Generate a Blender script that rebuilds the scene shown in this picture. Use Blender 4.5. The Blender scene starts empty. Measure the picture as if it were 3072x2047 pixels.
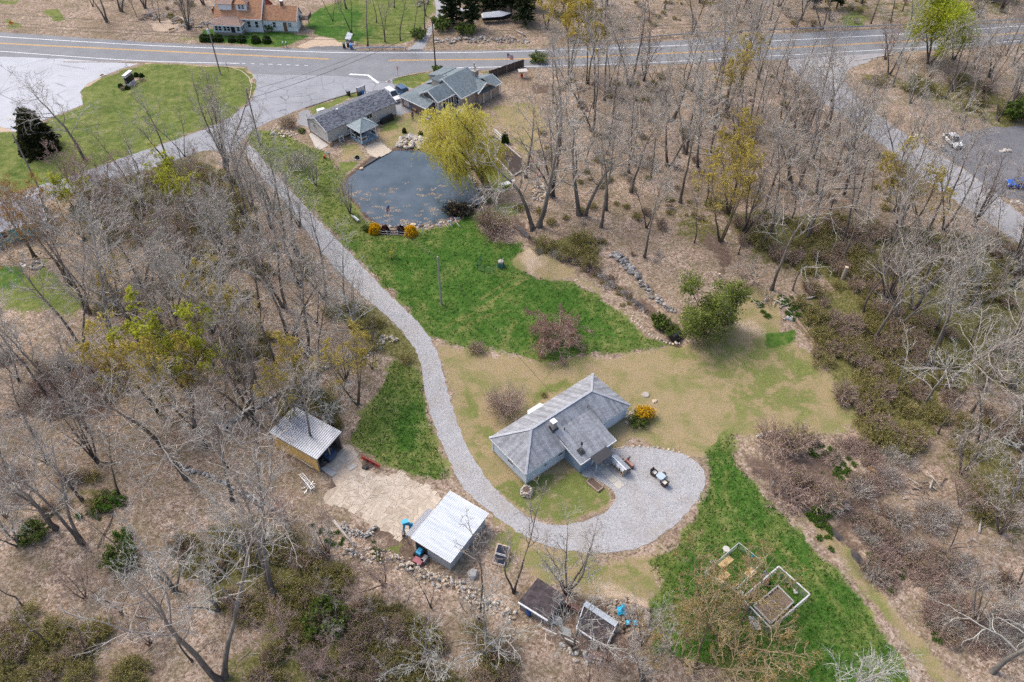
import bpy,bmesh,math,random
import numpy as np
from mathutils import Vector,Matrix
R = math.radians
random.seed(7)
RNG = np.random.default_rng(7)
S = bpy.context.scene
COL = S.collection
# -- camera, sky, sun, exposure
CAM_H,CAM_F,CAM_CX,CAM_CY = 78.0,2389.0,1536.0,1023.5
PITCH = math.atan2(CAM_F,2426.0)
cam = bpy.data.cameras.new('camera')
cam.sensor_width = 36.0
cam.lens = CAM_F / 3072.0 * 36.0
cam.clip_start = 1.0
cam.clip_end = 2000.0
cam_o = bpy.data.objects.new('camera',cam)
cam_o.location = (0,0,CAM_H)
cam_o.rotation_euler = (math.pi / 2 - PITCH,0,0)
COL.objects.link(cam_o)
S.camera = cam_o
SUN_EL,SUN_AZ = 52.0,-52.0            # azimuth from +Y, clockwise
world = bpy.data.worlds.new('World')
S.world = world
world.use_nodes = True
wn = world.node_tree
bg = wn.nodes['Background']
sky = wn.nodes.new('ShaderNodeTexSky')
sky.sky_type = 'NISHITA'
sky.sun_disc = False
sky.sun_elevation = R(SUN_EL)
sky.sun_rotation = R(SUN_AZ)
sky.air_density = 1.0
sky.dust_density = 4.0
sky.ozone_density = 1.0
bg.inputs['Strength'].default_value = 0.15
wn.links.new(sky.outputs['Color'],bg.inputs['Color'])
sun = bpy.data.lights.new('sun','SUN')
sun.energy = 0.9
sun.angle = R(22)
sun.color = (1.0,0.95,0.87)
sun_o = bpy.data.objects.new('sun',sun)
_sd = Vector((math.sin(R(SUN_AZ)) * math.cos(R(SUN_EL)),math.cos(R(SUN_AZ)) * math.cos(R(SUN_EL)),math.sin(R(SUN_EL))))
sun_o.rotation_euler = _sd.to_track_quat('Z','Y').to_euler()
sun_o.location = (-60,60,120)
COL.objects.link(sun_o)
S.view_settings.view_transform = 'Standard'
S.view_settings.look = 'None'
S.view_settings.gamma = 1.0
S.view_settings.use_curve_mapping = False
S.view_settings.exposure = 0.85
S.render.engine = 'CYCLES'
S.cycles.use_denoising = False
try:
 S.cycles.denoiser = 'OPENIMAGEDENOISE';S.cycles.denoising_input_passes = 'RGB_ALBEDO_NORMAL';S.cycles.denoising_prefilter = 'ACCURATE'
except Exception:
 pass
S.cycles.max_bounces = 6
S.cycles.diffuse_bounces = 3
S.cycles.transparent_max_bounces = 8
# -- survey: photo coordinates to metres on the ground
ZONE = {'f': (0,0,1.0),'m': (0,0,2353 / 3072.0),
  '1': (0,0,2.298),'2': (1024,0,2.298),'3': (2048,0,2.298),
  '4': (0,682,2.298),'5': (1024,682,2.298),'6': (2048,682,2.298),
  '7': (0,1364,2.296),'8': (1024,1364,2.296),'9': (2048,1364,2.296),
  'p': (1020,400,4.9),'g': (900,200,6.2733),'a': (1140,190,5.8825),'w': (600,0,6.536),
  's': (1180,1440,2.9875),'y': (780,1200,2.0362),'h': (1440,1090,3.7333),'t': (1740,1330,7.843),
  'd': (1520,1700,2.802),'e': (2050,1600,2.635),'c': (2780,360,3.445),'l': (0,560,2.988),
  'n': (1400,700,4.203),'r': (960,60,6.192),'i': (330,180,14.25)}
CP,SP = math.cos(PITCH),math.sin(PITCH)
def at(k,x,y,z=0.0):
 ox,oy,s = ZONE[k]
 u = (ox + x / s - CAM_CX) / CAM_F
 v = -(oy + y / s - CAM_CY) / CAM_F
 t = (z - CAM_H) / (-SP + v * CP)
 return Vector((u * t,(CP + v * SP) * t,z))
def pts(k,s,z=0.0):
 """'x,y x,y ...' in survey zone k -> list of ground points"""
 return [at(k,*map(float,q.split(',')),z) for q in s.split()]
def pa(k,s):
 return np.array([(p.x,p.y) for p in pts(k,s)])
# -- scene graph helpers
def tag(o,label=None,cat=None,group=None,kind=None):
 if label: o['label'] = label
 if cat: o['category'] = cat
 if group: o['group'] = group
 if kind: o['kind'] = kind
 return o
def thing(name,label,cat,loc=(0,0,0),rz=0.0,group=None):
 o = bpy.data.objects.new(name,None)
 o.empty_display_size = 0.3
 COL.objects.link(o)
 o.location = loc
 o.rotation_euler = (0,0,rz)
 return tag(o,label,cat,group)
def link(name,me,parent=None,loc=(0,0,0),rot=(0,0,0),scale=(1,1,1)):
 o = bpy.data.objects.new(name,me)
 COL.objects.link(o)
 o.parent = parent
 o.location,o.rotation_euler,o.scale = loc,rot,scale
 return o
def copy_tree(o,parent=None,label=None,group=None):
 c = o.copy()
 COL.objects.link(c)
 c.parent = parent
 if label: c['label'] = label
 if group: c['group'] = group
 for ch in list(o.children):
  copy_tree(ch,c)
 return c
class MB:
 """collects simple shapes and links them as one mesh object"""
 def __init__(s):
  s.v,s.f,s.mi,s.cur = [],[],[],0
  s.mats = []
 def m(s,mat):
  if mat not in s.mats: s.mats.append(mat)
  s.cur = s.mats.index(mat)
  return s
 def add(s,vs,fs):
  b = len(s.v)
  s.v += [tuple(q) for q in vs]
  for f in fs:
   s.f.append(tuple(b + i for i in f));s.mi.append(s.cur)
  return s
 def box(s,x,y,z,sx,sy,sz,rz=0.0,rx=0.0,ry=0.0):
  """centre x,y; z = bottom"""
  M = Matrix.Translation((x,y,z + sz / 2)) @ Matrix.Rotation(rz,4,'Z') @ Matrix.Rotation(ry,4,'Y') @ Matrix.Rotation(rx,4,'X')
  vs = [M @ Vector((a * sx / 2,b * sy / 2,c * sz / 2)) for c in (-1,1) for a,b in ((-1,-1),(1,-1),(1,1),(-1,1))]
  return s.add(vs,[(3,2,1,0),(4,5,6,7),(0,1,5,4),(1,2,6,5),(2,3,7,6),(3,0,4,7)])
 def bar(s,p,q,w,h=None,up=(0,0,1)):
  """square bar from p to q"""
  p,q = Vector(p),Vector(q);h = h or w
  d = (q - p).normalized();u = Vector(up)
  if abs(d.dot(u)) > 0.98: u = Vector((1,0,0))
  a = d.cross(u).normalized() * w / 2;b = a.cross(d).normalized() * h / 2
  vs = [p - a - b,p + a - b,p + a + b,p - a + b,q - a - b,q + a - b,q + a + b,q - a + b]
  return s.add(vs,[(3,2,1,0),(4,5,6,7),(0,1,5,4),(1,2,6,5),(2,3,7,6),(3,0,4,7)])
 def tube(s,ps,rs,n=8,cap=True):
  ps = [Vector(p) for p in ps]
  if not hasattr(rs,'__len__'): rs = [rs] * len(ps)
  vs,fs = [],[]
  for i,p in enumerate(ps):
   d = (ps[min(i + 1,len(ps) - 1)] - ps[max(i - 1,0)]).normalized()
   u = Vector((0,0,1)) if abs(d.z) < 0.95 else Vector((1,0,0))
   a = d.cross(u).normalized();b = a.cross(d)
   for k in range(n):
    t = 2 * math.pi * k / n
    vs.append(p + (a * math.cos(t) + b * math.sin(t)) * rs[i])
  for i in range(len(ps) - 1):
   for k in range(n):
    k2 = (k + 1) % n
    fs.append((i * n + k2,i * n + k,(i + 1) * n + k,(i + 1) * n + k2))
  if cap:
   fs.append(tuple(range(n)));fs.append(tuple(reversed(range((len(ps) - 1) * n,len(ps) * n))))
  return s.add(vs,fs)
 def cyl(s,x,y,z0,z1,r,r1=None,n=12):
  return s.tube([(x,y,z0),(x,y,z1)],[r,r if r1 is None else r1],n)
 def prism(s,poly,z0,z1):
  """vertical prism over a polygon of (x,y)"""
  n = len(poly)
  A = sum(poly[i][0] * poly[(i + 1) % n][1] - poly[(i + 1) % n][0] * poly[i][1] for i in range(n))
  if A < 0: poly = poly[::-1]
  vs = [(p[0],p[1],z0) for p in poly] + [(p[0],p[1],z1) for p in poly]
  fs = [tuple(reversed(range(n))),tuple(range(n,2 * n))] + [(i,(i + 1) % n,n + (i + 1) % n,n + i) for i in range(n)]
  return s.add(vs,fs)
 def slab(s,quad,th):
  """a tilted roof plane (list of 3d points, upper face) with thickness"""
  q = [Vector(p) for p in quad];n = len(q)
  nn = (q[1] - q[0]).cross(q[2] - q[0]).normalized()
  if nn.z < 0: q = q[::-1];nn = -nn
  vs = q + [p - nn * th for p in q]
  fs = [tuple(range(n)),tuple(reversed(range(n,2 * n)))] + [(i,n + i,n + (i + 1) % n,(i + 1) % n) for i in range(n)]
  return s.add(vs,fs)
 def poly(s,ps):
  return s.add(ps,[tuple(range(len(ps)))])
 def extr(s,prof,axis_p,axis_q,up=(0,0,1)):
  """profile of (side, up) pairs swept from p to q"""
  p,q = Vector(axis_p),Vector(axis_q);d = (q - p).normalized()
  a = d.cross(Vector(up)).normalized();b = Vector(up);n = len(prof)
  vs = [p + a * x + b * y for x,y in prof] + [q + a * x + b * y for x,y in prof]
  fs = [tuple(range(n)),tuple(reversed(range(n,2 * n)))] + [(i,n + i,n + (i + 1) % n,(i + 1) % n) for i in range(n)]
  return s.add(vs,fs)
 def mesh(s,name,mat=None,smooth=False):
  me = bpy.data.meshes.new(name)
  me.from_pydata(s.v,[],s.f)
  if s.mats:
   for m in s.mats: me.materials.append(m)
   me.polygons.foreach_set('material_index',s.mi)
  elif mat: me.materials.append(mat)
  if smooth:
   me.polygons.foreach_set('use_smooth',[True] * len(me.polygons))
  bm = bmesh.new();bm.from_mesh(me)
  bmesh.ops.recalc_face_normals(bm,faces=bm.faces)
  bm.to_mesh(me);bm.free()
  return me
 def build(s,name,mat=None,parent=None,smooth=False,loc=(0,0,0),rot=(0,0,0)):
  return link(name,s.mesh(name,mat,smooth),parent,loc,rot)
def np_mesh(name,V,F,mat,smooth=False,attrs=None):
 """V (n,3); F (m,k) equal-sized faces"""
 me = bpy.data.meshes.new(name)
 V = np.asarray(V,np.float32);F = np.asarray(F,np.int32);k = F.shape[1]
 me.vertices.add(len(V));me.vertices.foreach_set('co',V.ravel())
 me.loops.add(F.size);me.loops.foreach_set('vertex_index',F.ravel())
 me.polygons.add(len(F));me.polygons.foreach_set('loop_start',np.arange(0,F.size,k,dtype=np.int32))
 if smooth: me.polygons.foreach_set('use_smooth',np.ones(len(F),bool))
 me.update(calc_edges=True)
 for nm,a in (attrs or {}).items():
  if a.ndim == 1:
   me.attributes.new(nm,'FLOAT','POINT').data.foreach_set('value',a.astype(np.float32))
  else:
   c = np.ones((len(V),4),np.float32);c[:,:a.shape[1]] = a
   me.attributes.new(nm,'FLOAT_COLOR','POINT').data.foreach_set('color',c.ravel())
 me.materials.append(mat)
 return me
# -- polygon tests
def inside(poly,X,Y):
 r = np.zeros(X.shape,bool);n = len(poly)
 for i in range(n):
  x0,y0 = poly[i];x1,y1 = poly[(i + 1) % n]
  c = ((y0 > Y) != (y1 > Y))
  with np.errstate(divide='ignore',invalid='ignore'):
   r ^= c & (X < (x1 - x0) * (Y - y0) / (y1 - y0 if y1 != y0 else 1e-9) + x0)
 return r
def edge_dist(poly,X,Y,closed=True):
 d = np.full(X.shape,1e9);n = len(poly)
 for i in range(n if closed else n - 1):
  x0,y0 = poly[i];x1,y1 = poly[(i + 1) % n]
  dx,dy = x1 - x0,y1 - y0
  t = np.clip(((X - x0) * dx + (Y - y0) * dy) / (dx * dx + dy * dy + 1e-9),0,1)
  d = np.minimum(d,(X - x0 - t * dx) ** 2 + (Y - y0 - t * dy) ** 2)
 return np.sqrt(d)
def soft(poly,X,Y,w):
 """1 inside, 0 outside, ramp of width w metres across the outline"""
 poly = np.asarray(poly)
 r = np.zeros(X.shape)
 m = (X > poly[:,0].min() - w) & (X < poly[:,0].max() + w) & (Y > poly[:,1].min() - w) & (Y < poly[:,1].max() + w)
 if m.any():
  x,y = X[m],Y[m]
  d = edge_dist(poly,x,y);sgn = np.where(inside(poly,x,y),1,-1)
  r[m] = np.clip(0.5 + sgn * d / w,0,1)
 return r
_ph = RNG.uniform(0,6.28,(10,2));_kk = RNG.normal(0,1,(10,2));_kk /= np.linalg.norm(_kk,axis=1)[:,None]
def wavy(X,Y,L):
 """smooth pseudo noise of wavelength about L, in -1..1"""
 r = 0
 for i in range(10):
  k = _kk[i] * 6.28 / (L * (0.6 + 0.13 * i))
  r = r + np.sin(k[0] * X + k[1] * Y + _ph[i,0])
 return r / 4.0
# -- materials
MATS = {}
class NT:
 def __init__(s,name):
  s.mat = bpy.data.materials.new(name);s.mat.use_nodes = True
  s.nt = s.mat.node_tree;s.b = s.nt.nodes['Principled BSDF'];s.tc = None
 def n(s,t,**kw):
  x = s.nt.nodes.new(t)
  for k,v in kw.items(): setattr(x,k,v)
  return x
 def l(s,a,b): s.nt.links.new(a,b)
 def coord(s,scale=(1,1,1),kind='Object'):
  if s.tc is None: s.tc = s.n('ShaderNodeTexCoord')
  if scale == (1,1,1): return s.tc.outputs[kind]
  mp = s.n('ShaderNodeMapping');mp.inputs['Scale'].default_value = scale
  s.l(s.tc.outputs[kind],mp.inputs['Vector']);return mp.outputs['Vector']
 def noise(s,scale,detail=4.0,rough=0.55,sc=(1,1,1),dist=0.0):
  x = s.n('ShaderNodeTexNoise');x.inputs['Scale'].default_value = scale
  x.inputs['Detail'].default_value = detail;x.inputs['Roughness'].default_value = rough
  x.inputs['Distortion'].default_value = dist
  s.l(s.coord(sc),x.inputs['Vector']);return x.outputs['Fac']
 def voro(s,scale,feat='F1',out='Color',sc=(1,1,1),rnd=1.0):
  x = s.n('ShaderNodeTexVoronoi',feature=feat);x.inputs['Scale'].default_value = scale
  x.inputs['Randomness'].default_value = rnd
  s.l(s.coord(sc),x.inputs['Vector']);return x.outputs[out]
 def ramp(s,fac,stops):
  r = s.n('ShaderNodeValToRGB');e = r.color_ramp.elements
  while len(e) < len(stops): e.new(0.5)
  for el,(p,c) in zip(e,stops):
   el.position = p;el.color = (*c,1) if len(c) == 3 else c
  s.l(fac,r.inputs['Fac']);return r.outputs['Color']
 def mix(s,fac,a,b,mode='MIX'):
  x = s.n('ShaderNodeMix',data_type='RGBA',blend_type=mode)
  for i,v in ((0,fac),(6,a),(7,b)):
   if hasattr(v,'is_linked'): s.l(v,x.inputs[i])
   elif i == 0: x.inputs[0].default_value = v
   else: x.inputs[i].default_value = (*v,1)
  return x.outputs[2]
 def math(s,op,a,b=0.0,c=None,clamp=False):
  x = s.n('ShaderNodeMath',operation=op);x.use_clamp = clamp
  for i,v in enumerate((a,b) if c is None else (a,b,c)):
   if hasattr(v,'is_linked'): s.l(v,x.inputs[i])
   else: x.inputs[i].default_value = v
  return x.outputs[0]
 def attr(s,name,out='Fac'):
  x = s.n('ShaderNodeAttribute');x.attribute_name = name;return x.outputs[out]
 def bump(s,h,strength=0.3,dist=0.05):
  x = s.n('ShaderNodeBump');x.inputs['Strength'].default_value = strength;x.inputs['Distance'].default_value = dist
  s.l(h,x.inputs['Height']);s.l(x.outputs['Normal'],s.b.inputs['Normal'])
 def done(s,color,rough=0.8,metal=0.0,spec=None):
  if hasattr(color,'is_linked'): s.l(color,s.b.inputs['Base Color'])
  else: s.b.inputs['Base Color'].default_value = (*color,1)
  if hasattr(rough,'is_linked'): s.l(rough,s.b.inputs['Roughness'])
  else: s.b.inputs['Roughness'].default_value = rough
  s.b.inputs['Metallic'].default_value = metal
  if spec is not None: s.b.inputs['Specular IOR Level'].default_value = spec
  return s.mat
def plain(name,c,rough=0.7,var=0.12,scale=3.0,metal=0.0,spec=None):
 """paint, wood, metal, plastic: base colour with slight uneven wear"""
 if name in MATS: return MATS[name]
 t = NT(name)
 f = t.noise(scale,5)
 c = np.array(c)
 col = t.ramp(f,[(0.25,tuple(c * (1 - var))),(0.75,tuple(np.minimum(c * (1 + var),0.95)))])
 MATS[name] = t.done(col,rough,metal,spec)
 return MATS[name]
def C255(r,g,b):
 """sRGB 0-255 to linear"""
 return tuple((v / 255 / 12.92) if v <= 10 else ((v / 255 + 0.055) / 1.055) ** 2.4 for v in (r,g,b))
# -- outlines of the ground regions (surveyed from the photo)
POND = pa('p','590,335 680,290 760,258 850,240 980,240 1100,248 1190,258 1320,275 1480,330 1640,395 1780,470 1880,560 1940,660 2000,770 2060,870 2085,960 2065,1060 1980,1130 1850,1190 1700,1250 1540,1300 1380,1330 1150,1360 850,1368 700,1345 580,1330 500,1285 420,1230 300,1080 200,980 110,880 65,790 75,710 150,620 230,555 310,500 400,420 470,365')
STREAM = pa('m','1180,505 1215,540 1262,568 1300,590 1360,622 1420,660 1480,702 1530,745 1556,784')
STREAM2 = pa('m','1800,1125 1840,1158 1880,1182 1920,1220 1950,1252 1985,1290 2020,1330')
GRAVEL = pa('m','556,338 592,396 648,458 706,534 752,596 805,654 862,704 902,738 934,774 960,812 970,852 975,902 992,962 1012,1012 1032,1060 1050,1098 1074,1132 1110,1165 1150,1195 1200,1230 1255,1255 1320,1270 1400,1272 1470,1260 1530,1225 1580,1180 1613,1135 1624,1098 1610,1066 1580,1046 1530,1033 1480,1027 1420,1027 1402,1034 1360,1060 1330,1090 1366,1100 1405,1122 1415,1135 1410,1156 1390,1180 1340,1200 1290,1208 1240,1203 1200,1180 1165,1152 1135,1122 1110,1090 1085,1050 1065,1008 1050,968 1032,908 1016,850 1006,810 990,780 968,748 938,718 898,680 848,630 798,575 748,525 698,470 648,418 602,366 580,335')
ROAD = pa('f','-400,70 -200,86 0,97 435,127 870,146 1024,152 1200,154 1459,152 1640,147 1750,140 2048,121 2265,106 2483,96 2701,86 3072,68 3400,48 3400,100 3072,131 2700,157 2561,165 2352,180 2048,192 1568,206 1472,210 1311,213 1242,219 1190,236 1170,246 1020,228 757,222 740,201 435,188 331,187 187,176 0,170 -200,160 -400,148')
LANE = pa('f','745,205 757,216 772,250 761,293 731,322 679,361 600,394 500,429 370,472 218,529 87,566 0,594 -150,640 -150,700 0,655 152,600 305,548 418,518 557,470 622,448 690,462 712,440 735,411 766,385 840,352 914,323 990,298 1069,275 1100,287 1170,310 1188,352 1241,332 1252,300 1262,285 1235,262 1196,262 1172,244 1190,230 1200,212 1020,216')
BACKROAD = pa('3','690,400 780,510 920,640 1000,740 1120,800 1260,920 1430,1040 1510,1130 1650,1230 1800,1330 1960,1440 2150,1560 2353,1700 2600,1860 2800,1860 2600,1680 2353,1500 2230,1400 2120,1310 1990,1200 1870,1130 1740,1050 1590,960 1450,870 1290,750 1170,640 1110,530 1160,465 1360,400 1420,360 1100,380')
CARPARK = pa('3','1740,1035 1820,975 1980,905 2200,870 2500,880 2800,1100 2700,1420 2240,1385 2120,1302 1990,1195 1870,1123')
LOT = pa('f','-300,166 0,170 187,176 331,187 418,192 360,208 305,231 262,252 241,275 248,315 165,348 90,375 48,396 0,380 -300,330')
UPLANE = pa('2','440,357 520,290 600,195 650,130 655,60 640,-20 720,-20 722,60 700,130 640,200 600,270 562,357')
SAND = pa('p','340,205 580,108 740,240 770,268 600,350 560,360 470,345')
GREENS = [  # zone, outline, softness, amount
 ('m','575,315 640,300 700,335 745,345 790,400 795,450 830,505 870,528 960,532 1050,512 1090,492 1110,540 1150,555 1205,562 1200,580 1165,606 1240,640 1320,652 1390,690 1440,730 1470,770 1555,790 1500,802 1430,812 1350,818 1250,832 1160,808 1080,798 1010,788 985,770 940,715 900,675 850,625 750,520 650,415 600,365',2.0,1.0),
 ('m','1690,985 1620,1040 1632,1100 1600,1180 1560,1240 1490,1290 1520,1340 1500,1400 1505,1500 1560,1510 1800,1590 2110,1600 2000,1420 1950,1340 1870,1265 1800,1180 1740,1120 1690,1060',1.6,1.0),
 ('m','905,830 965,850 976,910 1000,1005 1035,1105 960,1095 870,1060 800,1010 830,960 870,900',2.0,0.95),
 ('m','1110,1120 1170,1100 1290,1075 1340,1075 1400,1125 1412,1150 1390,1178 1340,1198 1290,1206 1240,1200 1200,1178 1160,1150',1.2,0.62),
 ('m','1050,880 1110,900 1110,960 1140,1000 1120,1080 1090,1050 1060,980',2.5,0.55),
 ('m','1210,900 1330,860 1300,900 1200,950',1.5,0.6),
 ('m','1500,800 1680,770 1800,760 1900,840 1930,920 1850,980 1700,960 1640,900 1540,850',6.0,0.52),
 ('m','1755,765 1830,755 1830,790 1760,800',1.0,0.9),('m','1800,800 1890,850 1850,900 1800,880',3.0,0.6),
 ('m','1660,900 1900,980 1860,1000 1690,985 1600,1060',5.0,0.5),
 ('f','435,192 740,203 770,255 757,300 679,362 500,430 218,528 0,592 -200,660 -200,400 48,398 165,350 248,317 243,272 305,232',1.0,0.85),
 ('m','-100,600 50,612 70,650 0,660 -100,670',1.5,1.0),('m','0,650 120,640 220,690 160,730 0,720',3.0,0.75),
 ('2','-100,260 -260,180 -100,40 100,-30 640,-40 640,60 560,200 470,290 380,310 200,300 90,300',2.0,0.97),
 ('1','2120,120 2200,60 2400,60 2400,260 2180,250',1.5,1.0),
 ('1','1380,280 1400,200 1480,205 1700,230 1820,225 1950,200 2000,230 2150,250 2000,300 1900,335',1.0,0.95),
 ('g','110,790 880,530 1060,480 1250,520 900,640 340,880 230,920',1.0,0.8),
 ('2','345,560 420,520 640,500 650,530 560,600 480,630 380,590',1.2,0.8),('2','900,500 1080,480 1250,470 1020,520',1.0,0.6),
 ('p','0,430 180,360 330,400 400,400 300,480 150,600 60,700 0,740',2.0,0.75),
 ('g','700,1480 900,1340 1100,1460 1180,1520 900,1580 600,1560',1.0,0.5),('g','1440,1100 1530,1090 1850,920 1882,960 1882,1200 1500,1250',1.0,0.7),
 ('p','0,700 60,850 200,1000 400,1250 560,1360 500,1568 0,1568',1.5,0.9),
 ('2','1000,1080 1180,1230 1200,1290 1130,1330 1040,1340 980,1220',1.5,0.9),
 ('2','900,1480 1100,1400 1250,1400 1250,1567 900,1567',2.0,0.7),
 ('1','1690,900 1800,880 1900,1000 2040,1060 2000,1200 1760,1100',1.5,0.8),
 ('3','1080,130 1180,70 1270,130 1220,190 1110,190',1.0,0.9),('1','300,80 380,70 470,140 380,160',1.0,0.9),('1','40,120 160,160 150,200 30,210',1.2,0.6),
 ('1','0,0 120,0 100,25 0,30',1.0,0.8),('3','300,20 560,20 560,90 350,110',2.0,0.35),
 ('2','560,340 1300,335 1300,310 620,320',1.0,0.45),('1','1050,255 1400,240 1380,285 1060,280',1.0,0.5),
 ('4','0,400 200,350 300,200 480,400 470,520 300,520 0,560',2.0,0.75),
 ('6','900,1080 1020,1090 1100,1260 1000,1330 980,1200',2.0,0.4),('9','930,20 1060,40 1240,280 1150,260 1000,130',2.0,0.7),
 ('9','1100,760 1250,880 1420,1000 1500,1150 1450,1300 1350,1150 1180,900',2.0,0.45),
 ('8','300,640 420,600 400,700 320,680',1.0,0.7),('8','1000,480 1180,500 1380,640 1300,780 1200,950 1000,700',3.0,0.5),
 ('8','1400,640 2000,660 2200,700 2150,900 1800,960 1600,900 1400,800',4.0,0.5),
]
DRYS = [
 ('m','1005,790 1080,800 1250,834 1500,806 1600,780 1640,730 1720,660 1800,690 1790,760 1880,830 1950,930 1940,990 1850,1000 1690,1000 1620,1050 1500,1020 1440,1010 1380,1040 1110,1110 1200,1180 1300,1206 1390,1180 1412,1150 1380,1100 1300,1080 1210,1120 1110,1090 1060,1000 1035,900',3.0,1.0),
 ('m','1100,830 1300,880 1430,900 1440,1010 1340,1080 1210,1125 1110,1110 1050,1000 1040,880',1.0,1.0),
 ('m','965,850 900,850 880,900 940,1000 1050,1110 1030,1040 1000,990',1.0,0.55),
 ('m','1135,1120 1160,1160 1240,1210 1340,1275 1480,1265 1540,1240 1520,1330 1480,1420 1380,1400 1220,1330 1140,1250',3.0,0.75),
 ('m','1840,1190 1880,1240 1960,1330 2040,1430 2140,1568 2220,1568 2100,1440 1990,1310 1900,1200',2.0,0.9),
 ('f','200,300 600,330 700,360 400,470 0,590 -100,500 150,400',6.0,0.5),('f','600,200 760,210 780,260 720,330 700,260',1.5,0.7),
 ('g','300,920 800,640 1000,560 800,700',2.0,0.6),('p','0,200 320,210 400,400 150,380 0,430',2.0,0.9),('g','1450,1250 1882,1150 1882,1500 1500,1400',2.0,0.9),
 ('2','400,760 560,780 640,860 560,1000 300,1000 260,900 380,820',2.0,0.9),('2','1000,700 1350,720 1450,860 1400,1050 1250,1100 1100,900',4.0,0.8),
 ('m','1100,600 1150,590 1200,575 1240,560 1290,600 1340,640 1400,690 1330,650 1240,640 1180,615 1130,630',2.0,0.8),
]
DIRTS = [  # bare brown earth, mulch
 ('m','1010,795 1060,820 1100,850 1060,860 1020,840',2.0,0.6),('y','380,560 520,300 620,380 700,420 600,470 470,600',1.5,0.9),
 ('2','400,860 560,820 640,880 560,900 420,900',1.5,0.7),('2','1010,940 1060,930 1240,1090 1250,1190 1180,1215 1040,1060',0.8,1.0),
 ('2','1320,570 1420,580 1440,640 1340,660 1290,620',1.0,1.0),('m','700,1170 800,1230 900,1290 1000,1330 940,1200 800,1200',2.5,0.7),
 ('m','1290,580 1560,790 1600,790 1440,700 1400,650',2.5,0.7),('m','1200,1330 1500,1380 1490,1568 1250,1500',3.0,0.6),
 ('3','160,1180 330,1230 480,1400 500,1567 160,1567',3.0,0.5),('6','60,40 200,-60 300,100 380,240 280,330 200,200',2.0,0.8),
 ('9','600,0 1000,0 1500,400 1600,900 1500,1000 1300,800 1000,350 560,150',3.0,0.7),('m','1700,1040 1760,1060 1800,1110 1750,1110',1.0,0.8),
]
OLIVES = [
 ('m','380,1250 560,1210 700,1250 800,1330 780,1400 900,1500 1150,1568 480,1600 600,1450 420,1330',5.0,0.9),
 ('m','1660,480 1900,500 2353,560 2400,900 2100,900 2000,800 1850,760 1830,720 1900,650 1750,600',6.0,0.9),
 ('m','1850,720 2050,720 2160,850 2150,1000 2050,1050 1950,980 1900,850',4.0,1.0),
 ('m','150,430 450,350 560,430 600,520 480,560 200,560',6.0,0.8),('m','560,330 700,330 760,420 800,540 720,500 620,400',2.0,0.4),
 ('m','700,700 860,700 940,770 970,850 900,830 820,760',3.0,0.8),('m','560,930 700,860 800,960 740,1050 640,960',4.0,0.5),
 ('m','2150,1050 2353,950 2353,1250 2200,1200',5.0,0.7),('m','1900,0 2353,0 2353,40 1900,60',5.0,0.5),('m','0,1400 250,1450 400,1568 0,1568',5.0,0.5),
 ('m','1240,560 1330,540 1400,590 1330,600',2.0,0.7),('m','180,1080 260,1120 280,1180 200,1160',3.0,0.7),
 ('m','1950,170 2250,180 2353,250 2353,330 2150,250',6.0,0.6),('m','1500,480 1650,460 1700,560 1560,560',5.0,0.5),
]
PALES = [  # sawdust, sand, dust
 ('d','700,260 1000,230 1230,330 1200,560 1080,600 1000,300',1.2,1.0),('d','780,120 960,140 980,200 800,260',1.5,0.9),
 ('n','240,380 400,330 540,400 500,480 330,500',0.8,0.9),('n','640,330 700,200 850,160 950,260 1000,420 900,600 800,560 740,420',1.5,0.6),
 ('1','1000,160 1200,140 1260,200 1100,230',1.5,0.8),('1','560,600 640,540 700,530 690,570 610,610 600,690 560,690',0.8,0.7),
 ('1','1690,470 1760,520 1775,600 1740,700 1680,740 1700,640 1720,560',0.8,0.8),('1','1000,425 1500,450 1700,462 1690,475 1400,462 1000,440',0.4,0.8),
 ('2','350,540 500,500 640,488 640,496 500,512 360,552',0.4,0.8),('8','180,560 330,560 340,640 200,650',1.2,0.6),('8','1400,300 1480,260 1560,340 1500,370',1.5,0.7),
 ('6','320,640 500,650 570,760 420,760',2.5,0.6),('2','480,620 570,590 560,640 500,640',0.5,1.0),('1','2050,325 2180,262 2400,265 2440,350 2300,340',0.6,1.0),
 ('r','410,530 600,545 660,590 460,595',0.4,1.0),('1','-20,870 40,870 110,912 40,940 -20,940',0.6,0.8),
]
FLAT = [ROAD,LANE,GRAVEL,BACKROAD,CARPARK,LOT,UPLANE,SAND]
def layer(lst,X,Y):
 r = np.zeros(X.shape)
 for k,s,w,a in lst:
  r = np.maximum(r,a * soft(pa(k,s),X,Y,w))
 return r
def relief(X,Y):
 """ground height: gentle bumps in the woods, level yards, sunk pond and stream bed"""
 X = np.asarray(X,float);Y = np.asarray(Y,float)
 z = 0.22 * wavy(X,Y,16.0) + 0.08 * wavy(Y + 40,X - 13,4.0) + 0.1
 calm = np.zeros(X.shape)
 for p in FLAT:
  calm = np.maximum(calm,soft(p,X,Y,6.0) * 2)
 calm = np.maximum(calm,YARD(X,Y))
 z = z * (1 - np.clip(calm,0,1))
 ds = np.minimum(edge_dist(STREAM,X,Y,False),edge_dist(STREAM2,X,Y,False))
 z = z - 0.6 * np.clip(1.5 - (ds + 0.35 * wavy(X,Y,2.2)) / 1.2,0,1) * (1 - np.clip(calm * 0.0,0,1))
 dp = edge_dist(POND,X,Y)
 z = np.where(inside(POND,X,Y),-np.minimum(dp * 0.7,1.1),z)
 return z
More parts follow.
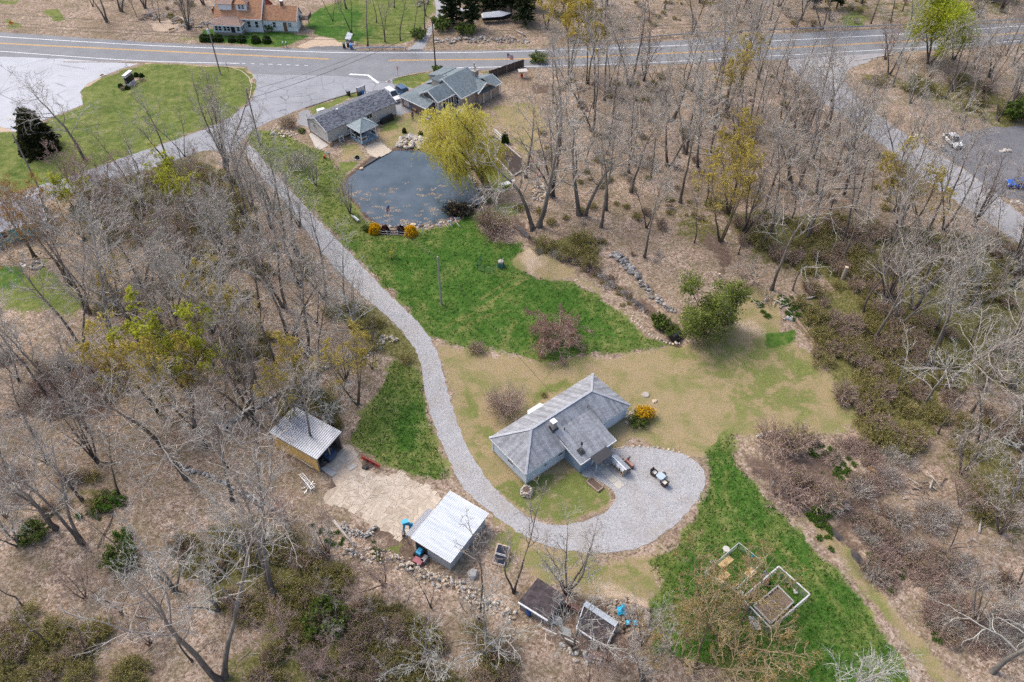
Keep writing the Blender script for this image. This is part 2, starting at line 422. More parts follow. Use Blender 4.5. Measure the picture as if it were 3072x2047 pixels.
YARDS = [('m','600,350 720,330 760,330 800,500 1050,520 1220,560 1250,640 1560,780 1800,760 1960,950 1900,1000 1700,1000 1640,1250 1500,1400 1200,1420 1000,1300 700,1180 560,1050 600,900 900,820 980,800 740,560'),
   ('m','1500,1240 1750,1200 1900,1400 1700,1568 1480,1540'),('m','480,-60 1240,-60 1240,90 480,110'),('m','680,200 1250,130 1260,330 1100,420 1080,470 720,330'),('m','-100,420 160,420 160,640 -100,640')]
_yp = [pa(k,s) for k,s in YARDS]
def YARD(X,Y):
 r = np.zeros(X.shape)
 for p in _yp: r = np.maximum(r,soft(p,X,Y,5.0) * 2)
 return r
def gz(x,y):
 i = (x + 140) / 0.5;j = (y - 20) / 0.5
 if i < 0 or j < 0 or i >= 559 or j >= 371: return 0.0
 a,b = int(i),int(j);fx_,fy_ = i - a,j - b;G = GGRID
 return float((G[b,a] * (1 - fx_) + G[b,a + 1] * fx_) * (1 - fy_) + (G[b + 1,a] * (1 - fx_) + G[b + 1,a + 1] * fx_) * fy_)
# -- ground material
t = NT('ground_cover')
n_big,n_mid,n_fin = t.noise(0.11,4),t.noise(0.9,5,0.65),t.noise(5.5,4,0.7)
n_low = t.noise(0.26,5,0.6,dist=0.6)
leafv = t.voro(5.0);leafv2 = t.voro(2.3)
def cut(mask,amp=1.25,gain=5.0,n=None):
 nn = t.math('ADD',t.math('ADD',t.math('MULTIPLY',n_mid,0.45),t.math('MULTIPLY',n_low,0.4)),t.math('MULTIPLY',n_fin,0.3))
 a = t.math('ADD',mask,t.math('MULTIPLY',t.math('SUBTRACT',nn,0.575),amp * 1.9))
 return t.math('ADD',t.math('MULTIPLY',t.math('SUBTRACT',a,0.5),gain),0.5,clamp=True)
sep1,sep2 = t.n('ShaderNodeSeparateColor'),t.n('ShaderNodeSeparateColor')
t.l(t.attr('cover_a','Color'),sep1.inputs[0]);t.l(t.attr('cover_b','Color'),sep2.inputs[0])
mG,mD,mE = sep1.outputs;mO,mP,mL = sep2.outputs
rgb = t.n('ShaderNodeSeparateColor');t.l(leafv,rgb.inputs[0])
rgb2 = t.n('ShaderNodeSeparateColor');t.l(leafv2,rgb2.inputs[0])
leaf = t.math('ADD',t.math('MULTIPLY',rgb.outputs[0],0.5),t.math('ADD',t.math('MULTIPLY',rgb2.outputs[0],0.22),t.math('MULTIPLY',n_fin,0.3)))
litter = t.ramp(leaf,[(0.12,(0.10,0.065,0.046)),(0.4,(0.27,0.195,0.145)),(0.62,(0.41,0.31,0.24)),(0.92,(0.60,0.50,0.42))])
litter = t.mix(t.math('MULTIPLY',t.ramp(n_big,[(0.38,(0,0,0)),(0.62,(1,1,1))]),0.45),litter,(0.15,0.105,0.07))
litter = t.mix(t.math('MULTIPLY',cut(t.math('MULTIPLY',t.noise(0.35,3),0.95),1.2,3.0),0.4),litter,(0.13,0.12,0.05))
olive = t.ramp(t.math('ADD',t.math('MULTIPLY',n_fin,0.6),t.math('MULTIPLY',rgb.outputs[1],0.4)),[(0.2,(0.045,0.045,0.014)),(0.5,(0.125,0.12,0.04)),(0.85,(0.25,0.22,0.10))])
dirt = t.ramp(t.math('ADD',t.math('MULTIPLY',n_fin,0.6),t.math('MULTIPLY',leaf,0.4)),[(0.25,(0.07,0.048,0.036)),(0.6,(0.17,0.12,0.09)),(0.9,(0.36,0.28,0.22))])
pale = t.ramp(n_fin,[(0.25,(0.36,0.26,0.18)),(0.75,(0.60,0.48,0.36))])
dryc = t.ramp(t.math('ADD',t.math('MULTIPLY',n_fin,0.7),t.math('MULTIPLY',n_mid,0.3)),[(0.28,(0.15,0.12,0.05)),(0.5,(0.31,0.245,0.13)),(0.75,(0.46,0.37,0.23))])
dryc = t.mix(t.math('MULTIPLY',t.ramp(n_mid,[(0.45,(0,0,0)),(0.6,(1,1,1))]),0.35),dryc,(0.30,0.20,0.14))
gfac = t.math('ADD',t.math('MULTIPLY',n_fin,0.55),t.math('MULTIPLY',n_mid,0.45))
gfac = t.math('ADD',t.math('ADD',t.math('MULTIPLY',n_fin,0.4),t.math('MULTIPLY',n_mid,0.35)),t.math('MULTIPLY',n_low,0.25))
lush = t.ramp(gfac,[(0.36,(0.014,0.05,0.006)),(0.5,(0.045,0.115,0.014)),(0.62,(0.13,0.185,0.045)),(0.74,(0.27,0.26,0.10))])
tired = t.ramp(gfac,[(0.36,(0.045,0.085,0.014)),(0.5,(0.13,0.16,0.04)),(0.64,(0.28,0.26,0.11)),(0.75,(0.38,0.31,0.17))])
wv = t.n('ShaderNodeTexWave');wv.inputs['Scale'].default_value = 0.35;wv.inputs['Distortion'].default_value = 3.0;wv.inputs['Detail'].default_value = 2
wm = t.n('ShaderNodeMapping');wm.inputs['Rotation'].default_value = (0,0,R(35));t.l(t.coord(),wm.inputs['Vector']);t.l(wm.outputs['Vector'],wv.inputs['Vector'])
lush = t.mix(t.math('MULTIPLY',wv.outputs['Fac'],0.22),lush,(0.10,0.17,0.045))
green = t.mix(cut(t.math('ADD',t.math('MULTIPLY',mL,0.8),0.12),1.0,1.7),lush,tired)
c = t.mix(cut(mE),litter,dirt)
c = t.mix(cut(mO),c,olive)
c = t.mix(cut(mD),c,t.mix(t.math('MULTIPLY',cut(t.math('MULTIPLY',n_low,0.85),0.7,4.0),0.75),dryc,tired))
c = t.mix(cut(mP,0.9,2.2),c,pale)
c = t.mix(cut(mG,1.25),c,green)
t.bump(t.math('ADD',n_fin,t.math('MULTIPLY',leaf,0.5)),0.55,0.09)
GROUND_MAT = t.done(c,0.95,spec=0.1)
fx = np.concatenate([[-2500,-900,-400,-220,-165],np.arange(-140,140.01,0.5),[165,220,400,900,2500]])
fy = np.concatenate([[-2500,-600,-150,-30,5],np.arange(20,206.01,0.5),[215,235,280,400,900,3000]])
GX,GY = np.meshgrid(fx,fy)
gzv = relief(GX,GY)
gzv = np.where((np.abs(GX) > 150) | (GY > 210) | (GY < 10),0,gzv)
GGRID = gzv[5:-6,5:-5]
nx,ny = len(fx),len(fy)
idx = np.arange(nx * ny).reshape(ny,nx)
GF = np.stack([idx[:-1,:-1],idx[:-1,1:],idx[1:,1:],idx[1:,:-1]],-1).reshape(-1,4)
jx = GX + 0.5 * wavy(GX,GY,5.0);jy = GY + 0.5 * wavy(GY,GX,5.0)
gG,gD,gE,gO,gP = (layer(q,jx,jy) for q in (GREENS,DRYS,DIRTS,OLIVES,PALES))
lushzones = [('m','850,560 960,560 1090,500 1200,580 1400,700 1470,790 1250,830 1000,780 900,680',8.0,1.0),('m','1690,1000 1620,1050 1560,1260 1500,1400 1510,1510 1800,1590 2110,1600 1950,1340',6.0,0.95),
    ('m','870,900 976,910 1035,1105 870,1060',6.0,0.7),('2','-300,40 -100,260 200,300 100,40',8.0,1.0),('m','-100,590 60,612 60,660 -100,680',2.0,1.0),('1','1380,200 2400,60 2400,260 1900,335 1400,300',3.0,1.0),
    ('p','1500,1400 2000,1300 2300,1568 1500,1568',4.0,0.9),('m','1755,765 1830,755 1830,790 1760,800',1.0,1.0)]
gL = np.clip(1 - layer(lushzones,GX,GY) + 0.3 * wavy(GX,GY,7.0),0,1)
for k_,s_ in (('5','960,500 1060,430 1160,370 1250,325'),('5','960,560 1080,480 1180,410 1280,350'),('5','700,700 800,640 900,600 1040,540'),('5','760,740 860,680 980,620 1150,570'),('5','1080,870 1150,740 1200,640'),('5','470,480 540,510 590,600'),('5','1800,600 1880,690 1960,760'),('9','480,560 620,700 800,850 900,1000'),('9','300,120 280,260 350,420 480,560'),('9','560,520 760,720 960,900 1100,1100'),('9','200,200 220,380 330,520'),('8','880,60 940,140 960,230')):
 gL = np.maximum(gL,0.85 * np.clip(1.25 - edge_dist(pa(k_,s_),GX,GY,False) / 0.4,0,1))
nearpond = np.clip(1.2 - edge_dist(POND,GX,GY) / 0.9,0,1) * 0.9
gE = np.maximum(gE,np.where(inside(POND,GX,GY),1.0,nearpond));gG = np.where(inside(POND,GX,GY),0,gG * (1 - nearpond * 0.6))
sd = np.clip(1.2 - (np.minimum(edge_dist(STREAM,GX,GY,False),edge_dist(STREAM2,GX,GY,False)) + 0.5 * wavy(GX,GY,2.5)) / 1.3,0,1)
gE = np.maximum(gE,sd);gG = gG * (1 - sd)
gme = np_mesh('ground',np.stack([GX,GY,gzv],-1).reshape(-1,3),GF,GROUND_MAT,True,
    {'cover_a': np.stack([gG,gD,gE],-1).reshape(-1,3),'cover_b': np.stack([gO,gP,gL],-1).reshape(-1,3)})
tag(link('ground',gme),kind='structure')
# -- sheets
def ragged(poly,step=0.5,amp=0.12):
 out = [];n = len(poly)
 for i in range(n):
  a,b = np.array(poly[i]),np.array(poly[(i + 1) % n]);L = np.linalg.norm(b - a);m = max(1,int(L / step))
  nrm = np.array([-(b - a)[1],(b - a)[0]]) / (L + 1e-9)
  for j in range(m):
   out.append(a + (b - a) * j / m + nrm * random.gauss(0,amp))
 return out
def smooth_poly(poly,it=2):
 p = np.array(poly)
 for _ in range(it):
  q = np.roll(p,-1,0)
  p = np.stack([0.75 * p + 0.25 * q,0.25 * p + 0.75 * q],1).reshape(-1,2)
 return p
def sheet(name,poly,z,mat,amp=0.1,step=0.5,smooth=1):
 p = smooth_poly(poly,smooth) if smooth else poly
 p = ragged(p,step,amp) if amp else p
 b = MB();b.poly([(q[0],q[1],z) for q in p])
 me = bpy.data.meshes.new(name);me.from_pydata(b.v,[],b.f);me.materials.append(mat)
 bm = bmesh.new();bm.from_mesh(me)
 bmesh.ops.triangulate(bm,faces=bm.faces,ngon_method='EAR_CLIP')
 for f in bm.faces:
  if f.normal.z < 0: f.normal_flip()
 bm.to_mesh(me);bm.free()
 return tag(link(name,me),kind='structure')
def asphalt(name,lo,hi,crack=0.0,tint=(1,1,1.03),cscale=0.28):
 t = NT(name)
 f = t.noise(0.35,5);g = t.noise(14,3)
 col = t.ramp(t.math('ADD',t.math('MULTIPLY',f,0.7),t.math('MULTIPLY',g,0.3)),[(0.3,tuple(lo * np.array(tint))),(0.7,tuple(hi * np.array(tint)))])
 col = t.mix(t.math('MULTIPLY',t.ramp(t.noise(0.09,3,0.6,(1,1,1)),[(0.5,(0,0,0)),(0.7,(1,1,1))]),0.3),col,tuple(lo * 0.75 * np.array(tint)))
 if crack:
  x = t.n('ShaderNodeTexVoronoi',feature='DISTANCE_TO_EDGE');x.inputs['Scale'].default_value = cscale
  nz = t.n('ShaderNodeTexNoise');nz.inputs['Scale'].default_value = 1.2;nz.inputs['Detail'].default_value = 4;t.l(t.coord(),nz.inputs['Vector'])
  mx = t.mix(0.3,t.coord(),nz.outputs['Color'],'ADD');t.l(mx,x.inputs['Vector'])
  gate = t.ramp(t.noise(0.13,2),[(0.42,(0,0,0)),(0.55,(1,1,1))])
  ln = t.ramp(x.outputs['Distance'],[(0.0,(1,1,1)),(0.022,(0,0,0))])
  col = t.mix(t.math('MULTIPLY',t.math('MULTIPLY',ln,gate),crack),col,(0.05,0.05,0.052))
 return t.done(col,0.85,spec=0.25)
t = NT('crushed_stone')
v = t.voro(9.0);s3 = t.n('ShaderNodeSeparateColor');t.l(v,s3.inputs[0])
f = t.math('ADD',t.math('MULTIPLY',s3.outputs[0],0.6),t.math('MULTIPLY',t.noise(0.5,5),0.4))
col = t.ramp(f,[(0.12,(0.23,0.228,0.235)),(0.42,(0.345,0.34,0.345)),(0.8,(0.44,0.435,0.43))])
col = t.mix(t.math('MULTIPLY',t.ramp(t.noise(0.3,5,0.65),[(0.45,(0,0,0)),(0.7,(1,1,1))]),0.5),col,(0.31,0.27,0.225))
t.bump(s3.outputs[1],0.5,0.05)
GRAVEL_MAT = t.done(col,0.9,spec=0.2)
sheet('gravel_driveway',GRAVEL,0.02,GRAVEL_MAT,0.07,0.5)
sheet('main_road',ROAD,0.03,asphalt('road_asphalt',0.185,0.245,tint=(0.98,1,1.05)),0.03,1.0,0)
sheet('side_road',LANE,0.014,asphalt('old_asphalt',0.25,0.34,0.8,(0.98,1,1.06)),0.08,0.6)
sheet('back_road',BACKROAD,0.02,asphalt('grey_asphalt',0.29,0.37,0.5,(1,0.98,0.99)),0.15,0.6)
sheet('car_park',CARPARK,0.012,asphalt('dark_asphalt',0.14,0.19,0.4,(1,0.98,1.03)),0.25,0.6)
sheet('parking_lot',LOT,0.012,asphalt('pale_asphalt',0.40,0.48,0.55,(0.98,1,1.05),0.12),0.06,0.6,0)
sheet('lane_to_woods',UPLANE,0.016,asphalt('lane_asphalt',0.30,0.37),0.1,0.6)
sheet('lane_apron',pa('r','1560,597 1690,545 1890,545 1925,597'),0.022,asphalt('dark_asphalt_apron',0.10,0.13),0.05,0.6,0)
sheet('drive_apron',pa('1','2090,345 2160,322 2353,318 2440,330 2470,352'),0.02,asphalt('apron_asphalt',0.13,0.17),0.1,0.5,0)
t = NT('beach_sand');SAND_MAT = t.done(t.ramp(t.noise(3.0,6),[(0.3,(0.40,0.33,0.25)),(0.7,(0.56,0.48,0.38))]),0.95)
sheet('sand_beach',SAND,0.014,SAND_MAT,0.06,0.4)
CONC = plain('concrete',(0.42,0.39,0.35),0.9,0.2,1.3)
sheet('concrete_apron',pa('g','190,1260 230,1240 540,1480 380,1568 300,1530 170,1290'),0.012,plain('pale_concrete',(0.5,0.46,0.42),0.9,0.12),0.05,0.5,0)
sheet('house_walkway',pa('a','550,470 740,390 760,400 700,480 640,525 560,500'),0.018,plain('pale_concrete',(0.5,0.46,0.42)),0.05,0.4,0)
sheet('asphalt_patch',pa('1','2010,790 2120,755 2150,800 2210,880 2130,880 2060,860'),0.018,asphalt('patch_asphalt',0.24,0.30),0.05,0.5,0)
WHITE_PAINT = plain('road_white',(0.72,0.72,0.72),0.7,0.15,2)
YELLOW_PAINT = plain('road_yellow',(0.66,0.36,0.055),0.7,0.12,2)
def ribbon(name,line,w,z,mat,offs=(0,)):
 b = MB();L = np.array(line)
 for o in offs:
  d = np.gradient(L,axis=0);d /= np.linalg.norm(d,axis=1)[:,None];nn = np.stack([-d[:,1],d[:,0]],1)
  A = L + nn * (o + w / 2);B = L + nn * (o - w / 2)
  for i in range(len(L) - 1):
   b.add([(*B[i],z),(*B[i + 1],z),(*A[i + 1],z),(*A[i],z)],[(0,1,2,3)])
 me = bpy.data.meshes.new(name);me.from_pydata(b.v,[],b.f);me.materials.append(mat)
 return tag(link(name,me),kind='structure')
def fine(k,s,step=4.0):
 p = pa(k,s);out = []
 for a,b in zip(p[:-1],p[1:]):
  m = max(1,int(np.linalg.norm(b - a) / step))
  out += [a + (b - a) * j / m for j in range(m)]
 out.append(p[-1]);o = np.array(out)
 for _ in range(4):
  o[1:-1] = 0.25 * o[:-2] + 0.5 * o[1:-1] + 0.25 * o[2:]
 return o
ZM = 0.036
ribbon('road_marking_edge',fine('f','-300,91 0,111 435,137 1024,160 1459,158 1764,148 2048,137 2483,115 2701,104 3072,78 3300,62'),0.22,ZM,WHITE_PAINT)
ribbon('road_marking_edge',fine('f','-300,136 0,154 218,171 435,185 718,191'),0.2,ZM,WHITE_PAINT)
ribbon('road_marking_edge',fine('f','1307,205 1420,203 1529,201 1800,195 2048,185 2148,178 2561,155 2700,147 3072,122 3300,104'),0.2,ZM,WHITE_PAINT)
dl = pa('f','726,191 940,198')
for i in range(8):
 a = dl[0] + (dl[1] - dl[0]) * (i / 8);b_ = dl[0] + (dl[1] - dl[0]) * (i / 8 + 0.05)
 ribbon('road_marking_dash',[a,b_],0.18,ZM,WHITE_PAINT)
ribbon('road_marking_centre',fine('f','-300,112 0,131 435,152 986,178'),0.16,ZM,YELLOW_PAINT,(-0.17,0.17))
ribbon('road_marking_centre',fine('f','1165,182 1459,179 1590,178 2048,159 2292,148 2500,137 2727,124 3072,99 3300,82'),0.16,ZM,YELLOW_PAINT,(-0.17,0.17))
ribbon('road_marking_stop',[*pa('g','930,147 1280,165 1475,315')],0.55,0.034,WHITE_PAINT)
for s in ('30,830 60,810','60,800 130,850'):
 ribbon('road_marking_bay',[*pa('1',s)],0.15,0.02,plain('bay_paint',(0.55,0.45,0.25)))
KERB = plain('kerb_asphalt',(0.16,0.14,0.13),0.9)
def kerb(k,s,w=0.22,h=0.12,mat=KERB):
 b = MB();p = fine(k,s,3.0)
 for a,c_ in zip(p[:-1],p[1:]):
  b.bar((*a,h / 2),(*c_,h / 2),w,h)
 return tag(b.build('kerb',mat),kind='structure')
kerb('g','105,780 500,650 880,520 1060,470 1100,478')
kerb('1','435,428 1000,430 1700,462 1752,512 1775,590 1752,680 1690,742',0.2,0.1,plain('sandy_kerb',(0.40,0.30,0.22)))
kerb('2','345,548 420,520 520,500 640,490',0.2,0.1,plain('sandy_kerb',(0.40,0.30,0.22)))
kerb('2','1030,482 1250,472',0.2,0.1,plain('sandy_kerb',(0.40,0.30,0.22)))
kerb('3','1180,420 1360,400 1450,375',0.25,0.12,plain('pale_kerb',(0.45,0.42,0.38)))
for k,s,lab in (('1','680,522 712,510 726,520 694,532','storm drain in a pale concrete frame at the parking lot corner'),('g','1625,285 1700,258 1725,275 1650,305','storm drain in a pale concrete frame by the driveway mouth')):
 q = pts(k,s);cc = sum(q,Vector()) / 4
 th = thing('storm_drain',lab,'storm drain',cc)
 b = MB();b.prism([((p - cc) * 1.25).xy for p in q],0,0.10);b.build('frame',plain('pale_concrete',(0.5,0.46,0.42)),th)
 b = MB();b.prism([((p - cc) * 0.8).xy for p in q],0.101,0.115);b.build('grate',plain('black_iron',(0.03,0.03,0.03)),th)
# -- water
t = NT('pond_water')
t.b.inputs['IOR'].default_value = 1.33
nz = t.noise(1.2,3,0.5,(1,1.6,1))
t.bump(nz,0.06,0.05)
POND_MAT = t.done(t.ramp(t.noise(0.25,3),[(0.3,(0.04,0.066,0.09)),(0.7,(0.085,0.115,0.145))]),0.05,spec=0.5)  # murky tint, base colour lightened to stand in for the reflected sky
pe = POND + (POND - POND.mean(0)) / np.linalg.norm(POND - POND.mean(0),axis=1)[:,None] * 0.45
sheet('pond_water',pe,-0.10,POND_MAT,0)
bm_ = t
t = NT('stream_water')
STREAM_MAT = t.done(t.ramp(t.noise(1.5,4),[(0.35,(0.03,0.026,0.022)),(0.6,(0.10,0.08,0.065))]),0.12,spec=0.5)
ribbon('stream_water',STREAM,0.75,-0.45,STREAM_MAT)
ribbon('stream_water',STREAM2,0.9,-0.45,STREAM_MAT)
fl = MB();bands = [('p',280,820,120,70,70),('p',700,830,130,60,70),('p',1240,840,160,50,90),('p',1100,1080,420,100,160),('p',800,1240,350,80,240),('p',1150,1310,320,25,220),('p',1350,1230,200,60,130),('p',300,960,120,60,50),('p',1550,900,80,100,50),('p',600,1180,180,110,120),('p',1000,800,500,90,40)]
for k,cx_,cy_,sx_,sy_,n_ in bands:
 cl_ = [(random.gauss(cx_,sx_),random.gauss(cy_,sy_)) for _ in range(max(3,n_ // 14))]
 for i in range(int(n_ * 1.5)):
  q_ = random.choice(cl_);p = at(k,random.gauss(q_[0],26),random.gauss(q_[1],9))
  X_,Y_ = np.array([p.x]),np.array([p.y])
  if not inside(POND,X_,Y_)[0] or edge_dist(POND,X_,Y_)[0] < 0.15: continue
  r_ = random.uniform(0.03,0.11);a0 = random.uniform(0,6.28)
  fl.poly([(p.x + r_ * random.uniform(0.5,1.5) * math.cos(a0 + q * 1.256),p.y + r_ * random.uniform(0.4,1.0) * math.sin(a0 + q * 1.256),-0.093) for q in range(5)])
tag(fl.build('floating_leaves',plain('wet_leaf',(0.42,0.30,0.18),0.6,0.25,1.0)),'tan fallen leaves and catkins drifting on the pond',kind='stuff')
sheet('patio_base',pa('y','400,320 520,280 590,300 600,380 640,430 740,460 870,440 1010,530 1120,600 1050,710 960,780 900,860 790,815 600,710 520,660 430,630 380,590 470,510 400,440'),0.01,plain('tan_grit',(0.42,0.34,0.26),0.95,0.3,1.5),0.2,0.5)
def lawn_tufts(name,label,zones,n,rng):
 t = NT('grass_blades');oi = t.n('ShaderNodeObjectInfo')
 gm = t.done(t.ramp(t.math('ADD',t.math('MULTIPLY',oi.outputs['Random'],0.75),t.math('MULTIPLY',t.noise(0.9,2),0.25)),[(0.12,(0.018,0.06,0.008)),(0.45,(0.055,0.13,0.018)),(0.72,(0.14,0.19,0.05)),(0.95,(0.33,0.29,0.14))]),0.9,spec=0.1)
 V,F = [],[]
 for i in range(9):
  a = rng.uniform(0,6.28);r = rng.uniform(0,.13);x,y = r * math.cos(a),r * math.sin(a);w = .025;h = rng.uniform(.05,.12);b_ = rng.uniform(0,6.28);d = rng.uniform(.02,.09)
  V += [(x - w * math.sin(b_),y + w * math.cos(b_),0),(x + w * math.sin(b_),y - w * math.cos(b_),0),(x + d * math.cos(b_),y + d * math.sin(b_),h)];F.append((3 * i,3 * i + 1,3 * i + 2))
 tuft = np_mesh('grass_tuft',V,F,gm)
 Z_ = [(Zone_(pa(k,s)),k,s) for k,s in zones];P,Sc,Rt = [],[],[]
 for zz,k,s in Z_:
  m = int(n * zz.m.sum() / sum(q[0].m.sum() for q in Z_));X = np.random.default_rng(4).uniform(0,1,(m,2)) * (zz.hi - zz.lo) * 1.0 + zz.lo
  for x,y in X:
   if zz.has(x,y): P.append((x,y,gz(x,y)));Sc.append(rng.uniform(.6,1.5));Rt.append((0,0,rng.uniform(0,6.28)))
 me = bpy.data.meshes.new(name);me.from_pydata(P,[],[])
 me.attributes.new('turn','FLOAT_VECTOR','POINT').data.foreach_set('vector',np.array(Rt,np.float32).ravel());me.attributes.new('size','FLOAT','POINT').data.foreach_set('value',np.array(Sc,np.float32))
 o = tag(link(name,me),label,kind='stuff');src = tag(link('grass_clump',tuft,None,(*P[0][:2],P[0][2])),label,kind='stuff')
 ng = bpy.data.node_groups.new(name,'GeometryNodeTree');ng.interface.new_socket('Geometry',in_out='INPUT',socket_type='NodeSocketGeometry');ng.interface.new_socket('Geometry',in_out='OUTPUT',socket_type='NodeSocketGeometry')
 N = ng.nodes.new;gi,go,mp,io,ob = N('NodeGroupInput'),N('NodeGroupOutput'),N('GeometryNodeMeshToPoints'),N('GeometryNodeInstanceOnPoints'),N('GeometryNodeObjectInfo');ob.inputs['Object'].default_value = src
 def na(nm,ty):
  q = N('GeometryNodeInputNamedAttribute');q.data_type = ty;q.inputs['Name'].default_value = nm;return q.outputs['Attribute']
 e2r = N('FunctionNodeEulerToRotation');ng.links.new(na('turn','FLOAT_VECTOR'),e2r.inputs[0]);ng.links.new(gi.outputs[0],mp.inputs[0]);ng.links.new(mp.outputs[0],io.inputs['Points']);ng.links.new(ob.outputs['Geometry'],io.inputs['Instance']);ng.links.new(e2r.outputs[0],io.inputs['Rotation']);ng.links.new(na('size','FLOAT'),io.inputs['Scale']);ng.links.new(io.outputs[0],go.inputs[0])
 o.modifiers.new('tufts','NODES').node_group = ng
class Zone_:
 def __init__(s,P):
  s.lo,s.hi = P.min(0),P.max(0);s.nx,s.ny = int((s.hi[0] - s.lo[0]) * 2) + 2,int((s.hi[1] - s.lo[1]) * 2) + 2
  X,Y = np.meshgrid(s.lo[0] + np.arange(s.nx) * .5,s.lo[1] + np.arange(s.ny) * .5);s.m = inside(P,X,Y)
 def has(s,x,y):
  i,j = int((x - s.lo[0]) * 2 + .5),int((y - s.lo[1]) * 2 + .5)
  return 0 <= i < s.nx and 0 <= j < s.ny and s.m[j,i]
lawn_tufts('lawn_grass','short spring grass of the lawns',[(k,s) for k,s,w,a_ in (GREENS[0],GREENS[1],GREENS[2])],52000,random.Random(8))
# -- vegetation: branching skeletons turned into tapered tubes
def unit(v): return v / (np.linalg.norm(v,axis=-1,keepdims=True) + 1e-9)
def grow(rng,start,d,length,nseg,wob,up):
 ps = [start];d = unit(d)
 for i in range(nseg):
  d = unit(d + rng.normal(0,wob,d.shape) + np.array([0,0,1.0]) * up)
  ps.append(ps[-1] + d * (length / nseg)[:,None])
 return np.stack(ps,1)
def kids(rng,P,m,t0,t1,ang,plen,lf,flat=0.0,taper=0.55):
 """m children on each branch of P (B,n,3): returns start, direction, length, parent index and position t"""
 B,n,_ = P.shape
 t = t0 + (t1 - t0) * (np.arange(m)[None,:] + rng.uniform(0,1,(B,m))) / m
 u = t * (n - 1);i = np.clip(u.astype(int),0,n - 2);f = (u - i)[...,None]
 bi = np.arange(B)[:,None]
 p0,p1 = P[bi,i],P[bi,i + 1]
 start = p0 * (1 - f) + p1 * f;T = unit(p1 - p0)
 az = (np.arange(m)[None,:] * 2.4 + rng.uniform(0,6.28,(B,1)) + rng.normal(0,0.5,(B,m)))
 ref = np.where(np.abs(T[...,2:3]) > 0.9,np.array([1.0,0,0]),np.array([0,0,1.0]))
 a = unit(np.cross(T,ref));b = np.cross(a,T)
 perp = a * np.cos(az)[...,None] + b * np.sin(az)[...,None]
 perp[...,2] *= (1 - flat)
 an = np.radians(ang + rng.normal(0,9,(B,m)))[...,None]
 d = T * np.cos(an) + unit(perp) * np.sin(an)
 L = plen[:,None] * lf * (1 - taper * (t - t0) / (t1 - t0 + 1e-6)) * rng.uniform(0.7,1.25,(B,m))
 return start.reshape(-1,3),d.reshape(-1,3),L.reshape(-1),np.repeat(np.arange(B),m),t.reshape(-1)
def tubes(P,r0,r1,k):
 B,n,_ = P.shape
 T = unit(np.gradient(P,axis=1))
 ref = np.where(np.abs(T[...,2:3]) > 0.9,np.array([1.0,0,0]),np.array([0,0,1.0]))
 a = unit(np.cross(T,ref));b = np.cross(a,T)
 w = np.linspace(0,1,n)[None,:,None]
 r = (r0[:,None,None] * (1 - w) + r1[:,None,None] * w)
 ang = np.arange(k) * 2 * np.pi / k
 V = P[:,:,None,:] + r[...,None] * (a[:,:,None,:] * np.cos(ang)[None,None,:,None] + b[:,:,None,:] * np.sin(ang)[None,None,:,None])
 ids = np.arange(B * n * k).reshape(B,n,k)
 q = np.stack([ids[:,:-1,:],np.roll(ids[:,:-1,:],-1,2),np.roll(ids[:,1:,:],-1,2),ids[:,1:,:]],-1)
 return V.reshape(-1,3),q.reshape(-1,4)
class Soup:
 def __init__(s): s.V,s.F,s.T,s.n = [],[],[],0
 def put(s,V,F,tone):
  s.V.append(V);s.F.append(F + s.n);s.T.append(np.full(len(V),tone) if np.isscalar(tone) else tone);s.n += len(V)
 def mesh(s,name,mat,smooth=False):
  return np_mesh(name,np.concatenate(s.V),np.concatenate(s.F),mat,smooth,{'tone': np.concatenate(s.T)})
def leaf_quads(rng,C,size,flat=0.0):
 """one small diamond per centre"""
 n = len(C)
 a = unit(rng.normal(0,1,(n,3)));b = unit(np.cross(a,rng.normal(0,1,(n,3))))
 if flat: a[:,2] *= 1 - flat;b[:,2] *= 1 - flat
 s = (size * rng.uniform(0.6,1.4,n))[:,None]
 V = np.stack([C - a * s,C - b * s * 0.6,C + a * s,C + b * s * 0.6],1)
 return V.reshape(-1,3),np.arange(n * 4).reshape(-1,4)
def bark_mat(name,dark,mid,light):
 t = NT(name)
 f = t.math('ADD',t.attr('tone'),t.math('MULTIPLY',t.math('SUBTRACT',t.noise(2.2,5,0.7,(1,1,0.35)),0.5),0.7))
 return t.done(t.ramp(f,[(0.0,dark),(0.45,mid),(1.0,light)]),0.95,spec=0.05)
def leaf_mat(name,lo,mid,hi):
 t = NT(name)
 f = t.math('ADD',t.math('MULTIPLY',t.attr('tone'),0.65),t.math('MULTIPLY',t.noise(0.7,3),0.4))
 col = t.ramp(f,[(0.15,lo),(0.5,mid),(0.9,hi)])
 m = t.done(col,0.8,spec=0.1)
 tl = t.n('ShaderNodeBsdfTranslucent');t.l(col,tl.inputs['Color'])
 mx = t.n('ShaderNodeMixShader');mx.inputs[0].default_value = 0.4
 t.l(t.b.outputs[0],mx.inputs[1]);t.l(tl.outputs[0],mx.inputs[2])
 t.l(mx.outputs[0],t.nt.nodes['Material Output'].inputs['Surface'])
 return m
BARK = bark_mat('grey_bark',(0.085,0.07,0.06),(0.33,0.285,0.245),(0.68,0.64,0.57))
BARK_D = bark_mat('dark_bark',(0.065,0.052,0.045),(0.24,0.195,0.165),(0.56,0.49,0.42))
BARK_L = bark_mat('lichen_bark',(0.10,0.09,0.08),(0.38,0.36,0.32),(0.72,0.71,0.63))
BARK_R = bark_mat('purple_twigs',(0.085,0.055,0.045),(0.31,0.215,0.175),(0.54,0.42,0.36))
BARK_O = bark_mat('ochre_bark',(0.075,0.06,0.045),(0.30,0.235,0.145),(0.60,0.48,0.30))
LF_LIME = leaf_mat('lime_buds',(0.22,0.25,0.03),(0.44,0.47,0.05),(0.62,0.62,0.10))
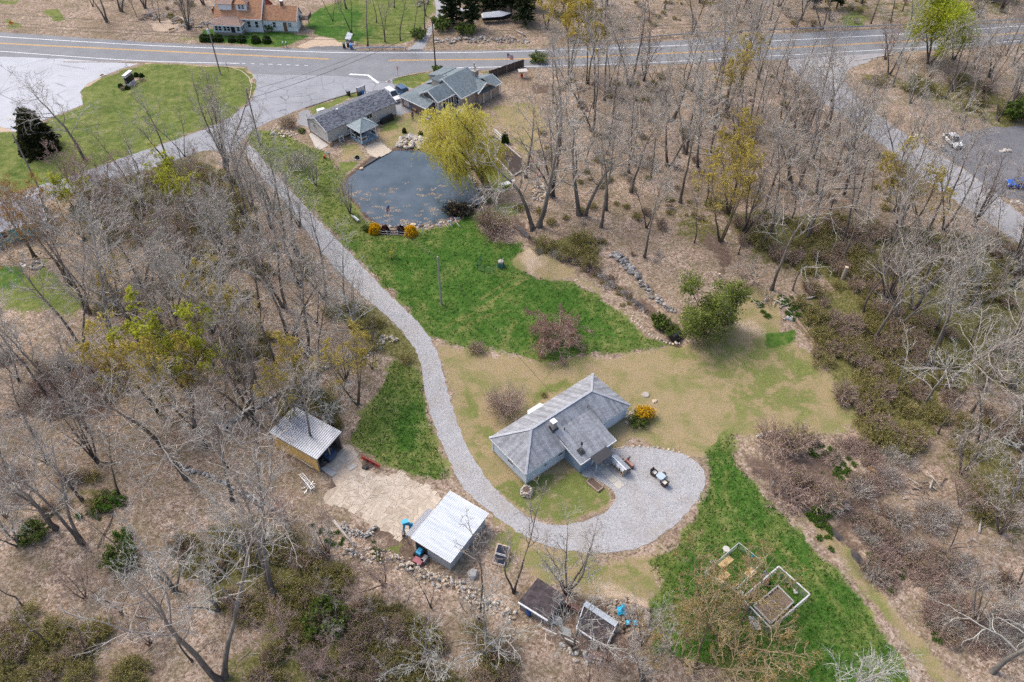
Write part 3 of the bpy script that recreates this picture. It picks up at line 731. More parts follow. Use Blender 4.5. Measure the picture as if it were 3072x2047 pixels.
LF_GOLD = leaf_mat('gold_buds',(0.30,0.24,0.045),(0.50,0.40,0.075),(0.70,0.57,0.15))
LF_RUST = leaf_mat('rust_buds',(0.19,0.085,0.025),(0.34,0.175,0.055),(0.46,0.28,0.12))
LF_OCHRE = leaf_mat('ochre_buds',(0.20,0.135,0.04),(0.37,0.255,0.085),(0.52,0.39,0.16))
LF_RED = leaf_mat('red_buds',(0.17,0.075,0.055),(0.31,0.155,0.12),(0.42,0.25,0.20))
LF_GREEN = leaf_mat('fresh_leaves',(0.05,0.085,0.015),(0.12,0.18,0.032),(0.23,0.29,0.075))
LF_SPRING = leaf_mat('spring_leaves',(0.20,0.25,0.02),(0.38,0.43,0.035),(0.55,0.58,0.08))
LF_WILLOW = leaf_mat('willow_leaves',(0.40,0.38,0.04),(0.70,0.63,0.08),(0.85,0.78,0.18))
LF_OLIVE = leaf_mat('olive_leaves',(0.11,0.115,0.022),(0.25,0.24,0.055),(0.40,0.37,0.12))
LF_DARK = leaf_mat('dark_needles',(0.014,0.024,0.011),(0.045,0.068,0.03),(0.11,0.13,0.055))
LF_BOX = leaf_mat('boxwood_leaves',(0.012,0.03,0.006),(0.04,0.085,0.014),(0.10,0.16,0.03))
LF_YEL = leaf_mat('forsythia_bloom',(0.36,0.20,0.01),(0.72,0.43,0.012),(0.88,0.60,0.03))
LF_BURG = leaf_mat('burgundy_leaves',(0.025,0.008,0.010),(0.055,0.018,0.02),(0.11,0.04,0.04))
LF_PALE = leaf_mat('pale_blossom',(0.28,0.24,0.17),(0.46,0.42,0.33),(0.66,0.62,0.55))
LF_FRESH = leaf_mat('fresh_yellow_leaves',(0.09,0.125,0.02),(0.20,0.25,0.05),(0.34,0.38,0.11))
LF_VINE = leaf_mat('vivid_leaves',(0.03,0.085,0.008),(0.085,0.19,0.02),(0.16,0.31,0.045))
def tree_meshes(name,seed,h,trunk_r,fork=1,clear=0.35,limbs=10,spread=48,limb_len=0.42,bark=BARK,sub=6,twig=5,fine_=5,up=0.06,wob=0.10,
    lean=0.03,leaf=None,leaf_n=0,leaf_size=0.14,twig_r=0.019,flat=0.0,fork_angle=14,tw_up=0.04,clump=0.35):
 rng = np.random.default_rng(seed)
 d = rng.normal(0,lean,(fork,3));d[:,2] = 1
 if fork > 1:
  a = np.arange(fork) * 6.28 / fork + rng.uniform(0,6);fa = np.radians(fork_angle) * rng.uniform(0.6,1.3,fork)
  d = np.stack([np.cos(a) * np.sin(fa),np.sin(a) * np.sin(fa),np.cos(fa)],1)
 L0 = h * rng.uniform(0.85,1.0,fork) if fork > 1 else np.array([h * 0.92])
 s0 = np.zeros((fork,3));s0[:,:2] = rng.normal(0,trunk_r * 0.8,(fork,2)) if fork > 1 else 0;s0[:,2] = -0.3
 P0 = grow(rng,s0,d,L0 + 0.3,12,wob * 0.55,0.03)
 r0 = np.full(fork,trunk_r) * rng.uniform(0.75,1.05,fork)
 tr,cr = Soup(),Soup()
 V,F = tubes(P0,r0,r0 * 0.10,7);V2 = V.reshape(fork,13,7,3)
 V2[:,0] = P0[:,None,0] + (V2[:,0] - P0[:,None,0]) * 1.55
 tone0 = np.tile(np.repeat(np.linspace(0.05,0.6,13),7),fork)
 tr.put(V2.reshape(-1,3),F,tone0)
 st,d,L,pi,t = kids(rng,P0,limbs,clear,0.97,spread,L0,limb_len,taper=0.5)
 P1 = grow(rng,st,d,L,7,wob,up);rr = r0[pi] * (1 - 0.9 * t)
 r1 = np.minimum(rr * 0.46,L * 0.016) + 0.012
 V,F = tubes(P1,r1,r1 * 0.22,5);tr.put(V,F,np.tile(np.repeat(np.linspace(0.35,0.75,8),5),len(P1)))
 st,d,L2,pi,t = kids(rng,P1,sub,0.18,0.98,42,L,0.5,flat)
 P2 = grow(rng,st,d,L2,5,wob * 1.15,tw_up);r2 = np.minimum(r1[pi] * 0.6,0.05) * (1 - 0.5 * t) + 0.012
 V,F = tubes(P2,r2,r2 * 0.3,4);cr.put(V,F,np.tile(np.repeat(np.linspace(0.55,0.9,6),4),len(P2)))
 st,d,L3,pi,t = kids(rng,P2,twig,0.2,1.0,38,L2,0.62,flat)
 P3 = grow(rng,st,d,L3,3,wob * 1.3,tw_up);r3 = np.minimum(r2[pi] * 0.6,twig_r)
 V,F = tubes(P3,r3,r3 * 0.4,3);cr.put(V,F,np.repeat(rng.uniform(0.35,0.9,len(P3)),12))
 if fine_:
  st,d,L4,pi,t = kids(rng,P3,fine_,0.25,1.0,38,L3,0.65,flat)
  P4 = grow(rng,st,d,L4,1,wob * 1.3,tw_up);r4 = np.full(len(P4),twig_r * 0.75)
  V,F = tubes(P4,r4,r4 * 0.5,3);cr.put(V,F,np.repeat(rng.uniform(0.2,0.75,len(P4)),6))
  tips = P4
 else: tips = P3
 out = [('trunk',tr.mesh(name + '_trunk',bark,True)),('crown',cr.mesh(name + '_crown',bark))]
 if leaf is not None:
  lf = Soup()
  q = rng.integers(0,len(tips),leaf_n);w = rng.uniform(0.3,1.0,(leaf_n,1))
  C = tips[q,0] * (1 - w) + tips[q,-1] * w + rng.normal(0,clump * 0.3,(leaf_n,3))
  V,F = leaf_quads(rng,C,leaf_size)
  lf.put(V,F,np.repeat(rng.uniform(0,1,leaf_n),4));out.append(('foliage',lf.mesh(name + '_leaves',leaf)))
 return out
def willow_meshes(seed=5):
 rng = np.random.default_rng(seed);tr,cr,lf = Soup(),Soup(),Soup()
 P0 = np.array([[[0,0,-0.3],[-0.2,.05,1.0],[-0.55,.1,2.6],[-0.9,.2,4.0],[-1.3,.5,5.2]],[[0.1,0,-0.3],[0.1,.1,1.2],[-0.1,.25,3.4],[-0.1,.5,6.0],[0.2,1.0,9.0]]],float)
 V,F = tubes(P0,np.array([0.48,0.42]),np.array([0.28,0.16]),8);tr.put(V,F,np.tile(np.repeat(np.linspace(0.1,0.4,5),8),2))
 st = np.array([P0[0,-1]] * 4 + [P0[0,3]] * 2 + [P0[1,2]] + [P0[1,3]] * 3 + [P0[1,4]] * 3);d = np.array([[-1,.6,1.2],[-1.3,-.1,1.0],[-.5,1.2,1.3],[-.7,-.7,1.3],[-1.5,.4,.5],[-.6,-1,.6],[.7,-.5,.8],[.8,.6,.8],[.4,-.7,1.0],[-.4,.9,1.],[.5,.6,1],[-.6,.2,1.2],[-0.9,0.9,1.0]],float)
 L = np.array([6.5,6,6.5,5.5,6,4.5,3.2,3.2,4,5,4,5,6.5]) * 1.0
 P1 = grow(rng,st,d,L,7,0.12,0.02);r1 = np.full(len(P1),0.17)
 V,F = tubes(P1,r1,r1 * 0.25,6);tr.put(V,F,np.tile(np.repeat(np.linspace(0.15,0.5,8),6),len(P1)))
 st,d,L2,pi,t = kids(rng,P1,9,0.2,1.0,55,L,0.34,taper=0.3)
 P2 = grow(rng,st,d,L2,5,0.14,0.0);r2 = np.full(len(P2),0.05)
 V,F = tubes(P2,r2,r2 * 0.3,4);cr.put(V,F,0.4)
 st,d,L3,pi,t = kids(rng,P2,13,0.1,1.0,60,L2,1.0,taper=0.2)
 ln = rng.uniform(1.2,4.2,len(st));ln = np.minimum(ln,np.maximum(st[:,2] - 0.9,0.7))
 d[:,2] = np.abs(d[:,2]) * 0.3
 P3 = grow(rng,st,d * 0.75,ln,6,0.07,-0.42);r3 = np.full(len(P3),0.013)
 V,F = tubes(P3,r3,r3 * 0.5,3);cr.put(V,F,0.7)
 q = rng.integers(0,len(P3),46000);u = rng.uniform(0.05,1.0,46000) * 6;i = np.clip(u.astype(int),0,5);f = (u - i)[:,None]
 C = P3[q,i] * (1 - f) + P3[q,i + 1] * f + rng.normal(0,0.07,(46000,3))
 a = unit(np.array([0,0,-1.0]) + rng.normal(0,0.35,(46000,3)));b = unit(np.cross(a,rng.normal(0,1,(46000,3))))
 s = rng.uniform(0.10,0.2,46000)[:,None]
 V = np.stack([C - a * s,C - b * s * 0.22,C + a * s,C + b * s * 0.22],1).reshape(-1,3)
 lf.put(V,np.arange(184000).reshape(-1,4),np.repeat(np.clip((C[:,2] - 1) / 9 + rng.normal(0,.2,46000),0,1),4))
 for so in (tr,cr,lf):
  for v in so.V:
   v[:,0] = v[:,0] * 1.05 - 0.30 * np.maximum(v[:,2],0);v[:,1] += 0.12 * np.maximum(v[:,2],0)
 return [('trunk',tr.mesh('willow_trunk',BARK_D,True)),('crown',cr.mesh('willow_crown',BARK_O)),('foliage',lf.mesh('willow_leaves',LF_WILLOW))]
def conifer_meshes(seed,h,rad,leaf=LF_DARK,n=9000,size=0.22,low=0.06,shape=1.0,fill=0.0):
 rng = np.random.default_rng(seed);tr,lf = Soup(),Soup()
 P0 = np.array([[[0,0,-0.3],[0,0,h * 0.5],[0.05,0,h * 0.97]]],float)
 V,F = tubes(P0,np.array([h * 0.018 + 0.04]),np.array([0.02]),6);tr.put(V,F,0.2)
 m = int(h * 9);t = low + (0.97 - low) * (np.arange(m) + rng.uniform(0,1,m)) / m
 az = np.arange(m) * 2.4 + rng.normal(0,.3,m);L = rad * (1 - t) ** (0.75 * shape) * rng.uniform(0.75,1.15,m) + 0.15
 st = np.stack([0 * t,0 * t,t * h],1);d = np.stack([np.cos(az),np.sin(az),0.15 + 0.5 * t],1)
 P1 = grow(rng,st,d,L,4,0.06,-0.08);V,F = tubes(P1,np.full(m,0.03),np.full(m,0.01),3);tr.put(V,F,0.3)
 p = L / L.sum();q = rng.choice(m,n,p=p);u = (rng.uniform(0,1,n) ** 0.7) * 4;i = np.clip(u.astype(int),0,3);f = (u - i)[:,None]
 C = P1[q,i] * (1 - f) + P1[q,i + 1] * f + rng.normal(0,0.16,(n,3)) * np.array([1,1,0.6]);C[:,2] -= 0.05
 if fill:
  k = int(n * fill);tt = 1 - np.sqrt(rng.uniform(0.0,1 - low,k));az_ = rng.uniform(0,6.28,k);rr_ = rad * np.clip(1 - tt,0,1) ** (0.75 * shape) * np.sqrt(rng.uniform(.45,1,k)) * (0.88 + 0.14 * np.sin(az_ * 5 + tt * 9))
  C[:k] = np.stack([rr_ * np.cos(az_),rr_ * np.sin(az_),tt * h + 0.1],1)
 V,F = leaf_quads(rng,C,size,0.35);lf.put(V,F,np.repeat(np.clip(rng.uniform(0,0.8,n) + u * 0.06,0,1),4))
 return [('trunk',tr.mesh('conifer_trunk',BARK_D,True)),('crown',lf.mesh('conifer_needles',leaf))]
def shrub_meshes(name,seed,r,h,bark=BARK_R,stems=26,twig=7,leaf=None,leaf_n=0,leaf_size=0.09,twig_r=0.012,dome=True,shell=0.0):
 rng = np.random.default_rng(seed);tr,lf = Soup(),Soup()
 a = rng.uniform(0,6.28,stems);sp = np.sqrt(rng.uniform(0.02,1,stems))
 st = np.stack([np.cos(a) * sp * r * 0.35,np.sin(a) * sp * r * 0.35,np.full(stems,-0.05)],1)
 d = np.stack([np.cos(a) * sp * r * 0.8,np.sin(a) * sp * r * 0.8,h * (1.05 - 0.45 * sp)],1)
 L = np.linalg.norm(d,axis=1) * rng.uniform(0.75,1.1,stems)
 P1 = grow(rng,st,d,L,5,0.12,-0.01);V,F = tubes(P1,np.full(stems,twig_r * 1.6),np.full(stems,twig_r * 0.6),3);tr.put(V,F,np.repeat(rng.uniform(0.2,0.8,stems),18))
 s2,d2,L2,pi,t = kids(rng,P1,twig,0.25,1.0,45,L,0.5)
 P2 = grow(rng,s2,d2,L2,3,0.2,0.0);V,F = tubes(P2,np.full(len(P2),twig_r),np.full(len(P2),twig_r * 0.5),3);tr.put(V,F,np.repeat(rng.uniform(0.3,1.0,len(P2)),12))
 out = [('stems',tr.mesh(name + '_stems',bark))]
 if leaf is not None:
  if shell:
   v = unit(rng.normal(0,1,(leaf_n,3)));v[:,2] = np.abs(v[:,2]) if dome else v[:,2]
   k = (rng.uniform(shell,1.0,(leaf_n,1)) + 0.06 * np.sin(v[:,:1] * 9) + 0.05 * np.sin(v[:,1:2] * 11 + 1))
   C = v * k * np.array([r,r,h if dome else h / 2]) + (0 if dome else np.array([0,0,h / 2]))
  else:
   q = rng.integers(0,len(P2),leaf_n);w = rng.uniform(0.1,1,(leaf_n,1));C = P2[q,0] * (1 - w) + P2[q,-1] * w + rng.normal(0,0.07,(leaf_n,3))
  C[:,2] = np.maximum(C[:,2],0.02)
  V,F = leaf_quads(rng,C,leaf_size);lf.put(V,F,np.repeat(np.clip(rng.uniform(0,1,leaf_n),0,1),4));out.append(('leaves',lf.mesh(name + '_leaves',leaf)))
 return out
TREE_STOCK = {}
def stock(key,make):
 if key not in TREE_STOCK: TREE_STOCK[key] = make()
 return TREE_STOCK[key]
def plant(name,cat,parts,x,y,s,label,group=None,rz=None,tilt=(0,0),sz=None,z=None):
 th = thing(name,label,cat,(x,y,gz(x,y) if z is None else z),random.uniform(0,6.28) if rz is None else rz,group)
 th.rotation_euler = (tilt[0],tilt[1],th.rotation_euler.z)
 th.scale = (s,s,s if sz is None else sz)
 for nm,me in parts:
  link(nm,me,th)
 return th
STOCK = {
 'clump_small': lambda: tree_meshes('coppice',35,2.2,0.05,9,0.4,4,40,0.3,BARK_D,3,2,0,0.1,0.25,leaf=LF_LIME,leaf_n=500,leaf_size=0.06,fork_angle=30),
 'tall1': lambda: tree_meshes('tall',11,20,0.27,1,0.42,13,42,0.40,BARK,5,4,4,0.13),
 'tall2': lambda: tree_meshes('tall',12,20,0.24,1,0.50,12,38,0.38,BARK,5,4,4,0.15,0.13),
 'tall3': lambda: tree_meshes('tall',13,20,0.26,2,0.38,9,40,0.36,BARK,5,4,4,0.14,0.12,fork_angle=10),
 'thin1': lambda: tree_meshes('thin',14,14,0.13,1,0.5,9,40,0.28,BARK_D,4,3,2,0.10,0.12,0.06),
 'thin2': lambda: tree_meshes('thin',15,12,0.11,2,0.4,8,38,0.28,BARK_D,4,3,2,0.10,0.14,fork_angle=8),
 'wide1': lambda: tree_meshes('wide',16,17,0.36,1,0.28,13,56,0.48,BARK,7,5,2,0.05,0.16),
 'wide2': lambda: tree_meshes('wide',17,17,0.33,2,0.25,11,52,0.44,BARK,7,5,2,0.06,0.16,fork_angle=16),
 'pale1': lambda: tree_meshes('pale',18,16,0.24,1,0.26,13,50,0.42,BARK_L,6,4,2,0.06,0.18),
 'pale2': lambda: tree_meshes('pale',19,15,0.20,3,0.22,9,44,0.36,BARK_L,5,4,2,0.07,0.17,fork_angle=16),
 'clump1': lambda: tree_meshes('clump',20,17,0.20,5,0.26,8,30,0.30,BARK_D,5,4,2,0.10,0.10,fork_angle=15),
 'clump2': lambda: tree_meshes('clump',21,13,0.14,6,0.22,7,30,0.30,BARK,5,4,2,0.10,0.12,fork_angle=20),
 'twiggy1': lambda: tree_meshes('twiggy',22,9,0.11,4,0.18,8,40,0.38,BARK_R,6,5,3,0.06,0.14,fork_angle=22,twig_r=0.018),
 'gold1': lambda: tree_meshes('gold',23,17,0.22,2,0.35,9,40,0.34,BARK_O,6,4,2,0.08,0.13,leaf=LF_GOLD,leaf_n=9000,leaf_size=0.13,fork_angle=11),
 'gold2': lambda: tree_meshes('gold',24,15,0.19,3,0.34,8,38,0.34,BARK_O,6,4,2,0.08,0.13,leaf=LF_GOLD,leaf_n=5000,leaf_size=0.11,fork_angle=13),
 'lime1': lambda: tree_meshes('lime',25,14,0.24,2,0.25,11,52,0.46,BARK_O,7,5,2,0.05,0.15,leaf=LF_LIME,leaf_n=10000,leaf_size=0.13,fork_angle=20),
 'lime2': lambda: tree_meshes('lime',26,8,0.11,4,0.2,8,46,0.42,BARK_O,6,4,2,0.05,0.15,leaf=LF_LIME,leaf_n=4500,leaf_size=0.12,fork_angle=24),
 'rust1': lambda: tree_meshes('rust',27,15,0.22,2,0.28,10,46,0.40,BARK_O,7,5,2,0.06,0.14,leaf=LF_RUST,leaf_n=6500,leaf_size=0.075,twig_r=0.015,fork_angle=14),
 'ochre1': lambda: tree_meshes('ochre',28,9,0.14,3,0.22,11,54,0.52,BARK_O,7,4,2,0.02,0.19,leaf=LF_OCHRE,leaf_n=5500,leaf_size=0.06,fork_angle=26),
 'spring1': lambda: tree_meshes('spring',29,11,0.20,3,0.24,12,48,0.46,BARK_D,7,5,2,0.08,0.13,leaf=LF_SPRING,leaf_n=24000,leaf_size=0.12,fork_angle=20,clump=2.0),
 'green1': lambda: tree_meshes('green',30,6,0.10,5,0.10,11,48,0.50,BARK_D,7,5,2,0.06,0.13,leaf=LF_FRESH,leaf_n=15000,leaf_size=0.10,fork_angle=28,clump=0.9),
 'red1': lambda: tree_meshes('red',31,4.6,0.15,6,0.14,9,55,0.62,BARK_R,8,5,3,-0.015,0.2,leaf=LF_RED,leaf_n=6500,leaf_size=0.06,fork_angle=46,flat=0.3,twig_r=0.014),
 'round1': lambda: shrub_meshes('round',32,2.6,4.2,BARK_R,80,14,LF_PALE,900,0.05,twig_r=0.014),
 'snag': lambda: tree_meshes('snag',33,12,0.13,1,0.45,6,60,0.24,BARK_L,3,2,0,0.04,0.22),
 'blossom1': lambda: tree_meshes('blossom',34,5,0.06,4,0.2,7,45,0.4,BARK_R,5,4,3,0.05,0.15,leaf=LF_PALE,leaf_n=3500,leaf_size=0.06,fork_angle=20),
 'conifer1': lambda: conifer_meshes(41,16,3.4,n=12000,size=0.26),
 'conifer2': lambda: conifer_meshes(42,14,3.0,n=9000,size=0.26,low=0.15),
 'spruce1': lambda: conifer_meshes(43,7.5,3.4,leaf_mat('spruce_needles',(0.008,0.012,0.006),(0.035,0.042,0.018),(0.12,0.105,0.035)),n=24000,size=0.20,low=0.01,shape=0.7,fill=0.75),
 'bramble1': lambda: shrub_meshes('bramble',51,1.7,1.3,BARK_R,60,9,twig_r=0.014),
 'bramble2': lambda: shrub_meshes('bramble',52,1.3,1.8,BARK_R,46,12,LF_OLIVE,300,0.06,twig_r=0.015),
 'olive1': lambda: shrub_meshes('olive',53,1.5,1.5,BARK_O,44,10,LF_OLIVE,1500,0.062),
 'olive2': lambda: shrub_meshes('olive',54,1.2,1.2,BARK_O,36,10,LF_OLIVE,1000,0.06),
 'rose1': lambda: shrub_meshes('rose',55,1.1,0.9,BARK_O,26,8,LF_VINE,1500,0.075),
 'green2': lambda: shrub_meshes('greenbush',56,1.2,1.3,BARK_D,26,8,LF_GREEN,2200,0.085),
 'grey1': lambda: shrub_meshes('greybush',57,1.6,2.2,BARK,40,12,twig_r=0.012),
 'box1': lambda: shrub_meshes('box',58,0.9,1.3,BARK_D,8,3,LF_BOX,3000,0.09,shell=0.8),
 'ball_y': lambda: shrub_meshes('gold_ball',59,0.95,1.35,BARK_O,8,3,LF_YEL,3000,0.075,shell=0.75),
 'ball_b': lambda: shrub_meshes('red_ball',60,0.65,1.15,BARK_R,8,3,LF_BURG,2200,0.06,shell=0.8),
 'forsythia': lambda: shrub_meshes('forsythia',61,1.0,1.9,BARK_O,50,9,LF_YEL,3800,0.075),
 'rhodo': lambda: shrub_meshes('rhodo',62,1.5,2.0,BARK_D,18,7,LF_GREEN,2600,0.12),
}
def S_(key): return stock(key,STOCK[key])
# -- single trees placed by hand
def T(k,x,y,key,s,name,label,cat='tree',**kw):
 p = at(k,x,y)
 return plant(name,cat,S_(key),p.x,p.y,s,label,**kw)
TAKEN = []
def TT(k,x,y,key,s,label,name='bare_tree',**kw):
 o = T(k,x,y,key,s,name,label,**kw);TAKEN.append((o.location.x,o.location.y,3.0));return o
p = at('2',1025,1335)
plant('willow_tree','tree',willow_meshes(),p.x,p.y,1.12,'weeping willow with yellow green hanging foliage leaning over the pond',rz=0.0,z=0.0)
TT('1',590,1110,'wide1',1.03,'broad bare grey tree beside the pale parking lot behind the dark spruce')
TT('1',1560,1170,'clump1',1.12,'many stemmed bare tree standing where the gravel driveway leaves the side road')
TT('1',290,1040,'spruce1',1.12,'dark evergreen spruce full to the ground beside the parking lot','spruce_tree')
TT('1',870,1235,'thin1',0.9,'slender bare tree on the side road verge, left one of a close pair')
TT('1',962,1218,'thin1',0.85,'slender bare tree on the side road verge, right one of a close pair')
TT('1',1150,1120,'tall3',0.72,'bare tree with upswept twigs at the roadside in front of the sign lawn')
TT('1',1275,1080,'thin2',0.9,'thin bare sapling on the side road verge just left of the many stemmed tree')
TT('1',1290,1420,'lime2',1.2,'low spreading tree with lime green buds below the side road','budding_tree')
TT('1',730,1510,'twiggy1',1.2,'purplish twiggy tree between the teal house and the side road')
TT('1',845,1490,'thin1',0.8,'single dark stemmed tree between the teal house and the lime budded tree')
TT('1',520,1330,'twiggy1',1.15,'purple brown brushy tree on the near roadside below the dark spruce')
TT('l',640,900,'rust1',1.15,'large leaning tree with rust orange buds over the teal house roof','budding_tree')
TT('l',330,640,'rust1',0.9,'rust budded tree rising directly in front of the teal house wall','budding_tree')
TT('4',780,860,'wide1',1.3,'huge bare grey tree with pale limbs standing behind the lime green tree')
TT('4',1310,1150,'lime1',1.05,'spreading tree with bright lime green buds in the left woods','budding_tree')
TT('4',820,560,'gold2',0.62,'small tree with vivid orange yellow buds in the left woods','budding_tree')
TT('4',1960,560,'tall3',0.95,'tall grey bare tree with pale upper limbs beside the middle of the driveway')
TT('4',2100,880,'wide2',0.92,'dark trunked bare tree leaning over the old stone wall left of the driveway')
TT('4',2200,900,'thin1',1.0,'upright slim tree close beside the dark leaning tree at the stone wall')
TT('4',2160,1530,'tall2',0.8,'slim dark tree growing close in front of the grey metal roofed shed')
TT('1',1880,1450,'pale2',0.75,'pale branched slender tree on the left edge of the upper driveway')
TT('1',2070,1560,'pale2',0.8,'pale many branched tree overhanging the upper driveway from the left')
TT('2',60,1470,'clump2',0.62,'fine grey brushy tree on the strip of grass between driveway and pond')
TT('1',2180,1280,'clump2',0.6,'grey brushy tree in front of the long grey building near the driveway')
TT('7',390,490,'wide2',0.86,'bare tree with crooked pale limbs alone in the leaf litter at lower left')
TT('7',1900,980,'tall1',1.3,'tall pair trunked tree with whitish limbs leaning over the olive undergrowth')
TT('7',1860,960,'tall2',1.1,'dark straight trunk standing close beside the whitish limbed tree')
TT('7',1530,1560,'tall3',1.3,'big bare tree with broken dark trunk at the bottom edge of the woods')
TT('7',820,280,'thin1',1.05,'single thin dark tree standing in open pink leaf litter')
TT('8',1190,950,'thin2',1.25,'twisted dark forked tree between the white shed and the gravel loop')
TT('8',1550,950,'clump2',1.0,'grey many stemmed tree growing through the dark shed roof')
TT('8',1040,1390,'pale2',0.85,'pale limbed tree with drooping boughs below the rubble stone wall')
TT('8',950,1130,'thin2',1.25,'slender dark tree rising in front of the white shed from the rubble wall')
TT('8',1600,1330,'pale2',0.7,'sprawling pale bare tree spreading over the collapsed shed')
TT('9',330,1330,'ochre1',1.15,'ochre budded tree hanging over the wire garden enclosure','budding_tree')
TT('9',80,1480,'ochre1',1.1,'ochre budded tree at the bottom edge left of the garden enclosure','budding_tree')
TT('9',130,1000,'ochre1',0.85,'ochre budded tree beside the chicken yard with pale lower boughs','budding_tree')
TT('9',1000,1760,'pale1',0.8,'whitish bare tree standing on the green lawn at the bottom edge')
TT('9',1250,1850,'pale2',0.75,'whitish forked tree right beside the larger white one on the lawn')
TT('9',2130,1500,'pale1',1.2,'tall bare tree with pale top at the lower right corner')
TT('6',1790,1130,'wide1',1.15,'large leaning grey tree with crooked white boughs right of the olive thicket')
TT('6',1400,530,'clump1',0.95,'cluster of leaning grey trunks at the far side of the brush pile')
TT('6',610,440,'tall1',1.1,'straight grey tree standing behind the cut branch pile')
TT('6',755,440,'snag',1.2,'thin crooked leafless snag right of the cut branch pile')
TT('6',1240,600,'thin1',1.2,'very thin pale tree in the olive thicket')
TT('6',1460,1120,'snag',0.9,'dead pale snag with few twigs in front of the olive thicket')
TT('6',170,740,'green1',1.35,'rounded tree in fresh green leaf beside the culvert','leafy_tree')
TT('5',1460,810,'red1',1.15,'wide low tree with reddish brown buds in the middle of the lawn','red_tree',rz=1.0)
TT('5',1140,1270,'round1',1.05,'round brown tree with pale flecks behind the blue grey house','round_tree')
TT('6',440,420,'blossom1',0.95,'small tree in cream blossom at the wood edge','blossom_tree')
TT('3',1690,460,'spring1',1.32,'bright yellow green tree standing between the main road and back road','leafy_tree')
TT('3',1400,410,'twiggy1',1.02,'small dark bare tree on the road verge next to the bright green tree')
TT('2',1330,1560,'wide2',1.35,'tall bare tree with open grey crown standing right of the pond')
TT('2',1270,1220,'wide1',0.98,'bare tree with crooked crown between the mulch bed and the woods')
TT('2',1660,1500,'wide2',1.2,'wide bare tree with pale contorted limbs at the edge of the woods')
TT('2',1740,760,'tall1',1.0,'tall dark trunk with upswept crown rising in front of the main road')
TT('2',1980,1200,'tall2',1.1,'very tall straight tree in the middle of the right woods')
TT('2',1580,520,'gold1',1.25,'tall tree with golden yellow buds on the near side of the main road','budding_tree')
TT('2',1700,590,'gold1',1.05,'golden budded tree just right of the tallest golden tree by the road','budding_tree')
TT('2',180,320,'tall2',0.9,'dark trunked tree on the lawn edge behind the recycling bins','bare_tree')
TT('2',70,235,'thin2',1.3,'grey leaning pair of stems behind the white board at the lawn')
TT('2',405,280,'thin1',1.1,'dark thin tree near the guard rail left of the lane')
TT('2',575,200,'thin1',1.2,'dark straight tree on the left side of the lane')
TT('2',300,290,'thin2',1.2,'thin grey tree beside the rill across the lawn')
TT('2',500,250,'thin1',0.9,'pale thin tree by the bush left of the lane')
TT('1',740,158,'tall3',0.9,'leaning dark trunks on the brown bank above the main road')
TT('1',1300,210,'clump1',0.85,'grey trunk cluster beside the log pile left of the white house')
EVG = ['small evergreen left of the smaller boat','evergreen standing between the two covered boats','evergreen directly behind the large covered boat','evergreen at the right end of the large covered boat','rightmost evergreen of the boat grove by the road','evergreen behind the rightmost one of the grove','evergreen behind the gap between the boats','evergreen behind the smaller covered boat','farthest evergreen behind the large covered boat']
for i,(x,y,k,sc) in enumerate([(760,160,'conifer1',.95),(900,200,'conifer2',.9),(1040,80,'conifer1',1.0),(1170,110,'conifer2',1.1),(1260,160,'conifer1',.9),(1330,60,'conifer2',1.0),(980,30,'conifer1',1.0),(820,60,'conifer2',1.0),(1130,10,'conifer1',1.1)]):
 TT('2',x,y,k,sc,EVG[i],'evergreen_tree',group='evergreens around the covered boats')
for i,(x,y,k,sc) in enumerate([(1060,60,'conifer2',.8),(900,60,'conifer2',.7),(2100,-20,'conifer1',.9),(1950,-30,'conifer1',1.)]):
 TT('3',x,y,k,sc,['dark evergreen just behind the guard rail above the golden tree','smaller dark evergreen left of the one behind the guard rail','dark evergreen at the top right corner of the far woods','dark evergreen left of the top right corner one'][i],'evergreen_tree',group='evergreens beyond the guard rail')
# -- the woods, tree by tree
KEYDESC = {'tall1': ('tall bare tree','bare_tree'),'tall2': ('tall straight bare tree','bare_tree'),'tall3': ('tall forked bare tree','bare_tree'),'thin1': ('thin dark bare tree','bare_tree'),'thin2': ('thin two stemmed bare tree','bare_tree'),
   'wide1': ('broad bare tree','bare_tree'),'wide2': ('broad forked bare tree','bare_tree'),'pale1': ('pale limbed bare tree','bare_tree'),'pale2': ('pale many stemmed bare tree','bare_tree'),'clump1': ('multi trunked bare tree','bare_tree'),'clump2': ('brushy multi stemmed tree','bare_tree'),
   'twiggy1': ('small purplish twiggy tree','bare_tree'),'gold1': ('gold budded tree','budding_tree'),'gold2': ('lightly gold budded tree','budding_tree'),'lime1': ('lime budded tree','budding_tree'),'lime2': ('low lime budded tree','budding_tree'),'rust1': ('rust budded tree','budding_tree'),'ochre1': ('ochre budded tree','budding_tree'),'snag': ('dead snag','dead_tree')}
KEEP_OUT = [smooth_poly(p_,1) for p_ in (ROAD,LANE,GRAVEL,BACKROAD,CARPARK,LOT,UPLANE,POND)]
BX,BY = np.meshgrid(np.arange(-140,140,1.0),np.arange(20,206,1.0))
BLOCK = np.zeros(BX.shape,bool)
for p_ in KEEP_OUT: BLOCK |= soft(p_,BX,BY,2.6) > 0
BLOCK |= np.minimum(edge_dist(STREAM,BX,BY,False),edge_dist(STREAM2,BX,BY,False)) < 1.6
def blocked(x,y):
 i,j = int(round(x + 140)),int(round(y - 20))
 return not (0 <= i < BX.shape[1] and 0 <= j < BX.shape[0]) or BLOCK[j,i]
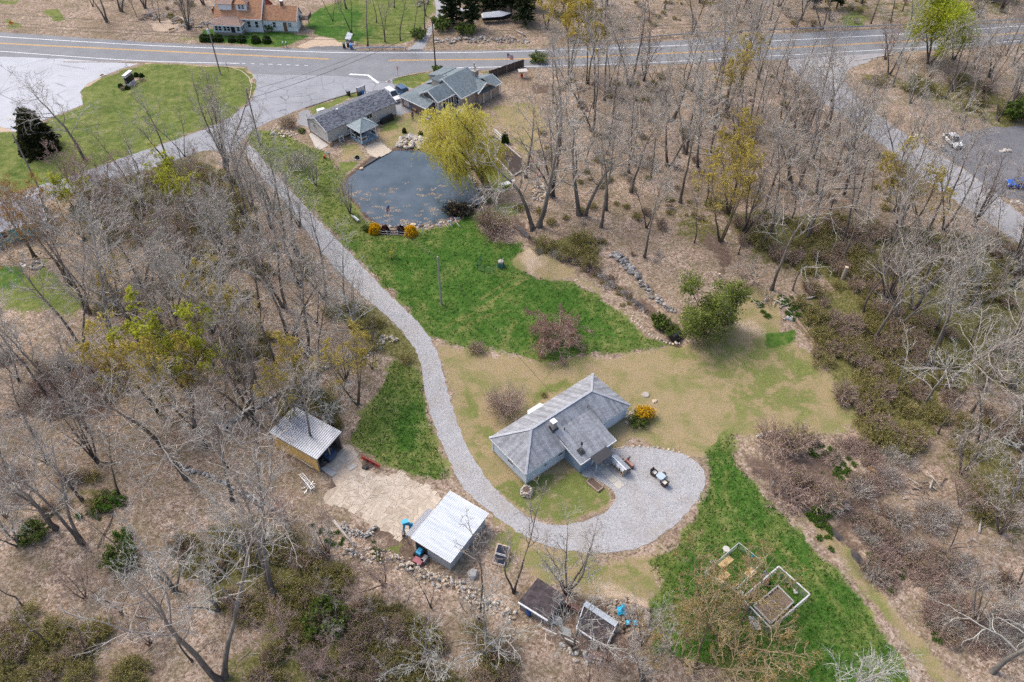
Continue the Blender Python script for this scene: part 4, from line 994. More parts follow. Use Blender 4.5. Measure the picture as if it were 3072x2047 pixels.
class Zone:
 """fast point-in-outline test on a 0.5 m raster"""
 def __init__(s,P):
  s.lo,s.hi = P.min(0),P.max(0);s.nx,s.ny = int((s.hi[0] - s.lo[0]) * 2) + 2,int((s.hi[1] - s.lo[1]) * 2) + 2
  X,Y = np.meshgrid(s.lo[0] + np.arange(s.nx) * .5,s.lo[1] + np.arange(s.ny) * .5);s.m = inside(P,X,Y)
 def has(s,x,y):
  i,j = int((x - s.lo[0]) * 2 + .5),int((y - s.lo[1]) * 2 + .5)
  return 0 <= i < s.nx and 0 <= j < s.ny and s.m[j,i]
ORD = ['nearest','second nearest','third nearest','fourth nearest','fifth nearest','sixth nearest','seventh nearest','eighth nearest','ninth nearest','tenth nearest','eleventh nearest','twelfth nearest']
MARKS = {'trees in the woods right of the pond': ('the pond',at('p',1800,900)),'trees in the woods by the main road': ('the board fence',at('2',1250,470)),'trees along the back road': ('the culvert',at('5',2325,745)),'trees beyond the back road': ('the white car',at('c',262,240)),
   'trees at the right edge': ('the brush pile',at('6',600,520)),'trees among the brambles': ('the garden enclosure',at('e',720,500)),'trees beyond the main road': ('the lane',at('2',600,200)),'trees on the far lawn': ('the guard rail',at('r',1100,550)),'trees on the brown bank': ('the white house',at('w',400,500)),
   'trees between the teal house and the driveway': ('the teal house',at('l',455,405)),'trees left of the driveway': ('the lawn pole',at('5',690,530)),'trees in the left woods': ('the teal house',at('l',455,405)),'trees in the open left woods': ('the grey roofed shed',at('y',290,300)),
   'trees at lower left': ('the grey roofed shed',at('y',290,300)),'trees around the grey metal roofed shed': ('the shed roof',at('y',290,200)),'trees below the rubble wall': ('the white shed',at('s',500,450)),'trees at the bottom edge': ('the woodpile',at('d',1030,430))}
def sort_labels(group):
 nm,m_ = MARKS[group];by = {}
 for o in COL.objects:
  if o.get('group') == group: by.setdefault(o['label'],[]).append(o)
 for lab,os in by.items():
  if len(os) > 1:
   os.sort(key=lambda o: (o.location.xy - m_.xy).length)
   for i,o in enumerate(os):
    if i < len(ORD): o['label'] = lab.replace(' in the litter of',' in').replace(' at lower right','') + ', ' + ORD[i] + ' ' + nm
def wood(zone,poly,n,mix,where,group,gap,rng,hs=(0.8,1.15)):
 P = pa(zone,poly);zz = Zone(P);lo,hi = P.min(0),P.max(0);tries = 0;got = 0
 tot = sum(w for _,w in mix)
 while got < n and tries < n * 60:
  tries += 1
  x,y = rng.uniform(lo[0],hi[0]),rng.uniform(lo[1],hi[1])
  if not zz.has(x,y) or blocked(x,y): continue
  if any((x - a) ** 2 + (y - b) ** 2 < min(gap,g + 0.4) ** 2 for a,b,g in TAKEN): continue
  r_ = rng.uniform(0,tot)
  for key,w in mix:
   r_ -= w
   if r_ <= 0: break
  TAKEN.append((x,y,gap));got += 1
  d,nm = KEYDESC[key]
  plant(nm,'tree',S_(key),x,y,rng.uniform(*hs),d + ' ' + where,group,rz=rng.uniform(0,6.28),tilt=(rng.normal(0,0.05),rng.normal(0,0.05)))
wr = random.Random(3)
wr.normal = wr.gauss
BARE = [('tall1',3),('tall2',3),('tall3',3),('thin1',3),('thin2',2),('wide1',1),('pale1',1.2),('clump1',1)]
wood('m','1190,460 1215,330 1260,190 1420,170 1560,230 1620,420 1640,560 1480,610 1380,560 1240,530',30,BARE + [('wide2',1.5),('pale1',1.5)],'in the woods by the pond','trees in the woods right of the pond',4.0,wr)
wood('m','1420,160 1900,170 1880,210 1960,300 2000,330 1960,420 1640,420 1560,230',40,BARE + [('gold2',1.6)],'below the main road','trees in the woods by the main road',3.6,wr)
wood('m','1620,420 1990,340 2200,480 2353,600 2353,700 2050,640 1880,600 1700,600 1640,560',38,BARE + [('gold2',2.0),('thin1',4),('clump1',1)],'along the back road','trees along the back road',3.4,wr)
wood('m','1960,180 2150,130 2400,110 2400,330 2230,310 2100,250',28,BARE + [('gold2',1.5),('twiggy1',2),('pale2',2)],'between the two roads','trees beyond the back road',4.0,wr,(0.65,0.95))
wood('m','2060,660 2400,700 2400,1050 2150,1000 2080,880 1960,760',22,BARE + [('pale1',4),('pale2',3),('wide2',2)],'in the right thicket','trees at the right edge',4.2,wr,(0.75,1.05))
wood('m','2100,1000 2400,1060 2400,1568 2280,1568 2180,1300',13,[('pale1',3),('clump2',2),('thin2',2),('twiggy1',2)],'among the brambles','trees among the brambles',4.5,wr,(0.6,0.95))
wood('m','1240,10 2400,-60 2400,40 2050,75 1720,95 1260,95',46,BARE + [('gold1',2),('gold2',2),('pale2',1)],'beyond the main road','trees beyond the main road',4.2,wr,(0.75,1.05))
wood('m','760,60 1000,60 1010,-30 760,-30',7,[('thin1',3),('thin2',3),('tall2',2)],'on the far lawn','trees on the far lawn',6.0,wr,(0.8,1.0))
wood('m','180,60 480,70 480,-40 180,-40',9,[('tall3',2),('thin2',2),('clump2',2)],'on the brown bank','trees on the brown bank',5.0,wr,(0.7,1.0))
wood('m','170,440 430,400 540,420 560,500 640,560 620,640 360,620 170,560',24,[('clump2',2),('twiggy1',3),('pale2',2),('tall3',1),('thin1',2),('lime2',2)],'left of the upper driveway','trees between the teal house and the driveway',4.2,wr,(0.7,1.0))
wood('m','580,460 650,540 740,640 800,700 850,740 840,840 640,800 560,640',20,BARE + [('pale2',2),('wide2',2),('clump2',1)],'left of the driveway bend','trees left of the driveway',3.8,wr,(0.7,1.0))
wood('m','200,640 560,640 640,820 640,960 420,1060 180,860',30,BARE + [('wide2',2),('pale2',3),('pale1',2),('gold2',1),('wide1',1)],'in the left woods','trees in the left woods',4.0,wr,(0.75,1.05))
wood('m','-60,760 200,860 420,1070 520,1060 560,1180 300,1120 0,1000',18,BARE + [('pale2',3),('gold2',2),('clump2',2)],'in the open left woods','trees in the open left woods',4.5,wr,(0.7,1.0))
wood('m','-80,1020 240,1100 330,1270 480,1360 600,1568 -80,1620',20,[('thin1',3),('thin2',3),('tall3',1),('twiggy1',2),('pale2',1),('tall2',1)],'at lower left','trees at lower left',4.5,wr,(0.65,0.95))
wood('m','600,960 780,880 860,840 850,940 700,1060 600,1070',8,[('thin2',2),('clump2',2),('pale2',2),('gold2',2)],'around the grey roofed shed','trees around the grey metal roofed shed',3.4,wr,(0.6,0.85))
wood('m','560,1160 720,1210 900,1330 1100,1440 1180,1568 640,1568 560,1400',12,[('pale2',3),('twiggy1',2),('thin2',2),('clump2',1)],'below the rubble wall','trees below the rubble wall',4.6,wr,(0.6,0.9))
wood('m','1280,1500 1500,1460 1560,1568 1280,1600',6,[('twiggy1',2),('clump2',2),('pale2',1)],'at the bottom edge','trees at the bottom edge',3.4,wr,(0.6,0.8))
for g_ in MARKS: sort_labels(g_)
# -- shrubs one can point to
def bush(k,x,y,key,s,label,name='shrub',cat='shrub',group=None,sz=None):
 p = at(k,x,y)
 return plant(name,cat,S_(key),p.x,p.y,s,label,group,sz=sz)
proto_olive = bush('6',905,640,'olive1',1.4,'olive green bush behind the timber retaining wall')
proto_bramble = bush('9',720,280,'bramble1',1.9,'round brown bramble mound beside the ash heap','bramble_bush')
bush('6',620,1500,'bramble1',1.9,'dark brown bramble mound next to the small white stone row','bramble_bush')
bush('6',780,1530,'bramble2',1.9,'second brown bramble mound right of the white stone row','bramble_bush')
proto_bramble2 = bush('9',1000,320,'bramble2',1.7,'bramble mound hanging over the stream head','bramble_bush')
proto_rose = bush('7',850,570,'rose1',1.0,'bright green bush alone in the pink leaf litter','green_bush')
bush('7',850,730,'green2',1.5,'green bush with open twigs below the bright lone bush','green_bush')
bush('7',760,350,'rose1',1.5,'bright green low bush at the foot of the single thin dark tree','green_bush')
bush('7',240,560,'green2',1.3,'green bush under the crooked pale limbed tree','green_bush')
bush('7',1965,950,'rose1',1.0,'vivid green tuft at the foot of the leaning pale tree pair','green_bush')
proto_olive2 = bush('2',1500,130,'olive2',1.6,'olive bush at the edge of the covered boat grove')
proto_grey = bush('1',2060,1150,'grey1',1.7,'grey brush clump on the grass strip left of the pond','grey_brush')
proto_green2 = bush('7',2250,1150,'green2',1.9,'large dark green bush at the bottom of the left thicket','green_bush')
bush('5',930,850,'bramble2',0.95,'low brown twiggy bush on the lawn edge before the dry grass','twiggy_bush')
bush('5',345,215,'clump_small',1.0,'ring of knobbly cut stems with pale green shoots on the lawn','coppiced_shrub') if 'clump_small' in STOCK else None
bush('5',2085,1310,'forsythia',1.0,'bright yellow forsythia in full bloom right of the blue grey house','forsythia')
bush('5',2050,1350,'green2',1.0,'low green plant at the foot of the yellow forsythia','green_plant','plant')
bush('5',1398,1165,'olive2',0.45,'tiny yellow green shrub on the grass behind the house roof')
for x,lab in ((520,'yellow evergreen ball left of the rope fence by the pond'),(1040,'yellow evergreen ball at the right end of the rope fence by the pond')):
 bush('p',x,1450 + (30 if x > 900 else 0),'ball_y',1.18,lab,'golden_shrub',group='yellow balls by the pond')
for x,y,lab in ((668,1450,'dark burgundy ball shrub behind the left half of the rope fence'),(897,1455,'dark burgundy ball shrub behind the right half of the rope fence')):
 bush('p',x,y,'ball_b',1.12,lab,'burgundy_shrub',group='burgundy balls by the pond')
bush('p',385,1420,'green2',0.62,'blue green spiky plant left of the yellow ball by the pond','yucca_plant','plant')
bush('p',2175,1010,'green2',0.6,'blue green spiky plant on the bank below the willow trunk','yucca_plant','plant')
bush('p',2230,1400,'bramble2',2.2,'wide brown thicket on the bank right of the pond','bramble_bush')
bush('p',2330,1480,'bramble1',2.1,'brown twig thicket beside the head of the stream','bramble_bush')
bush('1',1995,870,'bramble2',1.35,'round olive brown bush on the corner beside the long grey building','round_bush')
bush('g',40,1230,'green2',0.6,'dark green tuft on the verge left of the grey building','green_bush')
bush('2',435,915,'box1',0.5,'small dwarf conifer at the upper left of the rock pile','dwarf_conifer','shrub',sz=0.75)
bush('2',548,935,'box1',0.55,'small dwarf conifer at the right of the rock pile','dwarf_conifer','shrub',sz=0.75)
bush('2',665,495,'rhodo',0.75,'leafy green bush at the foot of the utility pole behind the taupe house','green_bush')
bush('2',1360,425,'green2',1.6,'green yellow shrub on the road bank past the end of the board fence','green_bush')
bush('2',1130,985,'box1',0.8,'narrow dark evergreen at the top of the mulch bed','dwarf_conifer','shrub',sz=1.6)
bush('2',1060,1040,'bramble2',0.8,'bare twig bush in the dark mulch bed, upper one','twiggy_bush')
bush('2',1110,1080,'bramble1',0.6,'bare reddish twig bush in the dark mulch bed, lower one','twiggy_bush')
for i,x in enumerate((1410,1455,1510,1600,1668,1765,1842)):
 bush('1',x,283 + (i > 2) * 4 + (i > 4) * 6,'box1',1.2 if i != 3 else 1.05,['dark green boxwood at the left end of the roadside row','second boxwood from the utility pole in the roadside row','third boxwood from the pole in the roadside row','narrow boxwood in front of the porch door','boxwood in front of the right porch windows','boxwood just right of the porch corner','boxwood at the right end of the roadside row'][i],'boxwood_shrub',group='boxwood row in front of the white house')
bush('1',1870,205,'rhodo',1.15,'large rhododendron against the red end of the white house','rhododendron')
bush('3',2310,830,'rhodo',1.9,'dark green dense bush at the right edge above the car park','green_bush')
bush('3',2190,795,'green2',0.7,'small green bush left of the dense dark one above the car park','green_bush')
bush('5',2190,660,'rhodo',0.9,'dark green shrub beside the stream left of the culvert','green_bush')
bush('5',2290,720,'green2',1.0,'light green shrub close beside the culvert mouth','green_bush')
for x,y,s_,lab in ((1400,130,1.5,'yellow olive bush at the head of the stream'),(1560,190,1.4,'olive bush leaning over the upper stream bank'),(1720,250,1.2,'small olive bush on the stream bank near the boulders')):
 bush('5',x,y,'olive1',s_,lab,'olive_bush')
for x,y,s_ in ((690,200,1.6),(540,265,1.2),(860,235,1.4)):
 bush('2',x,y,'rhodo',s_,{690: 'green bush right of the lane across the main road',540: 'green bush left of the lane mouth across the main road',860: 'green bush at the foot of the evergreen grove'}[x],'green_bush',group='green bushes by the lane')
for q,(x,y) in enumerate(((835,607),(880,617),(940,524),(978,530))):
 bush('1',x,y,'box1',0.62,['yellow green dwarf ball at the left front of the sign bed','yellow green dwarf ball at the near corner of the sign bed','yellow green dwarf ball behind the sign, left one','yellow green dwarf ball behind the sign, right one'][q],'dwarf_shrub')
bush('1',848,622,'bramble2',0.42,'small rusty bush between the two front dwarf balls of the sign bed','rusty_shrub')
bush('1',985,565,'bramble1',0.5,'brown dried shrub at the right end of the sign bed','twiggy_bush')
# -- undergrowth: masses nobody could count
def scatter(name,label,zones,n,protos,rng,smin,smax,avoid=True,sink=0.0):
 """one object: points over the outlines, each carrying a copy of one of the given bushes"""
 P,Rr,Sc,Pk = [],[],[],[]
 Z_ = [Zone(pa(k,s)) for k,s,w in zones];W_ = [z_.m.sum() * w for z_,(_,_,w) in zip(Z_,zones)]
 tries = 0
 while len(P) < n and tries < n * 20:
  tries += 1
  z_ = rng.choices(Z_,W_)[0]
  x,y = rng.uniform(z_.lo[0],z_.hi[0]),rng.uniform(z_.lo[1],z_.hi[1])
  if not z_.has(x,y) or (avoid and blocked(x,y)): continue
  if wavy(np.array(x),np.array(y),9.0) + rng.uniform(-.5,.5) < -0.35: continue
  P.append((x,y,gz(x,y) - sink));Rr.append((0,0,rng.uniform(0,6.28)));s = rng.uniform(smin,smax);Sc.append(s);Pk.append(rng.randrange(len(protos)))
 me = bpy.data.meshes.new(name);me.from_pydata(P,[],[])
 me.attributes.new('turn','FLOAT_VECTOR','POINT').data.foreach_set('vector',np.array(Rr,np.float32).ravel())
 me.attributes.new('size','FLOAT','POINT').data.foreach_set('value',np.array(Sc,np.float32))
 me.attributes.new('pick','INT','POINT').data.foreach_set('value',np.array(Pk,np.int32))
 o = tag(link(name,me),label,kind='stuff')
 ng = bpy.data.node_groups.new(name,'GeometryNodeTree')
 ng.interface.new_socket('Geometry',in_out='INPUT',socket_type='NodeSocketGeometry')
 ng.interface.new_socket('Geometry',in_out='OUTPUT',socket_type='NodeSocketGeometry')
 N = ng.nodes.new;gi,go = N('NodeGroupInput'),N('NodeGroupOutput')
 mp = N('GeometryNodeMeshToPoints');ng.links.new(gi.outputs[0],mp.inputs[0])
 jo = N('GeometryNodeJoinGeometry')
 def na(nm,t):
  a = N('GeometryNodeInputNamedAttribute');a.data_type = t;a.inputs['Name'].default_value = nm;return a.outputs['Attribute']
 rot,siz,pk = na('turn','FLOAT_VECTOR'),na('size','FLOAT'),na('pick','INT')
 for i,pr in enumerate(protos):
  j2 = N('GeometryNodeJoinGeometry')
  for ch in pr.children:
   oi = N('GeometryNodeObjectInfo');oi.transform_space = 'ORIGINAL';oi.inputs['Object'].default_value = ch
   ng.links.new(oi.outputs['Geometry'],j2.inputs[0])
  cmp_ = N('FunctionNodeCompare');cmp_.data_type = 'INT';cmp_.operation = 'EQUAL'
  ng.links.new(pk,cmp_.inputs[2]);cmp_.inputs[3].default_value = i
  io = N('GeometryNodeInstanceOnPoints');ng.links.new(mp.outputs[0],io.inputs['Points'])
  ng.links.new(j2.outputs[0],io.inputs['Instance']);ng.links.new(cmp_.outputs[0],io.inputs['Selection'])
  e2r = N('FunctionNodeEulerToRotation');ng.links.new(rot,e2r.inputs[0]);ng.links.new(e2r.outputs[0],io.inputs['Rotation'])
  ng.links.new(siz,io.inputs['Scale']);ng.links.new(io.outputs[0],jo.inputs[0])
 ng.links.new(jo.outputs[0],go.inputs[0])
 md = o.modifiers.new('scatter','NODES');md.node_group = ng
 return o
ur = random.Random(21)
scatter('undergrowth','olive green thicket of barberry covering the wood floor at right',[('m','1660,500 1900,500 2353,560 2400,900 2150,900 2000,800 1850,760 1830,700 1880,640 1750,600',1.0),('m','1840,730 2050,720 2180,850 2160,1000 2060,1050 1960,980 1890,850',2.6),('m','2150,950 2400,950 2400,1250 2200,1180',1.0),('m','1240,560 1330,535 1420,600 1360,600',1.5),('m','1480,500 1660,450 1720,560 1560,570',0.6),('m','1950,180 2250,180 2400,250 2400,330 2150,250',0.7)],430,[proto_olive,proto_olive2,proto_olive2,proto_bramble2],ur,0.5,1.5)
scatter('undergrowth','olive green thicket covering the wood floor at lower left',[('m','380,1260 560,1210 700,1250 790,1330 780,1400 900,1500 1160,1568 480,1600 600,1450 420,1330',1.0),('m','780,1370 1000,1400 1180,1500 1180,1600 900,1600',0.9),('m','560,940 700,870 800,960 740,1040 640,960',0.7),('m','0,1420 250,1450 400,1600 -60,1600',0.6),('m','180,1090 280,1120 280,1170 200,1160',0.7)],300,[proto_olive,proto_olive2,proto_olive2,proto_bramble2],ur,0.4,1.3)
scatter('undergrowth','olive and brown scrub between the teal house and the driveway',[('m','150,430 430,370 560,410 600,520 640,640 480,640 200,560',1.0),('m','200,640 560,640 640,820 600,900 300,850',0.6),('m','700,700 850,700 930,770 965,840 900,830 820,760',1.0),('m','570,420 650,540 760,660 700,690 600,560',0.6)],260,[proto_olive,proto_olive2,proto_olive,proto_olive2],ur,0.4,1.2)
scatter('brambles','brown tangle of brambles along the stream at lower right',[('m','1730,1090 1860,1080 1960,1180 2060,1240 2260,1300 2400,1300 2400,1500 2220,1500 2090,1420 1985,1290 1900,1200 1860,1150',1.0),('m','1850,1000 2060,1050 2200,1180 2150,1250 1960,1150',0.5),('m','0,820 300,860 260,960 0,960',0.35),('m','0,1060 200,1100 120,1200 0,1200',0.2),('m','880,1440 1000,1420 1150,1500 1000,1568',0.5)],260,[proto_bramble,proto_bramble,proto_bramble2,proto_grey],ur,0.4,1.1,False)
scatter('undergrowth','thin grey and olive scrub under the woods right of the pond',[('m','1190,480 1260,190 1420,170 1880,180 2000,340 2200,480 1900,500 1640,480 1500,620 1400,590 1260,520',1.0),('m','1240,10 2400,-60 2400,50 2050,78 1720,98 1260,98',0.8),('m','180,40 480,60 480,-40 180,-40',0.4),('m','1180,460 1240,430 1250,530 1190,520',1.0)],330,[proto_grey,proto_olive2,proto_bramble2,proto_olive2],ur,0.3,0.85)
scatter('ground_plants','scattered low green plants on the wood and lawn edges',[('m','1840,1150 2000,1200 2200,1500 2100,1440 1960,1330 1870,1250',1.2),('m','1820,1000 1960,1050 1960,1120 1850,1080',1.5),('m','700,1190 900,1260 880,1300 760,1260',1.0),('m','1720,690 1860,680 1860,740 1760,730',1.0),('m','0,1100 300,1150 260,1200 0,1180',0.3)],170,[proto_rose],ur,0.15,0.5,False)
# -- rocks, stone walls
ROCK = [plain('pale_stone',(0.50,0.45,0.38),0.9,0.25,2.5),plain('grey_stone',(0.36,0.345,0.33),0.9,0.3,2.5),plain('tan_stone',(0.55,0.44,0.31),0.9,0.2,2.5),plain('dark_stone',(0.20,0.19,0.18),0.9,0.3,2.5)]
ROCK_ME = {}
def rock_mesh(i,m):
 if (i,m) not in ROCK_ME:
  bm = bmesh.new();bmesh.ops.create_icosphere(bm,subdivisions=1,radius=1.0);rr = random.Random(100 + i)
  cuts = [Vector((rr.gauss(0,1),rr.gauss(0,1),rr.gauss(0,1))).normalized() for _ in range(5)]
  for v in bm.verts:
   for c_ in cuts:
    d = v.co.dot(c_)
    if d > 0.62: v.co -= c_ * (d - 0.62)
   v.co *= rr.uniform(0.9,1.12)
  bm.normal_update()
  me = bpy.data.meshes.new('rock');bm.to_mesh(me);bm.free();me.materials.append(ROCK[m]);ROCK_ME[(i,m)] = me
 return ROCK_ME[(i,m)]
def rock_at(parent,x,y,z,s,mats,name='stone',flat=0.7):
 return link(name,rock_mesh(random.randrange(6),random.choice(mats)),parent,(x,y,z),(random.uniform(-.3,.3),random.uniform(-.3,.3),random.uniform(0,6.28)),(s * random.uniform(.8,1.3),s * random.uniform(.7,1.1),s * flat * random.uniform(.7,1.2)))
def stone_wall(label,k,line,width,height,n,smin,smax,mats,name='stone_wall',cat='stone wall'):
 L = pa(k,line);c0 = L.mean(0);th = thing(name,label,cat,(c0[0],c0[1],0))
 seg = np.linalg.norm(np.diff(L,axis=0),axis=1);tot = seg.sum()
 for i in range(n):
  u = (i + random.random()) / n * tot;j = 0
  while j < len(seg) - 1 and u > seg[j]: u -= seg[j];j += 1
  d = (L[j + 1] - L[j]) / seg[j];o = random.gauss(0,0.42);o = max(-1,min(1,o))
  p = L[j] + d * u + np.array([-d[1],d[0]]) * o * width / 2
  s = random.uniform(smin,smax);zz = height * random.uniform(0,1) * (1 - abs(o)) + s * 0.25
  rock_at(th,p[0] - c0[0],p[1] - c0[1],gz(p[0],p[1]) + zz,s,mats)
 return th
def rock_group(label,k,outline,n,smin,smax,mats,height=0.4,name='rock_pile',cat='rock pile',part='stone'):
 P = pa(k,outline);z_ = Zone(P);c0 = P.mean(0);th = thing(name,label,cat,(c0[0],c0[1],0));g = 0;tr = 0
 rad = np.abs(P - c0).max()
 while g < n and tr < n * 40:
  tr += 1;x,y = random.uniform(z_.lo[0],z_.hi[0]),random.uniform(z_.lo[1],z_.hi[1])
  if not z_.has(x,y): continue
  g += 1;s = random.uniform(smin,smax)
  rock_at(th,x - c0[0],y - c0[1],gz(x,y) + s * 0.2 + height * random.random() * max(0,1 - math.hypot(x - c0[0],y - c0[1]) / rad),s,mats,part)
 return th
def stone_row(label,k,line,step,size,mats,name='stone_edging',cat='stone edging',jit=0.06):
 L = fine(k,line,step);c0 = L.mean(0);th = thing(name,label,cat,(c0[0],c0[1],0))
 for p in L:
  rock_at(th,p[0] - c0[0] + random.gauss(0,jit),p[1] - c0[1] + random.gauss(0,jit),max(gz(*p),-0.12) + size * 0.2,size * random.uniform(.8,1.25),mats,'stone',0.75)
 return th
stone_row('curved row of rounded tan stones edging the gravel loop','t','700,140 880,120 1000,105 1130,100 1250,88 1380,80 1500,78 1640,88 1760,102 1850,112 1950,128 2080,160 2200,185 2330,212 2440,260 2560,330 2680,420 2760,520 2800,640',0.40,0.19,[2,2,2,0])
stone_wall('rubble stone wall running from the patio edge past the white shed','8','20,640 120,700 250,690 350,720 480,770 560,820 640,860 760,890 880,950 980,1010 1080,1060 1200,1110',2.0,0.55,290,0.11,0.26,[0,0,1,2])
stone_wall('short curved rubble wall at the corner of the broken patio','8','235,500 180,560 90,540 20,520 30,470',1.1,0.5,90,0.11,0.22,[1,1,0])
stone_wall('old dry stone wall in the left woods ending at the driveway','5','380,790 300,760 220,850 130,890 0,930',1.6,0.5,130,0.13,0.28,[2,0,1])
stone_wall('mossy old stone wall running down through the left woods','4','2300,940 2150,1030 2000,1110 1880,1180 1740,1260 1620,1340 1540,1400',1.1,0.5,130,0.16,0.32,[1,1,0])
stone_wall('low line of grey stones under the trees at lower left','7','1180,60 1300,110 1430,150 1560,210 1680,280 1800,340 1900,385',0.8,0.35,80,0.16,0.30,[1,1,3])
stone_wall('boulder wall on the woods side of the stream','5','1870,190 1950,240 2000,300 2050,370',2.2,0.6,46,0.25,0.55,[1,1,3])
stone_wall('tumbled stones along the stream above the culvert','5','2050,380 2150,480 2230,560 2300,600',1.4,0.4,46,0.18,0.36,[1,3])
stone_row('curving row of tan stones between the lawn and the stream','5','2020,600 1985,640 2040,665 2085,700 2120,740 2180,770 2240,800 2330,800',0.42,0.2,[2,0])
rock_group('heap of big pale rocks at the top of the pond','p','820,120 950,20 1130,30 1180,80 1290,90 1280,160 1200,190 1180,250 1090,240 960,235 860,220 830,190',90,0.22,0.62,[0,0,1,2],0.7)
rock_group('pile of loose fieldstones in the litter at the wood edge','2','1310,1300 1380,1260 1440,1330 1430,1400 1330,1390',70,0.16,0.34,[0,2,1],0.5)
stone_row('pale rocks lining the near shore of the pond','p','640,1350 700,1370 760,1385 830,1400 900,1400 970,1395 1060,1390 1130,1400 1210,1395 1290,1385 1370,1375 1450,1360 1520,1340 1560,1310 1640,1290 1720,1270 1760,1250',0.30,0.30,[0,0,1],jit=0.28)
stone_row('grey stones along the pond bank under the willow','p','1900,630 1980,700 2030,760 2060,830 2110,880 2150,930',0.30,0.25,[0,1,1],jit=0.3)
stone_row('scattered pale stones on the lower right bank of the pond','p','1780,1240 1880,1190 1960,1160 2040,1130 2080,1140',0.5,0.2,[0,1],jit=0.2)
stone_row('small white stones along the left edge of the sand beach','p','330,220 370,270 410,315 460,350',0.35,0.13,[0,0],jit=0.05)
stone_row('small pale stones along the right edge of the sand beach','p','590,115 640,150 700,200 750,245',0.4,0.14,[0,0],jit=0.06)
stone_row('pale stones by the shore left of the yellow ball shrubs','p','400,1300 460,1310 510,1320',0.28,0.17,[0,0],jit=0.12)
rock_group('jumble of pale stones on the verge left of the grey building','1','1850,890 1990,880 2040,930 1990,960 1870,940',60,0.14,0.34,[0,2],0.2)
rock_group('stony ledge on the bank across the main road','2','620,265 830,260 1000,262 1280,280 1300,300 640,300',80,0.2,0.5,[1,0,3],0.5)
rock_group('white stones in a short row above the bramble mounds','6','490,1440 620,1400 620,1425 500,1460',16,0.16,0.3,[0],0.1)
rock_group('flat pale stones near the end of the timber wall','6','690,640 775,620 780,640 700,660',8,0.25,0.45,[0,1],0.05)
rock_group('mixed stones among the junk beside the collapsed shed','d','440,650 600,680 820,760 840,830 600,830 460,720',34,0.14,0.32,[1,0],0.1)
for k,x,y,s_,m_,lab in (('5',268,838,0.48,1,'rounded grey boulder on the old stone wall by the driveway'),('5',2157,1203,0.45,2,'single tan boulder on the dry grass above the forsythia'),('8',905,830,0.75,1,'big grey boulder beside the white shed corner'),('5',218,925,0.36,0,'pale round rock below the old stone wall'),('5',245,910,0.3,0,'smaller pale rock beside the round one below the stone wall'),('p',1075,1345,0.55,2,'large tan rock standing in the water at the near shore'),('p',1405,810,0.2,0,'small white float or rock in the middle of the pond'),('t',2360,1290,0.16,2,'small orange stone lying alone on the gravel loop')):
 p = at(k,x,y);o = rock_at(None,p.x,p.y,max(gz(p.x,p.y),-0.1) + s_ * .2,s_,[m_],'boulder');tag(o,lab,'rock')
stone_wall('loose dark stones strewn along the upper stream bed','5','1330,120 1460,190 1600,230 1720,290 1830,350 1950,450 2050,540 2180,640',1.6,0.1,70,0.1,0.26,[3,1,3],'stream_stones','stones')
scatter('brambles','low brown and green brush along the banks of the stream',[('5','1300,90 1420,130 1600,200 1750,260 1900,360 2080,520 2250,640 2200,700 2000,590 1850,450 1700,330 1500,240 1340,180',1.0),('9','880,380 1000,380 1150,560 1240,700 1160,700 1000,520',1.0)],46,[proto_olive2,proto_bramble2,proto_grey],ur,0.25,0.6,False,0.2)
# -- building materials
def siding(name,c,pitch=0.16,vert=False,dark=0.62,var=0.07):
 t = NT(name)
 sp = t.n('ShaderNodeSeparateXYZ');t.l(t.coord(),sp.inputs[0])
 if vert: ax = t.math('ADD',sp.outputs[0],sp.outputs[1])
 else: ax = sp.outputs[2]
 fr = t.math('FRACT',t.math('DIVIDE',ax,pitch))
 ln = t.ramp(fr,[(0.0,(1,1,1)),(0.16,(0,0,0))])
 c = np.array(c);f = t.noise(0.9,5,0.65,(1,1,0.5))
 base = t.ramp(f,[(0.3,tuple(c * (1 - var * 1.5))),(0.7,tuple(np.minimum(c * (1 + var),.95)))])
 base = t.mix(t.math('MULTIPLY',t.ramp(t.noise(2.5,4,0.6,(1,1,0.25)),[(0.55,(0,0,0)),(0.8,(1,1,1))]),0.18),base,tuple(c * 0.7))
 col = t.mix(t.math('MULTIPLY',ln,0.75),base,tuple(c * dark))
 t.bump(fr,0.4,0.02)
 return t.done(col,0.6,spec=0.3)
